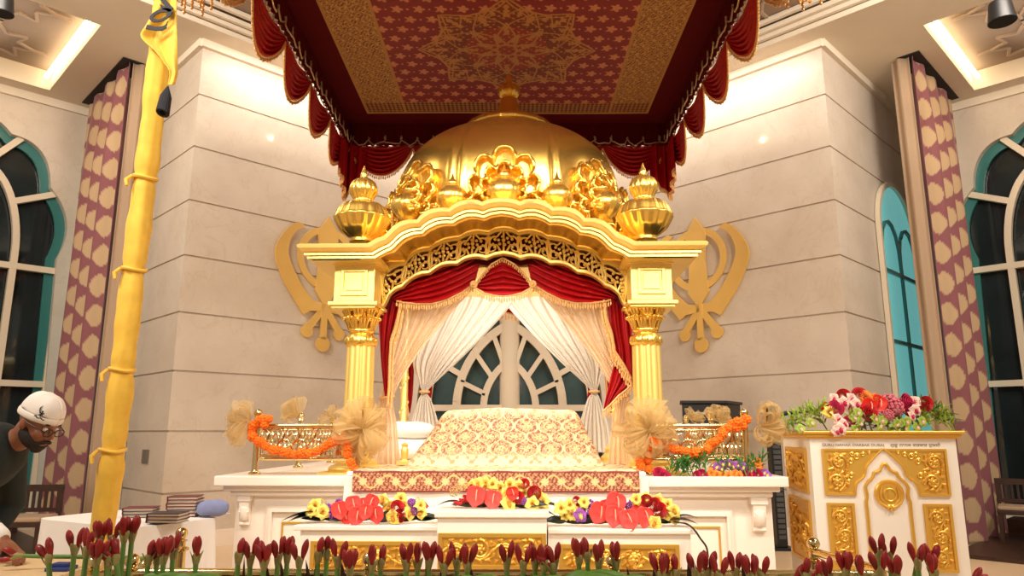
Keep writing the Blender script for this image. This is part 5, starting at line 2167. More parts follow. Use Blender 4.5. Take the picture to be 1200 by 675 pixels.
G, GL, PK = 'green_sprig', 'green_leaf', 'magenta_flower'
LS = [(PK, 771, 554, 1.2), (PK, 775, 556, 1.2), ('magenta_flower', 779, 557, 1.0)] + [(G, x, y, 1.15) for x, y in
      ((782, 555), (788, 552), (793, 550), (799, 549), (804, 546), (809, 551), (815, 545), (819, 550), (825, 548), (797, 555), (806, 556), (870, 551), (876, 550), (882, 548), (888, 546), (846, 551), (856, 552), (866, 554))]
LS += [(PK, 821, 556, 1.2), (PK, 815, 557, 1.0)] + [('purple_orchid', x, y, .8) for x, y in ((838, 547), (845, 544), (851, 543), (856, 546), (863, 545), (868, 547), (843, 549), (893, 554), (896, 557), (890, 557))]
LS += [('orange_lily', x, y, .85) for x, y in ((831, 554), (836, 551), (838, 556), (845, 556), (851, 557), (859, 555), (863, 557), (880, 557), (884, 541), (886, 545))] + [(PK, 872, 557, 1.1), (PK, 885, 556, 1.1)]
arrangement('flower_strip', 'low strip of green sprigs, orange and purple blooms before the right railing', 'flowers', (P(830, 558, 5.03).x, 5.03, ZP), LS, [], 5.03, jit=0.02)

# ================================================================== white and gold lectern
LW, LD = 0.918, 0.72
lyaw = R(-7)
lc = Vector((1.989, 4.9, 0)) + Vector((math.cos(lyaw), math.sin(lyaw), 0)) * (LW / 2)
lect = thing('lectern', 'white lectern with carved gold panels and a gold emblem medallion, flowers on its top', 'lectern', lc, rz=lyaw)
zL = lambda y: P(1034, y, 4.85).z
mb = MB().box(-LW / 2, LW / 2, 0, LD, 0, zL(512))
mb.build('body', m_white_wood, lect, local=True, flat=True, bevel=0.004)
mb = MB()
e = 0.045
mb.box(-LW / 2 - e, LW / 2 + e, -e, LD + e, 1.283, 1.303)
mb.box(-LW / 2 - e * .6, LW / 2 + e * .6, -e * .6, LD + e * .6, 1.262, 1.283)
mb.box(-LW / 2 - e * .3, LW / 2 + e * .3, -e * .3, LD + e * .3, zL(512) - 0.01, 1.262)
mb.build('top_ledge', m_goldcarve, lect, local=True, flat=True, bevel=0.005)
zt1, zb1, zt2, zb2 = zL(526), zL(580.5), zL(590), zL(669)


def lframe(mb, x0, x1, z0, z1, w=0.016, d=0.014, fy=0.0):
    for (a, b, c, g) in ((x0, x1, z1 - w, z1), (x0, x1, z0, z0 + w), (x0, x0 + w, z0, z1), (x1 - w, x1, z0, z1)):
        mb.box(a, b, fy - d, fy, c, g)
    mb.box(x0, x1, fy - 0.004, fy, z0, z1)


for s in (-1, 1):
    # lower panels
    x0, x1 = sorted((s * 0.381, s * 0.214))
    mb = MB()
    lframe(mb, x0, x1, zb2, zt2)
    p = mb.build('gold_panel', m_goldcarve, lect, local=True, flat=True)
    mb = MB()
    cx, cz = (x0 + x1) / 2, (zb2 + zt2) / 2
    scroll_panel(mb, lambda x, z, d: Vector((cx + x, -0.004 - d, cz + z)), x1 - x0 - 0.05, zt2 - zb2 - 0.05, 0.008, cell=0.12, seed=3)
    mb.build('carving', m_goldcarve, p, local=True)
    # spandrels with a cusped edge
    k = 1 / 187.0
    ed = [(-37, 580.5), (-37, 575), (-33.5, 565), (-25, 558), (-21, 546.5), (-15, 539.5), (-6, 530.3), (-0.7, 526)]
    ed = [Vector((s * abs(a) * k, zL(b))) for a, b in ed]
    ed = [Vector((p.x, p.y, 0)) for p in ed]
    ed = smoothpath(ed, 4)
    poly = [(p.x, -0.005, p.y) for p in ed] + [(s * 0.381, -0.005, zt1), (s * 0.381, -0.005, zb1)]
    mb = MB().prism(poly, (0, 0.005, 0))
    path = [Vector((p.x, -0.007, p.y)) for p in ed]
    mb.tube(path, 0.0085, 8)
    for (a, b) in (((0.004, zt1 - 0.006), (0.381, zt1 - 0.006)), ((0.381, zt1), (0.381, zb1)), ((0.381, zb1 + 0.006), (0.2, zb1 + 0.006))):
        mb.bar((s * a[0], -0.006, a[1]), (s * b[0], -0.006, b[1]), 0.014, 0.014, (0, 1, 0))
    p = mb.build('gold_spandrel', m_goldcarve, lect, local=True, ang=40)
    mb = MB()
    scroll_panel(mb, lambda x, z, d: Vector((s * 0.295 + x, -0.004 - d, (zt1 + zb1) / 2 + z)), 0.14, zt1 - zb1 - 0.05, 0.009, cell=0.14, seed=5)
    for (x, z, r) in ((0.215, zt1 - 0.17, 0.02), (0.235, zt1 - 0.21, 0.016), (0.09, zt1 - 0.022, 0.01), (0.17, zt1 - 0.05, 0.022), (0.13, zt1 - 0.035, 0.014), (0.21, zt1 - 0.08, 0.02), (0.2, zt1 - 0.035, 0.014), (0.24, zt1 - 0.16, 0.014)):
        mb.tube([Vector((s * x + r * (1 - f * .6) * math.cos(f * 8), -0.008, z + r * (1 - f * .6) * math.sin(f * 8))) for f in [q / 12 for q in range(13)]], 0.006, 6)
    mb.build('carving', m_goldcarve, p, local=True)
# inner cusped arch moulding
ia = [(-25.5, 690), (-25, 600), (-25.5, 589), (-23.5, 581), (-25, 570), (-20, 563), (-15, 560), (-13.5, 554), (-6, 551.5), (-4, 547), (0, 541.5)]
ia = [Vector((a / 187.0, zL(min(b, 675)), 0)) for a, b in ia]
ia = ia + [Vector((-p.x, p.y, 0)) for p in reversed(ia[:-1])]
ia[0].y = ia[-1].y = 0.12
path = [Vector((p.x, -0.006, p.y)) for p in interp(ia, 90)]
MB().tube(path, 0.011, 8).build('arch_moulding', m_goldcarve, lect, local=True)
# medallion with the emblem in relief
mc = Vector((0.012, -0.0, zL(578.6)))
MX = Matrix.Rotation(R(90), 4, 'X')
mb = MB().lathe([(0.092, 0.0), (0.092, 0.012), (0.084, 0.02), (0.07, 0.016), (0.066, 0.012), (0.0, 0.012)], 48, mc, X=MX)
med = mb.build('medallion', m_goldcarve, lect, local=True)
mb = MB()
q = lambda x, z: mc + Vector((x, -0.016, z))
mb.tube([q(0.038 * math.sin(a), 0.038 * math.cos(a) - 0.005) for a in [2 * PI * i / 28 for i in range(28)]], 0.005, 6, closed=True)
mb.prism([q(0, 0.06) + Vector((0, 0, 0)), q(0.012, 0.045), q(0.009, 0), q(0.013, -0.035), q(0, -0.05), q(-0.013, -0.035), q(-0.009, 0), q(-0.012, 0.045)], (0, 0.008, 0))
for s in (-1, 1):
    mb.tube([q(s * (0.045 + 0.012 * math.sin(PI * f)) * (1 if f < .6 else 1 - (f - .6) * 1.6), 0.05 - 0.13 * f) for f in [i / 10 for i in range(11)]], [0.003 + 0.005 * math.sin(PI * i / 10) for i in range(11)], 6)
    mb.tube([q(s * 0.0, -0.07), q(s * 0.02, -0.092)], 0.005, 6)
    mb.ell(q(s * 0.022, -0.096), 0.008, 8, 6)
mb.ell(q(0, -0.1), 0.009, 8, 6)
mb.build('emblem', m_goldcarve, med, local=True)
# gold panels on the side towards the platform
for (a, b) in ((zt1, zb1), (zt2, zb2)):
    mb = MB()
    w = 0.018
    x = -LW / 2
    y0_, y1_ = 0.09, LD - 0.1
    for (c, d, e_, g) in ((y0_, y1_, a - w, a), (y0_, y1_, b, b + w), (y0_, y0_ + w, b, a), (y1_ - w, y1_, b, a)):
        mb.box(x - 0.014, x, c, d, e_, g)
    mb.box(x - 0.004, x, y0_, y1_, b, a)
    p = mb.build('gold_panel', m_goldcarve, lect, local=True, flat=True)
    mb = MB()
    scroll_panel(mb, lambda xx, zz, d: Vector((x - 0.004 - d, (y0_ + y1_) / 2 + xx, (a + b) / 2 + zz)), y1_ - y0_ - 0.06, a - b - 0.06, 0.011, cell=0.2, seed=6)
    mb.build('carving', m_goldcarve, p, local=True)
m_ink = M('grey_lettering', (150, 136, 120), rough=0.5)
for txt, x, wd in (('GURU NANAK DARBAR DUBAI', -0.185, 0.39), ('\u0a17\u0a41\u0a30\u0a42 \u0a28\u0a3e\u0a28\u0a15 \u0a26\u0a30\u0a2c\u0a3e\u0a30 \u0a26\u0a41\u0a2c\u0a08', 0.205, 0.31)):
    cu = bpy.data.curves.new('lettering', 'FONT')
    cu.body = txt
    cu.size = 0.03
    cu.extrude = 0.0008
    cu.align_x = 'CENTER'
    tmp = bpy.data.objects.new('lettering_source', cu)
    COL.objects.link(tmp)
    bpy.context.view_layer.update()
    me = bpy.data.meshes.new_from_object(tmp.evaluated_get(bpy.context.evaluated_depsgraph_get()))
    bpy.data.objects.remove(tmp)
    bpy.data.curves.remove(cu)
    if not len(me.vertices):
        continue
    xs = [v.co.x for v in me.vertices]
    me.transform(Matrix.Diagonal((wd / (max(xs) - min(xs)), 0.85, 1, 1)))
    me.materials.clear()
    me.materials.append(m_ink)
    o = bpy.data.objects.new('lettering', me)
    COL.objects.link(o)
    o.parent = lect
    o.location = (x, -0.0015, zL(523))
    o.rotation_euler = (PI / 2, 0, 0)

S_, LS_, GO, PO, RA = 'green_sprig', 'lime_sprig', 'green_orchid', 'pale_orchid', 'red_anthurium'
LF = [(PO, 977, 467, 1.2), (PO, 988, 472, 1.5, -.05), (PO, 997, 468, 1.5), (PO, 1003, 474, 1.5, -.04), (PO, 995, 478, 1.3), (RR, 988, 464, 1.5, .05), (RR, 1007, 463, 1.6, .04), (RA, 968, 478, .8), (PK, 979, 479, 1.7, -.05),
      (RA, 1018, 476, 1.1, -.06), (RA, 1029, 473, 1.2, -.05), (RR, 1017, 484, 1.8, -.07), ('orange_lily', 1014, 466, 1.3), ('orange_lily', 1023, 468, 1.2), ('hydrangea', 1042, 471, 1.15, 0), ('hydrangea', 1049, 477, 1.1, -.05),
      ('hydrangea', 1041, 486, .7, -.1), (PK, 1061, 472, 1.9), (PK, 1062, 479, 1.5), (PO, 1071, 472, 1.6), (PO, 1072, 481, 1.4, -.05), (PO, 1077, 476, 1.3), (RR, 1084, 473, 1.6), ('yellow_lily', 970, 483, 1.2, -.04), ('yellow_lily', 977, 486, 1.1, -.05),
      (PO, 981, 492, 1.5, -.12), (PO, 984, 503, 1.5, -.2), (PO, 988, 497, 1.3, -.16), (PO, 980, 506, 1.2, -.2), (PO, 1068, 488, 1.2, -.08), (PK, 995, 494, 1.2, -.08)]
LF += [(LS_, x, y, 1.3) for x, y in ((950, 490), (957, 486), (961, 490), (945, 494), (937, 498), (930, 501), (924, 503), (1086, 490), (1092, 488), (1099, 492), (1105, 495), (1111, 498), (1117, 501), (1090, 498), (1080, 500), (1000, 500), (1040, 500), (1056, 500))]
LF += [(GO, x, y, 1.2, -.1) for x, y in ((1001, 490), (1005, 484), (1007, 496), (1024, 491), (1034, 493), (1030, 499), (1051, 497), (1060, 502), (1062, 494), (1073, 501), (1080, 494), (950, 496), (938, 503), (1046, 503), (1002, 503))]
LF += [(S_, x, y, 1.4, 0.05) for x, y in ((965, 497), (1012, 498), (1020, 500), (1047, 492), (1070, 497), (1085, 484), (1095, 484), (1102, 489))]
arrangement('flower_arrangement', 'pink hydrangea, red anthurium and lime orchid arrangement on top of the lectern', 'flowers', (P(1020, 505, 5.1).x, 5.1, 1.303), LF,
            [('green_leaf', 955, 497, 0.2, PI - .2, .1), ('green_leaf', 945, 500, .16, PI + .3, .1), ('green_leaf', 1095, 492, .2, .1, .2), ('green_leaf', 1100, 497, .18, -.2, .15), ('green_leaf', 1088, 486, .15, .2, .5),
             ('leaf', 1000, 500, .2, -1.6, -.1), ('leaf', 1025, 501, .2, -1.3, -.1), ('leaf', 1050, 501, .2, -1.8, -.1)], 5.02, ztop=1.303)

# ================================================================== black sound equipment behind the right railing
bx = thing('equipment_case', 'black sound equipment case on a stand behind the right brass railing', 'equipment', (P(838, 500, 8.7).x, 8.7, 0))
Yc = 8.45
xa, xb, xc = P(800, 485, Yc).x, P(850, 485, Yc).x, P(868, 485, 8.9).x
za, zb = P(820, 503, Yc).z, P(820, 473, Yc).z
mb = MB().prism([(xa, Yc, za), (xb, Yc, za), (xc, 8.9, za), (xa + 0.1, 8.9, za)], (0, 0, zb - za))
mb.prism([(xa - 0.03, Yc - 0.03, zb), (xb + 0.02, Yc - 0.03, zb), (xc + 0.04, 8.93, zb), (xa + 0.08, 8.93, zb)], (0, 0, 0.035))
case = mb.build('case', m_black, bx, flat=True, bevel=0.006)
m_silk = M('white_print', (210, 210, 210), rough=0.5)
for k, w in enumerate((0.05, 0.03, 0.06)):
    MB().box(xa + 0.13 + 0.1 * k, xa + 0.13 + 0.1 * k + w, Yc - 0.012, Yc, za + 0.17, za + 0.195).build('badge', m_silk, case, flat=True)
mb = MB()
for k in range(5):
    mb.box(xb - 0.18, xb - 0.04, Yc - 0.01, Yc, za + 0.05 + 0.045 * k, za + 0.065 + 0.045 * k)
mb.build('vent_slots', m_dark, case, flat=True)
mb = MB()
for x, y in ((xa + 0.08, Yc + 0.05), (xb - 0.08, Yc + 0.05), (xa + 0.15, 8.85), (xb - 0.05, 8.85)):
    MB().tube([(x, y, 0), (x, y, za + 0.01)], 0.02, 10).build('stand_leg', m_black, bx)
ls = thing('column_speaker', 'tall slim black column speaker standing against the right marble wall', 'speaker', (P(911, 625, 8.45).x, 8.45, 0))
x0_, x1_ = P(905.5, 550, 8.4).x, P(917.5, 550, 8.4).x
zt_ = P(911, 475, 8.4).z
MB().box(x0_, x1_, 8.4, 8.55, 0.03, zt_).build('cabinet', m_black, ls, flat=True, bevel=0.008)
m_mesh = M('speaker_mesh', (70, 72, 74), rough=0.5, bump=0.4, bscale=300)
mb = MB()
for k in range(24):
    z = 0.12 + (zt_ - 0.2) * k / 24
    mb.box(x0_ + 0.02, x1_ - 0.02, 8.392, 8.4, z, z + (zt_ - 0.2) / 24 - 0.02)
mb.build('grille', m_mesh, ls, flat=True)
MB().box(x0_ - 0.06, x1_ + 0.06, 8.34, 8.62, 0, 0.03).build('base_plate', m_black, ls, flat=True)
mc_ = thing('microphone_stand', 'black microphone stand with a boom reaching left behind the lectern', 'stand', (P(985, 600, 6.15).x, 6.15, 0))
px_ = P(985, 500, 6.15).x
mb = MB().lathe([(0.13, 0), (0.13, 0.02), (0.02, 0.03)], 24, (px_, 6.15, 0))
mb.build('base', m_black, mc_)
MB().tube([(px_, 6.15, 0.02), (px_, 6.15, P(985, 479, 6.15).z)], 0.012, 8).build('pole', m_black, mc_)
mb = MB().tube([P(992, 477, 6.15), P(955, 481, 6.1), P(926, 484, 6.05)], 0.013, 8)
mb.build('boom', m_black, mc_)
MB().tube([P(928, 484, 6.05), P(922, 484, 6.05), P(914, 486, 6.03)], [0.014, 0.02, 0.017], 10).build('microphone', m_black, mc_)
# ================================================================== emblems on the pier faces
def khanda_parts():
    """outlines in metres, centre x = 0, foot z = 0"""
    out = []
    arc = lambda cx, cz, r, a0, a1, n: [(cx + r * math.sin(a0 + (a1 - a0) * k / n), cz + r * math.cos(a0 + (a1 - a0) * k / n)) for k in range(n + 1)]
    blade = [(0, 1.87), (0.165, 1.62), (0.135, 1.45), (0.12, 1.25), (0.135, 1.0), (0.16, 0.81), (0.05, 0.66), (0.045, 0.56), (0.045, 0.16), (-0.045, 0.16), (-0.045, 0.56), (-0.05, 0.66), (-0.16, 0.81), (-0.135, 1.0),
             (-0.12, 1.25), (-0.135, 1.45), (-0.165, 1.62)]
    out.append(('poly', blade))
    out.append(('ring', (0, 1.27, 0.44, 0.35)))
    outer = [(0.36, 1.66), (0.47, 1.69), (0.60, 1.58), (0.70, 1.43), (0.755, 1.27), (0.735, 1.12), (0.66, 0.96), (0.57, 0.80), (0.44, 0.63), (0.305, 0.46)]
    inner = [(0.22, 0.515), (0.09, 0.60), (0.20, 0.69), (0.33, 0.82), (0.43, 0.96), (0.53, 1.13), (0.575, 1.28), (0.55, 1.44), (0.47, 1.57), (0.38, 1.64)]
    sw = [tuple(p)[:2] for p in smoothpath([Vector((a, b, 0)) for a, b in outer], 4)] + [tuple(p)[:2] for p in smoothpath([Vector((a, b, 0)) for a, b in inner], 4)]
    for s in (1, -1):
        out.append(('poly', [(s * a, b) for a, b in sw]))
        out.append(('poly', [(s * -0.06, 0.60), (s * 0.02, 0.64), (s * 0.29, 0.30), (s * 0.20, 0.24)]))
        out.append(('disc', (s * 0.24, 0.25, 0.085)))
        out.append(('poly', [(s * 0.0, 0.54), (s * 0.0, 0.64), (s * 0.16, 0.66), (s * 0.22, 0.52)]))
    out.append(('disc', (0, 0.095, 0.1)))
    return out


def khanda_mesh(fn, d, sc=1.0, n=40):
    """fn(x, z) -> point on the surface, d = thickness vector"""
    mb = MB()
    for i, (k, v) in enumerate(khanda_parts()):
        dd = Vector(d) * (1 - 0.06 * (i % 5))
        if k == 'poly':
            mb.prism([fn(x * sc, z * sc) for x, z in v], dd)
        elif k == 'disc':
            mb.prism([fn(sc * (v[0] + v[2] * math.cos(2 * PI * j / n)), sc * (v[1] + v[2] * math.sin(2 * PI * j / n))) for j in range(n)], dd)
        else:
            A = [fn(sc * (v[0] + v[2] * math.sin(2 * PI * j / 64)), sc * (v[1] + v[2] * math.cos(2 * PI * j / 64))) for j in range(65)]
            B = [fn(sc * (v[0] + v[3] * math.sin(2 * PI * j / 64)), sc * (v[1] + v[3] * math.cos(2 * PI * j / 64))) for j in range(65)]
            mb.band(A, B, dd * 0.9)
    return mb


for s, nm in ((1, 'left'), (-1, 'right')):
    px, pyb = (379, 412) if s == 1 else (821, 413)
    # centre on the face b = BC
    a_, b_, c_ = ray(px, 340)
    k = BC * S2 / (b_ - s * a_)
    ac_ = (s * a_ * k + b_ * k) / S2
    zb = H + ray(px, pyb)[2] / ray(px, pyb)[1] * (b_ * k)

    def fn(x, z, ac_=ac_, s=s, zb=zb):
        return AB(ac_ - s * x, BC - 0.03, zb + z, s)
    mb = khanda_mesh(fn, AB(0, -0.035, 0, s) * 1.0)
    o = mb.build('wall_emblem', m_goldflat, flat=True)
    tag(o, 'large flat gold double sword emblem on the %s marble wall beside the palki' % nm, 'emblem', 'gold wall emblems')
    for k in range(1):
        st = MB()
    # small glowing disc standing for a bright dot on the wall
    q = (317, 162) if s == 1 else (894, 164)
    a_, b_, c_ = ray(*q)
    k = (BC) * S2 / (b_ - s * a_)
    p = Vector((a_ * k, b_ * k, H + c_ * k))
    nv = AB(0, -1, 0, s).normalized()
    u, w = frame(nv)
    mb = MB().prism([p + (u * math.cos(t) + w * math.sin(t)) * 0.022 for t in [2 * PI * i / 20 for i in range(20)]], nv * 0.03)
    tag(mb.build('wall_light', m_led, flat=True), 'tiny round glowing disc set high on the %s marble wall' % nm, 'light', 'tiny glowing wall discs')
a_, b_, c_ = ray(171, 535)
k = AC * S2 / (a_ + b_)
p = Vector((a_ * k, b_ * k, H + c_ * k))
m_grey = M('grey_plate', (120, 112, 104), rough=0.4)
root = thing('socket_plate', 'small grey twin switch plate low on the left marble wall', 'switch', p)
for e in (-0.055, 0.055):
    t = AB(0, 1, 0, 1) * e
    nn = AB(-1, 0, 0, 1)
    mb = MB().bar(p + t + nn * 0.006 + Vector((0, 0, -0.08)), p + t + nn * 0.006 + Vector((0, 0, 0.08)), 0.09, 0.014, nn)
    mb.build('switch', m_grey, root, flat=True)

# ================================================================== yellow cloth wrapped flag pole with its flag
m_yel = M('saffron_cloth', (238, 192, 66), rough=0.7, noise=0.08, nscale=14, sheen=0.2, bump=0.15, bscale=18)
YPL = 4.2
top, bot = P(200, -40, YPL), P(122, 608, YPL)
bot = bot + (bot - top) * (bot.z / (top.z - bot.z))
pole = thing('flag_pole', 'tall leaning pole wrapped in yellow cloth at the left of the palki', 'flagpole', (bot.x, bot.y, 0))
pts, rs = [], []
ties = [P(173, 210, YPL).z, P(161, 317, YPL).z, P(148, 434, YPL).z, P(133, 528, YPL).z]
NP = 130
for k in range(NP + 1):
    f = k / NP
    p = bot * (1 - f) + top * f
    pin = max(math.exp(-((p.z - t) / 0.04) ** 2) for t in ties)
    pts.append(p)
    rs.append(0.066 * (1 + 0.05 * math.sin(f * 57) + 0.03 * math.sin(f * 131)) * (1 - 0.16 * pin))
mb = MB().tube(pts, rs, 28)
for i, v in enumerate(mb.v[:28 * (NP + 1)]):
    k, j = divmod(i, 28)
    a = 2 * PI * j / 28
    g = 1 + 0.06 * math.sin(3 * a + k * 0.12) + 0.03 * math.sin(7 * a - k * 0.07)
    c = pts[k]
    mb.v[i] = tuple(c + (Vector(v) - c) * g)
mb.build('wrapped_cloth', m_yel, pole, ang=80)
for t in ties:
    f = (t - bot.z) / (top.z - bot.z)
    c = bot * (1 - f) + top * f
    mb = MB().tube([c + Vector((0.066 * math.cos(a), 0.066 * math.sin(a), 0.008 * math.sin(2 * a))) for a in [2 * PI * i / 24 for i in range(24)]], 0.012, 6, closed=True)
    mb.tube([c + Vector((-0.05, -0.06, 0)), c + Vector((-0.07, -0.08, -0.03)), c + Vector((-0.06, -0.085, -0.07))], [0.012, 0.014, 0.01], 6)
    mb.build('tie', m_yel, pole)
flag = thing('flag', 'yellow pennant with black emblem and black tassel draped from the pole top', 'flag', P(195, 100, 4.06), )
YFL = 4.12
Lf = smoothpath([Vector((p[0], p[1], 0)) for p in ((176, -40), (186, 0), (172, 28), (165, 43), (182, 60), (192, 73), (199, 84), (197, 100))], 6)
Rf = smoothpath([Vector((p[0], p[1], 0)) for p in ((208, -40), (207, 0), (207, 25), (208, 45), (208, 62), (208, 76), (208, 88), (205, 99))], 6)


def ff(u, v):
    x = v * (len(Lf) - 1)
    i = min(int(x), len(Lf) - 2)
    f = x - i
    a = Lf[i] * (1 - f) + Lf[i + 1] * f
    b = Rf[i] * (1 - f) + Rf[i + 1] * f
    p = a * (1 - u) + b * u
    return P(p.x, p.y, YFL - 0.03 * math.sin(u * 7 + v * 4) * (1 - u * .5))


mb = MB().grid(ff, 30, 60)
fl_o = mb.build('cloth', m_yel, flag, ang=80, solid=0.006)
m_navy = M('black_applique', (22, 24, 34), rough=0.7)
fz = lambda x, y: P(150 + x / 4.82, y / 4.82, YFL - 0.055)
mb = MB()
ring_o = [fz(185 + 62 * math.cos(a) + 14 * math.sin(a), 85 - 26 * math.cos(a) + 30 * math.sin(a)) for a in [2 * PI * i / 40 for i in range(41)]]
ring_i = [fz(183 + 38 * math.cos(a) + 8 * math.sin(a), 88 - 14 * math.cos(a) + 15 * math.sin(a)) for a in [2 * PI * i / 40 for i in range(41)]]
mb.band(ring_o, ring_i, (0, 0.006, 0))
mb.prism([fz(98, 162), fz(108, 138), fz(150, 150), fz(190, 150), fz(214, 138), fz(222, 120), fz(216, 158), fz(190, 172), fz(150, 172)], (0, 0.006, 0))
mb.prism([fz(165, -20), fz(205, -14), fz(255, 44), fz(240, 66), fz(222, 66), fz(205, 30)], (0, 0.0065, 0))
mb.prism([fz(178, 22), fz(205, 34), fz(226, 62), fz(190, 50)], (0, 0.0055, 0))
mb.build('emblem', m_navy, fl_o, flat=True)['label'] = 'black applique emblem'
mb = MB()
tp = fz(225, 490)
for k in range(16):
    a = 2 * PI * k / 16
    e = fz(195 + 24 * math.cos(a), 640 + 10 * math.sin(a)) + Vector((0, 0.03 * math.sin(a), 0))
    mb.tube([tp, tp * 0.6 + e * 0.4 + Vector((0.012 * math.cos(a), 0.012 * math.sin(a), 0)), e], [0.006, 0.011, 0.012], 6)
mb.build('tassel', m_navy, flag)['label'] = 'black tassel'

# ================================================================== white clothed table with books
bt = [Vector((-2.23, 4.42, 0.75)), Vector((-1.93, 4.98, 0.75))]
dx = (bt[1] - bt[0]).normalized()
dy = Vector((-dx.y, dx.x, 0))
if dy.y < 0:
    dy = -dy
tbl = thing('side_table', 'side table under a white cloth with books between the flag pole and the platform', 'table', (bt[0] + dx * 0.31 + dy * 0.5) - Vector((0, 0, 0.75)))
tl_, tw_ = 0.62, 1.0


def tp_(a, b, z):
    p = bt[0] + dx * a + dy * b
    return Vector((p.x, p.y, z))


mb = MB()
per = [(0, 0), (tl_, 0), (tl_, tw_), (0, tw_)]
NPER = 160


def perim(t, grow, rad=0.05):
    t = (t % 1) * 4
    i = int(t)
    f = t - i
    a, b = per[i], per[(i + 1) % 4]
    x, y = a[0] + (b[0] - a[0]) * f, a[1] + (b[1] - a[1]) * f
    cx, cy = tl_ / 2, tw_ / 2
    # rounded corners
    ux, uy = (x - cx) / cx, (y - cy) / cy
    n = (abs(ux) ** 8 + abs(uy) ** 8) ** (1 / 8)
    x, y = cx + ux / n * (cx + grow), cy + uy / n * (cy + grow)
    return x, y


def tcl(u, v):
    if v < 0.25:
        x, y = perim(u, -0.0)
        k = v / 0.25
        cx, cy = tl_ / 2, tw_ / 2
        return tp_(cx + (x - cx) * k, cy + (y - cy) * k, 0.752 - 0.01 * k ** 8)
    k = (v - 0.25) / 0.75
    g = 0.012 + 0.02 * k + 0.018 * k * math.sin(u * 2 * PI * 22) + 0.01 * k * math.sin(u * 2 * PI * 9)
    x, y = perim(u, g)
    return tp_(x, y, 0.742 - 0.72 * k)


mb.grid(tcl, NPER, 24)
mb.build('tablecloth', m_cotton, tbl, ang=60)
for a, b in ((0.1, 0.1), (tl_ - 0.1, 0.1), (tl_ - 0.1, tw_ - 0.1), (0.1, tw_ - 0.1)):
    MB().tube([tp_(a, b, 0), tp_(a, b, 0.71)], 0.02, 8).build('leg', m_black, tbl)
MB().prism([tp_(a, b, 0.705) for a, b in ((0.07, 0.07), (tl_ - 0.07, 0.07), (tl_ - 0.07, tw_ - 0.07), (0.07, tw_ - 0.07))], (0, 0, 0.03)).build('tabletop', m_wood, tbl, flat=True)
m_cover = M('maroon_cover', (112, 44, 50), rough=0.5)
m_cover2 = M('navy_cover', (58, 52, 66), rough=0.5)
m_page = M('book_pages', (232, 220, 200), rough=0.8)


def book(p, rz, sz, cover, label):
    """closed book lying flat at p, cover with page block"""
    root = thing('book', label, 'book', p, 'books on the white table', rz)
    l, w, h = sz
    mb = MB().box(-l / 2, l / 2, -w / 2, w / 2, 0, h * 0.13)
    mb.box(-l / 2, l / 2, -w / 2, w / 2, h * 0.87, h)
    mb.box(-l / 2, -l / 2 + 0.005, -w / 2, w / 2, h * 0.13, h * 0.87)
    mb.build('cover', cover, root, local=True, flat=True)
    MB().box(-l / 2 + 0.005, l / 2 - 0.006, -w / 2 + 0.006, w / 2 - 0.006, h * 0.13, h * 0.87).build('pages', m_page, root, local=True, flat=True)
    return root


TOPZ = 0.755
stk = []
tall = PZ(211, 605, TOPZ)
for k in range(6):
    book((tall.x + rnd.uniform(-.005, .005), tall.y + 0.06 + rnd.uniform(-.005, .005), TOPZ + 0.021 * k), 0.15 + rnd.uniform(-.08, .08), (0.19, 0.15, 0.0205),
         m_cover if k != 1 else m_cover2, '%s book from the bottom of the tall stack on the white table' % ORD[k])
lowp = PZ(191, 613, TOPZ)
for k in range(3):
    book((lowp.x, lowp.y + 0.06, TOPZ + 0.019 * k), -0.1 + 0.05 * k, (0.2, 0.14, 0.0185), (m_cover2, m_cover, m_cover2)[k], '%s book from the bottom of the low front stack on the white table' % ORD[k])
lp2 = PZ(165, 606, TOPZ)
for k in range(3):
    book((lp2.x - .02, lp2.y + 0.04, TOPZ + 0.02 * k), 0.25 - 0.06 * k, (0.19, 0.14, 0.0195), (m_cover2, m_cover2, m_cover)[k], '%s book from the bottom of the stack nearest the flag pole' % ORD[k])
m_blue = M('blue_fabric', (136, 146, 190), rough=0.8, noise=0.06, nscale=30)
pb = PZ(243, 606, TOPZ)
pillow('cushion', (pb.x - .005, pb.y + 0.09, TOPZ - 0.002), (0.2, 0.13, 0.1), m_blue, 'small blue cushion on the white side table right of the books', 'cushion', rz=0.35)
m_tissue = M('white_tissue', (238, 236, 236), rough=0.9)
mb = MB()
tc = PZ(263, 603, TOPZ)
mb.grid(lambda u, v: Vector((tc.x - .03 + 0.08 * (u - .5), tc.y + .02 + 0.1 * (v - .5), TOPZ + 0.03 * abs(math.sin(u * 9 + v * 5)) * math.sin(PI * u) * math.sin(PI * v))), 14, 14)
tag(mb.build('tissue', m_tissue, solid=0.002), 'crumpled white tissue beside the blue cushion on the white table', 'tissue')

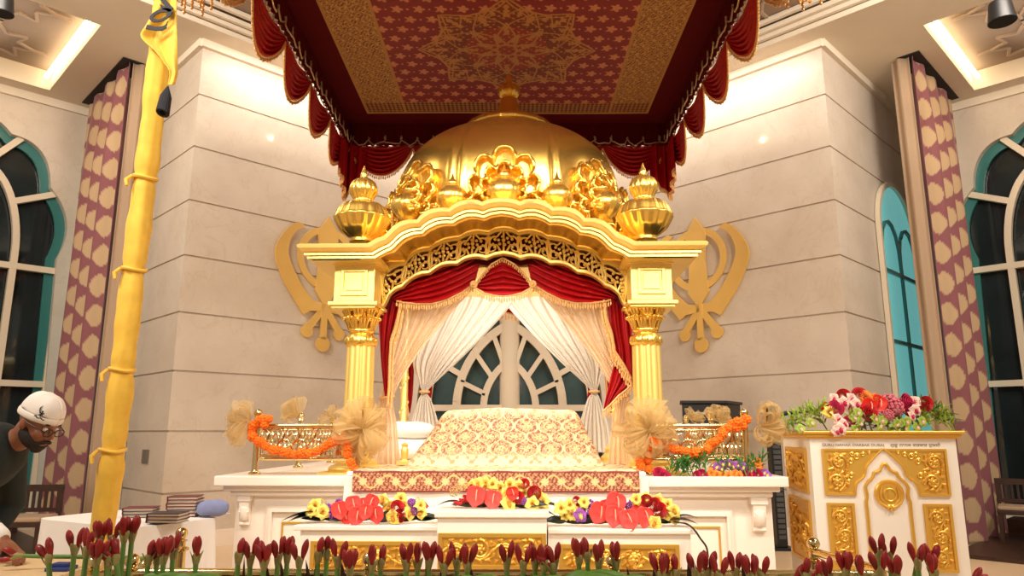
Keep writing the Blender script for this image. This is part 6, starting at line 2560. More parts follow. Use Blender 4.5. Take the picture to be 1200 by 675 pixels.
# ================================================================== dark wooden chairs before the bay windows
def make_chair(label, loc, rz):
    root = thing('wooden_chair', label, 'chair', loc, 'dark wooden chairs by the windows', rz)
    w, d, sh, bh = 0.52, 0.46, 0.40, 0.74
    MB().box(-w / 2, w / 2, -d / 2, d / 2, sh - 0.05, sh).build('seat', m_wood, root, local=True, flat=True, bevel=0.006)
    mb = MB().box(-w / 2 + 0.01, w / 2 - 0.01, -d / 2 - 0.005, d / 2 - 0.05, sh, sh + 0.045)
    mb.build('seat_cushion', m_lining, root, local=True, bevel=0.015)
    bk = MB().box(-w / 2, w / 2, d / 2 - 0.04, d / 2, bh - 0.07, bh)
    bk.box(-w / 2, w / 2, d / 2 - 0.035, d / 2 - 0.005, sh + 0.06, sh + 0.1)
    for k in range(8):
        x = -w / 2 + 0.05 + (w - 0.1) * k / 7
        bk.box(x - 0.011, x + 0.011, d / 2 - 0.03, d / 2 - 0.012, sh + 0.08, bh - 0.03)
    bk.build('backrest', m_wood, root, local=True, flat=True)
    for sx in (-1, 1):
        MB().box(sx * (w / 2 - 0.025) - 0.022, sx * (w / 2 - 0.025) + 0.022, d / 2 - 0.045, d / 2, 0, bh - 0.02).build('leg', m_wood, root, local=True, flat=True)
        MB().box(sx * (w / 2 - 0.025) - 0.022, sx * (w / 2 - 0.025) + 0.022, -d / 2, -d / 2 + 0.045, 0, sh - 0.03).build('leg', m_wood, root, local=True, flat=True)
    return root


c1 = make_chair('dark wooden slat-back chair standing against the left patterned curtain', (-5.05, 7.75, 0), 0.15)


def chair_copy(label, loc, rz):
    o = copy_tree(c1)
    o.location = loc
    o.rotation_euler = (0, 0, rz)
    o['label'] = label
    return o


chair_copy('dark wooden slat-back chair behind the bending man at the left window', (-5.72, 7.6, 0), 0.25)
chair_copy('dark wooden chair before the right window, next to the curtain hem', (6.0, 8.75, 0), -0.6)
chair_copy('dark wooden chair before the right window at the edge of the photo', (6.15, 8.0, 0), -0.7)

# ================================================================== the man bending over the table at the left
m_skin = M('skin', (150, 96, 70), rough=0.5, noise=0.08, nscale=20)
m_hair = M('dark_beard', (42, 32, 28), rough=0.8, noise=0.3, nscale=80, bump=0.4, bscale=200)
m_jacket = M('dark_jacket', (30, 40, 40), rough=0.8, noise=0.15, nscale=10)
m_trouser = M('dark_trousers', (26, 26, 30), rough=0.8)
m_cap = M('white_cap', (244, 236, 228), rough=0.85, bump=0.15, bscale=25)
Hc = P(46, 494, 3.6)
man = thing('person', 'man in a white head covering, glasses and dark jacket bending over the table', 'person', (-2.95, 3.62, 0))
HR = Matrix.Translation(Hc) @ Matrix.Rotation(R(-14), 4, 'Z') @ Matrix.Rotation(R(30), 4, 'Y')
hp = lambda x, y, z: HR @ Vector((x, y, z))
H3 = HR.to_3x3()
body = MB()
he = lambda c, r, mb=body: mb.ell(hp(*c), r, 20, 14, H3)
he((-0.012, 0, 0.03), (0.098, 0.077, 0.1))
he((0.03, 0, -0.05), (0.066, 0.058, 0.075))
he((0.062, 0, -0.098), (0.024, 0.027, 0.022))
he((0.074, 0, 0.022), (0.024, 0.052, 0.016))
body.tube([hp(0.085, 0, 0.02), hp(0.105, 0, -0.01), hp(0.116, 0, -0.034)], [0.010, 0.012, 0.015], 10)
for s in (1, -1):
    he((0.1, s * 0.012, -0.038), (0.012, 0.010, 0.009))
    he((0.062, s * 0.036, -0.03), (0.026, 0.024, 0.026))
    he((-0.008, s * 0.077, -0.012), (0.020, 0.010, 0.033))
    he((-0.002, s * 0.072, -0.03), (0.012, 0.01, 0.016))
he((0.092, 0, -0.066), (0.010, 0.024, 0.006))
he((0.09, 0, -0.077), (0.010, 0.022, 0.007))
neck = Vector((-2.53, 3.62, 1.23))
pel = Vector((-2.95, 3.64, 0.95))
body.tube([hp(-0.03, 0, -0.05), hp(-0.045, 0, -0.12), neck, neck + Vector((-0.05, 0, -0.03))], [0.058, 0.058, 0.066, 0.09], 16)


def limb(mb, pts, rs, n=14):
    for p, q, a, b in zip(pts[:-1], pts[1:], rs[:-1], rs[1:]):
        m_ = max(2, int((Vector(q) - Vector(p)).length / 0.03))
        mb.tube([Vector(p).lerp(Vector(q), k / m_) for k in range(m_ + 1)], [a + (b - a) * k / m_ for k in range(m_ + 1)], n)
    for p, r in zip(pts, rs):
        mb.ell(p, r, 14, 10)


def torso(mb, g):
    for f, rx, ry in ((0, 0.13, 0.17), (0.2, 0.125, 0.16), (0.4, 0.125, 0.165), (0.6, 0.13, 0.185), (0.8, 0.125, 0.2), (0.95, 0.10, 0.17)):
        c = pel.lerp(neck, f) + Vector((0, 0, -0.02))
        mb.ell(c, (rx + g, ry + g, 0.13 + g), 18, 12)


torso(body, 0.0)
sR, sL = Vector((-2.60, 3.43, 1.17)), Vector((-2.60, 3.81, 1.17))
eR, eL = Vector((-2.44, 3.30, 0.98)), Vector((-2.66, 3.97, 0.93))
hR = P(6, 648, 3.2) + Vector((-0.02, 0, 0.055))
hL = Vector((-2.68, 3.86, 0.76))
armR, armL = [sR, eR, hR], [sL, eL, hL]
limb(body, armR, [0.058, 0.044, 0.028])
limb(body, armL, [0.058, 0.044, 0.028])
legR = [pel + Vector((0.0, -0.1, 0)), Vector((-2.93, 3.52, 0.5)), Vector((-2.97, 3.51, 0.08))]
legL = [pel + Vector((0.0, 0.1, 0)), Vector((-2.91, 3.74, 0.5)), Vector((-2.97, 3.75, 0.08))]
for lg in (legR, legL):
    limb(body, lg, [0.09, 0.06, 0.042])
    body.tube([lg[2], lg[2] + Vector((0.08, 0, -0.03)), lg[2] + Vector((0.19, 0, -0.05))], [0.045, 0.04, 0.026], 10)


def hand(mb, w, d, up_, s):
    d, up_ = Vector(d).normalized(), Vector(up_).normalized()
    sd = d.cross(up_).normalized() * s
    c = w + d * 0.045
    X = Matrix((d, sd, up_)).transposed()
    mb.ell(c, (0.052, 0.04, 0.017), 14, 10, X)
    for k, (off, ln) in enumerate(((0.030, 0.066), (0.010, 0.075), (-0.011, 0.070), (-0.030, 0.055))):
        b = w + d * 0.082 + sd * off
        p1 = b + d * ln * 0.45 + up_ * 0.004
        p2 = p1 + d * ln * 0.33 - up_ * 0.012
        p3 = p2 + d * ln * 0.2 - up_ * 0.016
        mb.tube([b - d * 0.02, b, p1, p2, p3], [0.0095, 0.0092, 0.0088, 0.008, 0.0065], 10)
    t0 = w + d * 0.025 + sd * 0.036
    mb.tube([t0 - sd * 0.015, t0, t0 + d * 0.03 + sd * 0.018 - up_ * 0.006, t0 + d * 0.058 + sd * 0.02 - up_ * 0.016], [0.012, 0.011, 0.0098, 0.0075], 10)


hand(body, hR, Vector((0.75, -0.2, -0.5)), Vector((0.5, 0, 0.8)), 1)
hand(body, hL, Vector((0.2, 0.05, -1)), Vector((0.9, 0.3, 0.2)), -1)
body.build('body', m_skin, man, remesh=0.0062, smooth=4)
jk = MB()
torso(jk, 0.022)
limb(jk, [sR, eR, eR.lerp(hR, 0.72)], [0.082, 0.062, 0.05])
limb(jk, [sL, eL, eL.lerp(hL, 0.85)], [0.082, 0.062, 0.05])
jk.tube([neck + Vector((-0.06, 0, -0.04)), neck + Vector((-0.01, 0, 0.02))], [0.12, 0.088], 18)
for lv_ in (0, 1):
    jk.ell(pel + Vector((-0.01, 0, -0.1 + 0.06 * lv_)), (0.16, 0.2, 0.12), 18, 12)
jk.build('jacket', m_jacket, man, remesh=0.012, smooth=3)
cf = MB()
limb(cf, [eR.lerp(hR, 0.70), eR.lerp(hR, 0.93)], [0.046, 0.042])
cf.build('shirt_cuff', m_cotton, man, remesh=0.008, smooth=2)
tr = MB()
for lg in (legR, legL):
    limb(tr, [lg[0], lg[1], lg[2] + Vector((0, 0, 0.02))], [0.115, 0.085, 0.07])
tr.build('trousers', m_trouser, man, remesh=0.014, smooth=3)
for lg in (legR, legL):
    sh = MB()
    q = Vector((lg[2].x, lg[2].y, 0))
    sh.ell(q + Vector((0.08, 0, 0.04)), (0.15, 0.05, 0.04), 16, 10)
    sh.ell(q + Vector((0, 0, 0.06)), (0.06, 0.045, 0.055), 14, 10)
    sh.build('shoe', m_black, man, remesh=0.01, smooth=2)
# cap with its emblem
cp = MB()
nu_, nv_ = 40, 14
def capf(u, v):
    a = 2 * PI * u
    t = PI / 2 * v
    low = 0.018 + 0.014 * math.cos(a)
    z = 0.03 + low * (1 - math.sin(t)) + 0.112 * math.sin(t) + 0.004 * math.sin(6 * a) * math.cos(t)
    return hp(-0.012 + 0.107 * math.cos(t) ** 0.8 * math.cos(a), 0.087 * math.cos(t) ** 0.8 * math.sin(a), z)
cp.grid(capf, nu_, nv_)
def bandf(u, v):
    a = 2 * PI * u
    return hp(-0.012 + (0.107 + 0.004 * math.sin(PI * v)) * math.cos(a), (0.087 + 0.004 * math.sin(PI * v)) * math.sin(a), 0.016 + 0.014 * math.cos(a) + 0.032 * v)
cp.grid(bandf, nu_, 6)
cap_o = cp.build('head_covering', m_cap, man, ang=80, solid=0.003)
def emb(x, z):
    a = -R(52) + x / 0.1
    zz = 0.058 + z
    k = math.cos(math.asin(min(0.99, max(0, (zz - 0.03) / 0.112)))) ** 0.8
    return hp(-0.012 + 0.111 * k * math.cos(a), 0.091 * k * math.sin(a), zz)
mb = khanda_mesh(emb, H3 @ Vector((0.0015, -0.004, 0.001)), 0.027)
pts = [emb(-0.024 + 0.048 * k / 10, -0.008 + 0.003 * math.sin(k * 1.3)) for k in range(11)]
mb.tube(pts, 0.003, 6)
mb.build('emblem', m_navy, cap_o)['label'] = 'small dark emblem on the cap'
bd = MB()
be = lambda c, r: bd.ell(hp(*c), r, 12, 8, H3)
for k in range(17):
    a = R(-100 + 200 * k / 16)
    be((0.012 + 0.062 * math.cos(a), 0.06 * math.sin(a), -0.062 - 0.03 * math.cos(a)), (0.02, 0.018, 0.032))
be((0.066, 0, -0.11), (0.026, 0.034, 0.024))
for s in (1, -1):
    bd.tube([hp(0.107, s * 0.003, -0.056), hp(0.102, s * 0.022, -0.06), hp(0.085, s * 0.038, -0.074)], [0.009, 0.010, 0.006], 8)
    be((-0.002, s * 0.066, -0.015), (0.016, 0.010, 0.04))
    be((0.088, s * 0.03, 0.03), (0.008, 0.022, 0.006))
bd.build('beard', m_hair, man, remesh=0.006, smooth=2)
for s in (1, -1):
    ey = MB().ell(hp(0.085, s * 0.031, 0.004), (0.011, 0.012, 0.010), 12, 8, H3)
    ey.build('eye', M('eye_white', (230, 222, 214), 0.3), man)
    MB().ell(hp(0.094, s * 0.031, 0.002), (0.004, 0.005, 0.005), 8, 6, H3).build('iris', m_black, man)
gl = MB()
for s in (1, -1):
    gl.tube([hp(0.112, s * 0.032 + 0.026 * math.cos(a), -0.002 + 0.019 * math.sin(a)) for a in [2 * PI * i / 24 for i in range(24)]], 0.0024, 6, closed=True)
    gl.tube([hp(0.112, s * 0.058, 0.006), hp(0.06, s * 0.076, 0.006), hp(-0.01, s * 0.082, 0.0)], 0.0024, 6)
gl.tube([hp(0.112, 0.008, 0.004), hp(0.116, 0, 0.008), hp(0.112, -0.008, 0.004)], 0.0024, 6)
gl.build('glasses', m_black, man)

# ================================================================== foreground table at the left
m_cream_cloth = M('beige_tablecloth', (226, 196, 150), rough=0.75, noise=0.03, nscale=8)
tb = thing('work_table', 'beige covered table at the lower left in front of the bending man', 'table', (-2.45, 3.05, 0))
MB().box(-3.2, -1.76, 2.72, 3.37, 0.72, 0.75).build('tabletop', m_cream_cloth, tb, flat=True, bevel=0.006)
for x in (-3.12, -1.86):
    for y in (2.8, 3.32):
        MB().box(x - 0.025, x + 0.025, y - 0.025, y + 0.025, 0, 0.72).build('leg', m_wood, tb, flat=True)
m_bl = M('blue_card', (40, 60, 130), rough=0.5)
q = PZ(70, 668, 0.752)
mb = MB().box(q.x - 0.045, q.x + 0.045, q.y - 0.03, q.y + 0.05, 0.7505, 0.765)
mb.box(q.x - 0.03, q.x + 0.03, q.y - 0.01, q.y + 0.03, 0.765, 0.778)
tag(mb.build('paper_packet', m_bl, flat=True, bevel=0.003), 'small blue packet on the beige table beside the lying flower', 'packet')
# ================================================================== brass barrier before the stage
bar = thing('brass_barrier', 'polished brass barrier of ball topped posts and rails behind the amaryllis row', 'barrier', (-0.1, 2.72, 0))
bposts = [(110, 660, 2.7), (433, 655, 2.72), (718, 658, 2.72), (1031, 659, 2.7)]
BP = {}


def bpost(c, r=0.028):
    mb = MB().lathe([(0.1, 0), (0.1, 0.012), (0.07, 0.03), (0.03, 0.045), (0.024, 0.06), (0.024, c.z - 0.075), (0.036, c.z - 0.07), (0.036, c.z - 0.062), (0.02, c.z - 0.055), (0.02, c.z - 0.035),
                     (0.028, c.z - 0.03), (0.014, c.z - 0.024)], 24, (c.x, c.y, 0))
    o = mb.build('post', m_brass, bar)
    MB().ell(c, r, 20, 14).build('ball', m_brass, o)


for x, y, Y in bposts:
    BP[x] = P(x, y, Y)
for x, y, Y in ((155, 657, 2.74), (213, 625, 3.3), (953, 637, 3.1), (170, 664, 2.95)):
    BP[x] = P(x, y, Y)
for x, c in BP.items():
    bpost(c, 0.026)


def brail(a, b, z=0.8):
    p, q = Vector((BP[a].x, BP[a].y, z)), Vector((BP[b].x, BP[b].y, z))
    MB().tube([p, q], 0.016, 12).build('rail', m_brass, bar)


for a, b in ((155, 433), (433, 718), (718, 1031)):
    brail(a, b)
    brail(a, b, 0.3)
brail(953, 1031, 0.815)
brail(170, 213, 0.8)
brail(110, 155, 0.8)

# ================================================================== planter box with the row of amaryllis
YPLA = 2.44
m_plant = M('planter_box', (92, 62, 44), rough=0.5, noise=0.2, nscale=10)
pb = thing('planter', 'long low timber planter in front of the brass barrier holding the red amaryllis', 'planter', (0, YPLA, 0))
mb = MB()
x0, x1, ya, yb = -1.62, 1.62, 2.30, 2.575
mb.box(x0, x1, ya, ya + 0.02, 0, 0.5)
mb.box(x0, x1, yb - 0.02, yb, 0, 0.5)
mb.box(x0, x0 + 0.02, ya + 0.02, yb - 0.02, 0, 0.5)
mb.box(x1 - 0.02, x1, ya + 0.02, yb - 0.02, 0, 0.5)
mb.build('box', m_plant, pb, flat=True)
MB().box(x0 + 0.02, x1 - 0.02, ya + 0.02, yb - 0.02, 0.3, 0.46).build('soil', M('soil', (50, 36, 26), 0.95, bump=0.6, bscale=60), pb, flat=True)

m_bud = M('amaryllis_red', (154, 18, 22), rough=0.45, noise=0.35, nscale=30, coat=0.15)
m_stem = M('amaryllis_stem', (104, 146, 70), rough=0.45, noise=0.12, nscale=12)
m_brac = M('amaryllis_bract', (156, 150, 92), rough=0.55, noise=0.25, nscale=30)


def bud_mb(X, L_=0.064, r=0.0105, open_=0.0):
    mb = MB()
    pr = [(0.0, 0.0), (0.35, 0.05), (0.55, 0.16), (0.8, 0.34), (1.0, 0.55), (0.92, 0.72), (0.62, 0.88), (0.3, 0.96), (0.0, 1.0)]
    q = smoothpath([Vector((a, b, 0)) for a, b in pr], 3)
    mb.lathe([(max(0, p.x) * r, p.y * L_) for p in q], 24, (0, 0, 0), rib=lambda a, t: 1 + 0.10 * abs(math.cos(1.5 * a)) + (0.12 * open_ * abs(math.cos(3 * a)) if t > 0.6 else 0))
    mb.v = [tuple(X @ Vector(v)) for v in mb.v]
    return mb


def amaryllis(nb, seed, tilt=0.0):
    """plant with origin at the base of its stem; the flower head sits at z = 0.50"""
    rr = random.Random(seed)
    root = thing('amaryllis', 'x', 'flower', (0, 0, 0), 'red amaryllis buds along the front')
    Hs = 0.5
    lean = Vector((tilt * 0.06, 0, 0))
    st = [Vector((0, 0, 0)), Vector((0.004, 0, 0.2)) + lean * 0.2, Vector((0, 0, 0.4)) + lean * 0.6, Vector((0, 0, Hs)) + lean]
    MB().tube(smoothpath(st, 6), [0.0098 - 0.002 * k / 18 for k in range(19)], 12).build('stem', m_stem, root, local=True)
    hd = Vector((0, 0, Hs)) + lean
    for k in range(nb):
        a = 2 * PI * k / nb + rr.uniform(-.4, .4) + (0.3 if nb == 2 else 0.9)
        el = (0.1 if nb == 1 else 0.26) + rr.uniform(-.06, .1)
        X = Matrix.Translation(hd + Vector((0.008 * math.cos(a) * (nb > 1), 0.008 * math.sin(a) * (nb > 1), 0.006))) @ Matrix.Rotation(el * math.cos(a) + tilt * 0.75, 4, 'Y') @ Matrix.Rotation(-el * math.sin(a), 4, 'X')
        bud_mb(X, rr.uniform(0.058, 0.072), rr.uniform(0.0098, 0.0118), rr.random() * 0.6).build('bud', m_bud, root, local=True, ang=80)
    mb = MB()
    for k in range(2):
        a = PI * k + 0.5 + rr.random()

        def fn(u, v, a=a):
            wd = 0.012 * math.sin(PI * (0.12 + 0.85 * u)) ** 0.8
            b = a + (v - 0.5) * wd / 0.010
            r_ = 0.0098 + 0.007 * u + 0.004 * u * u
            return hd + Vector((r_ * math.cos(b) + tilt * 0.03 * u, r_ * math.sin(b), -0.012 + 0.038 * u))
        mb.grid(fn, 6, 5)
    mb.lathe([(0.0082, -0.016), (0.0105, -0.004), (0.0125, 0.01), (0.009, 0.018)], 12, hd)
    mb.build('bract', m_brac, root, local=True, solid=0.001)
    return root


protos = [amaryllis(2, 3), amaryllis(3, 5), amaryllis(1, 8), amaryllis(2, 13, -0.9), amaryllis(2, 21, 1.2), amaryllis(4, 34)]
# bud-tip pixel, prototype, depth, per cluster
AM = [
    ('before the leaning yellow pole', [(75, 632, 3, 2.42), (90, 621, 0, 2.48), (104, 622, 0, 2.4), (119, 611, 1, 2.54), (134, 610, 0, 2.55), (116, 633, 5, 2.38), (129, 635, 0, 2.4), (148, 607, 0, 2.53), (157, 606, 1, 2.55), (160, 630, 3, 2.42)]),
    ('before the white book table', [(176, 632, 2, 2.42), (186, 633, 0, 2.45), (194, 631, 1, 2.42), (205, 626, 0, 2.5), (232, 630, 0, 2.42)]),
    ('before the left end of the platform', [(281, 630, 2, 2.42), (295, 633, 0, 2.45), (311, 637, 5, 2.42), (327, 632, 0, 2.46), (338, 630, 1, 2.48), (352, 635, 0, 2.42)]),
    ('before the low left plinth', [(374, 629, 2, 2.44), (384, 627, 2, 2.47), (397, 634, 0, 2.42), (411, 645, 1, 2.4), (437, 640, 0, 2.42), (447, 638, 2, 2.46), (477, 638, 0, 2.42), (490, 638, 0, 2.46), (503, 636, 1, 2.43)]),
    ('before the middle plinth', [(521, 642, 0, 2.42), (536, 638, 0, 2.46), (548, 639, 1, 2.42), (594, 637, 0, 2.44), (613, 640, 0, 2.42), (627, 639, 1, 2.46), (637, 640, 0, 2.42), (649, 639, 0, 2.46)]),
    ('before the low right plinth', [(664, 640, 3, 2.45), (678, 632, 1, 2.42), (688, 629, 2, 2.47), (701, 636, 0, 2.42), (721, 636, 0, 2.45), (773, 650, 1, 2.4), (780, 650, 0, 2.45), (791, 649, 2, 2.42)]),
    ('before the right end of the platform', [(815, 649, 0, 2.42), (828, 647, 1, 2.46), (842, 653, 0, 2.42), (861, 648, 0, 2.45), (878, 652, 1, 2.42), (890, 652, 0, 2.46), (904, 657, 4, 2.42)]),
    ('before the white lectern', [(943, 652, 2, 2.4), (957, 656, 2, 2.43), (968, 655, 0, 2.46), (989, 647, 1, 2.42), (1007, 652, 0, 2.4), (1027, 628, 0, 2.53), (1040, 631, 0, 2.55), (1052, 635, 4, 2.54), (1029, 647, 0, 2.41),
                                  (1048, 652, 1, 2.42), (1073, 638, 0, 2.5), (1088, 639, 1, 2.52), (1092, 650, 0, 2.42), (1116, 663, 4, 2.44)]),
]
names = {0: 'two', 1: 'three', 2: 'one', 3: 'two tilted', 4: 'two outward', 5: 'four'}
used = set()
ch = {}
for c in bpy.data.objects:
    if c.parent:
        ch.setdefault(c.parent.name, []).append(c)
for where, lst in AM:
    lst = sorted(lst)
    for k, (px, py, pr, Y) in enumerate(lst):
        if pr not in used:
            o = protos[pr]
            used.add(pr)
        else:
            o = copy_tree(protos[pr], None, ch)
        tip = P(px, py, Y)
        z0 = tip.z - 0.565
        o.location = (tip.x, Y, z0)
        o.rotation_euler = (0, 0, rnd.uniform(-.5, .5) if pr in (3, 4) else rnd.uniform(0, 6.28))
        s = rnd.uniform(0.93, 1.07)
        o['label'] = '%s amaryllis stem from the left %s, %s red buds' % (ORD[k], where, names[pr].replace(' tilted', '').replace(' outward', ''))
for i, pr in enumerate(protos):
    if i not in used:
        pr.location = (0, 2.44, 0.45)

# dark and green leaves between the stems
m_burg = M('burgundy_leaf', (52, 26, 26), rough=0.35, noise=0.3, nscale=10)
DL = [(280, 653, -0.35, .12), (303, 652, 0.2, .3), (322, 655, .25, .2), (352, 656, .3, .2), (364, 656, -.2, .25), (393, 656, .25, .25), (404, 655, -.35, .25), (492, 660, .2, .2), (511, 658, -.3, .2), (604, 660, .2, .15),
      (761, 656, -.4, .3), (800, 648, -.35, .2), (808, 660, .3, .2), (862, 660, .3, .25), (543, 655, .2, .18), (728, 663, .1, .15)]
for k, (x, y, tl, wd) in enumerate(DL):
    mb = MB()
    tip = P(x, y, 2.5)
    base = Vector((tip.x + tl * 0.12, 2.5, 0.455))

    def lf(u, v):
        w = wd * 0.16 * math.sin(PI * min(1, 0.25 + 0.75 * u)) ** 0.7
        p = base.lerp(tip, u) + Vector((0.03 * math.sin(u * 2.5), 0, 0))
        return p + Vector(((v - .5) * w, 0.35 * abs(v - .5) * w, 0))
    mb.grid(lf, 16, 4)
    o = mb.build('leaf_blade', m_burg, solid=0.002)
    tag(o, '%s dark burgundy leaf blade from the left among the amaryllis stems' % ORD[k], 'leaf', 'dark leaves among the amaryllis')
GLV = [(222, 668, .13, 'wide green leaf lying among the stems before the white book table'), (555, 670, .12, 'wide green leaf low before the middle plinth'), (690, 664, .16, 'largest green leaf low before the right plinth'),
       (184, 668, .1, 'green leaf low before the stacked books'), (636, 671, .1, 'small green leaf low right of the middle plinth'), (732, 670, .1, 'green leaf low beside the right barrier ball')]
for x, y, r, lab in GLV:
    mb = MB()
    c = P(x, y, 2.38)
    c.z -= 0.035

    def gf(u, v):
        a = 2 * PI * v
        rr_ = r * u * (0.8 + 0.2 * math.cos(a))
        return c + Vector((rr_ * math.cos(a), 0.5 * rr_ * math.sin(a), 0.02 - 0.35 * r * u * u + 0.25 * rr_ * math.sin(a) * 0.6 + 0.02 * math.sin(3 * a) * u))
    mb.grid(gf, 8, 30)
    root = thing('broad_leaf', lab, 'leaf', (c.x, c.y, 0.455), 'broad green leaves among the amaryllis')
    mb.build('blade', M('broad_green_leaf', (98, 142, 54), 0.45, noise=0.15, nscale=14), root, ang=80, solid=0.002)
    MB().tube([Vector((c.x, c.y + 0.02, 0.45)), Vector((c.x, c.y + 0.01, c.z - 0.04)), c + Vector((0, 0, 0.015))], 0.006, 8).build('stalk', m_stem, root)
# a cut amaryllis lying on the table at the left
ly = copy_tree(protos[0])
q = PZ(30, 657, 0.775)
ly.rotation_euler = (0, R(-86), R(14))
ly.location = (q.x + 0.50, q.y + 0.05, 0.771)
ly['label'] = 'cut amaryllis with two red buds lying on the beige table at the lower left'
ly['group'] = 'cut flowers'
del ly['group']

# ================================================================== hanging fittings at the top edge
m_bead = M('amber_bead', (214, 150, 84), rough=0.2, metal=0.3)
for nm, cx, cy_px, Y in (('left', 221, 14, 6.4), ('right', 946, 8, 6.4)):
    low = P(cx, cy_px, Y)
    root = thing('chandelier', 'small brass chandelier with amber bead drops at the top %s of the canopy' % nm, 'chandelier', (low.x, Y, low.z), 'bead chandeliers')
    zt_ = low.z + 0.42
    mb = MB()
    for r, z in ((0.2, zt_ - 0.14), (0.11, zt_ - 0.02)):
        mb.tube([(low.x + r * math.cos(a), Y + r * math.sin(a), z) for a in [2 * PI * i / 32 for i in range(32)]], 0.014, 8, closed=True)
    for k in range(6):
        a = 2 * PI * k / 6
        mb.tube([(low.x + 0.2 * math.cos(a), Y + 0.2 * math.sin(a), zt_ - 0.14), (low.x + 0.11 * math.cos(a), Y + 0.11 * math.sin(a), zt_ - 0.02), (low.x, Y, zt_ + 0.12)], 0.008, 6)
    mb.build('ring_frame', m_brass, root)
    MB().tube([(low.x, Y, zt_ + 0.1), (low.x, Y, 6.4)], 0.012, 8).build('rod', m_brass, root)
    for k in range(14):
        a = 2 * PI * k / 14
        mb = MB()
        r = 0.2 if k % 2 else 0.11
        top_ = zt_ - 0.15 if k % 2 else zt_ - 0.03
        n_ = 4 if k % 2 else 6
        for j in range(n_):
            mb.ell((low.x + r * math.cos(a), Y + r * math.sin(a), top_ - 0.02 - 0.05 * j), (0.016, 0.016, 0.026), 8, 6)
        mb.build('bead_drop', m_bead, root)
c = P(1173, 14, 6.6)
sl = thing('spotlight', 'black hanging spotlight shade at the upper right by the bright ceiling recess', 'spotlight', c)
mb = MB().lathe([(0.125, -0.115), (0.13, -0.11), (0.1, 0.1), (0.06, 0.12), (0.0, 0.125)], 32, c)
mb.build('shade', m_black, sl)
MB().tube([c + Vector((0, 0, 0.11)), Vector((c.x, c.y, 6.13))], 0.014, 8).build('rod', m_black, sl)
c = P(4, 6, 6.6)
sl = thing('spotlight', 'black hanging spotlight shade cut off at the upper left corner', 'spotlight', c)
MB().lathe([(0.1, -0.1), (0.105, -0.095), (0.08, 0.09), (0.05, 0.1), (0.0, 0.105)], 32, c).build('shade', m_black, sl)
MB().tube([c + Vector((0, 0, 0.1)), Vector((c.x, c.y, 6.13))], 0.014, 8).build('rod', m_black, sl)
# ================================================================== the stage is turned slightly to the hall
PIV = Vector((XC, 5.0, 0))
YAW = R(-1.6)
RZ = Matrix.Rotation(YAW, 3, 'Z')
for o in [o for o in bpy.data.objects if o.parent is None]:
    if o.name.split('.')[0] in ('palki', 'red_valance', 'sheer_curtain', 'white_curtain', 'marble_platform', 'flower_plinth', 'mattress', 'brocade_cloth', 'cushion', 'incense_holder',
                                'brass_railing', 'tulle_bow', 'marigold_garland', 'flower_strip') or (o.name.startswith('flower_arrangement') and o.location.x < 1.2):
        if o.name.startswith('cushion') and o.location.x < -1.5:
            continue
        o.location = PIV + RZ @ (o.location - PIV)
        o.rotation_euler.z += YAW

# ================================================================== camera, light
cam = bpy.data.cameras.new('camera')
cam.sensor_width = 36
cam.lens = FPX / 1200 * 36
cam.clip_start = 0.05
co = bpy.data.objects.new('camera', cam)
co.location = (0, 0, H)
co.rotation_euler = (PI / 2 + TH, 0, 0)
COL.objects.link(co)
SC.camera = co


def area(name, loc, target, power, size, col=(255, 242, 226), sy=None):
    d = bpy.data.lights.new(name, 'AREA')
    d.energy = power
    d.size = size
    if sy:
        d.shape = 'RECTANGLE'
        d.size_y = sy
    d.color = L3(col)
    o = bpy.data.objects.new(name, d)
    o.location = loc
    o.rotation_euler = (Vector(target) - Vector(loc)).to_track_quat('-Z', 'Y').to_euler()
    COL.objects.link(o)
    return o


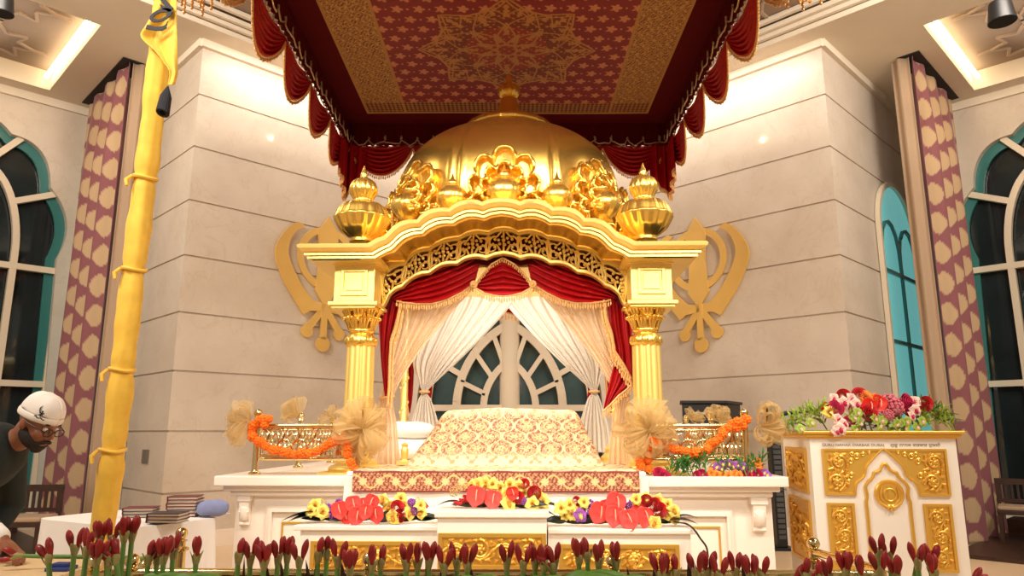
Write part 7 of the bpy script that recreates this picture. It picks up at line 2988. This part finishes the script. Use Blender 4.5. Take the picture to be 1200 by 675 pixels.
def spot(name, loc, target, power, ang, col=(255, 242, 226), blend=0.6, rad=0.12):
    d = bpy.data.lights.new(name, 'SPOT')
    d.energy = power
    d.spot_size = R(ang)
    d.spot_blend = blend
    d.shadow_soft_size = rad
    d.color = L3(col)
    o = bpy.data.objects.new(name, d)
    o.location = loc
    o.rotation_euler = (Vector(target) - Vector(loc)).to_track_quat('-Z', 'Y').to_euler()
    COL.objects.link(o)
    return o


for s in (1, -1):
    spot('stage_spot', (2.3 * s, 1.6, 5.95), (0.1 * s, 5.5, 1.5), 430, 48, blend=0.85, rad=0.25)
    spot('stage_spot', (0.9 * s, 1.8, 5.95), (0.3 * s, 5.2, 2.1), 150, 48, blend=0.8, rad=0.2)
    spot('hall_spot', (2.6 * s, -2.2, 5.2), (0.5 * s, 6.2, 2.2), 860, 38, blend=0.8, rad=0.5)
    area('side_wash', (4.2 * s, 1.5, 6.0), (3.4 * s, 8.3, 2.0), 265, 1.4)  # unseen area lamp added to brighten the pier walls
    # cove strips: in the recess, and in the step of the centre ceiling washing the top of the walls
    area('cove_strip', AB(0.6, 10.3, 6.2, s), AB(0.6, 10.3, 9, s), 8, 2.2, sy=2.0)
    area('step_strip', AB(5.4, 8.12, 6.05, s), AB(5.4, 8.75, 3.4, s), 42, 4.2, sy=0.12)
    area('pier_fill', AB(0.6, 7.4, 6.0, s), AB(3.08, 9.8, 3.0, s), 60, 1.2, sy=0.5)  # fill lamp added to brighten the outer pier faces; no strip there
area('palki_lamp', (XC, 5.95, 2.46), (XC, 6.95, 1.6), 18, 0.9, col=(255, 250, 246), sy=0.4)  # unseen lamp under the roof, added to brighten the white curtains
w = bpy.data.worlds.new('world')
SC.world = w
w.use_nodes = True
bg = w.node_tree.nodes['Background']
bg.inputs[0].default_value = (*L3((255, 232, 205)), 1)
bg.inputs[1].default_value = 0.36
SC.view_settings.view_transform = 'Standard'
SC.view_settings.look = 'None'
SC.view_settings.exposure = 0.25
SC.view_settings.gamma = 1
SC.view_settings.use_curve_mapping = False
SC.cycles.use_denoising = True
SC.cycles.max_bounces = 8
SC.cycles.transparent_max_bounces = 16
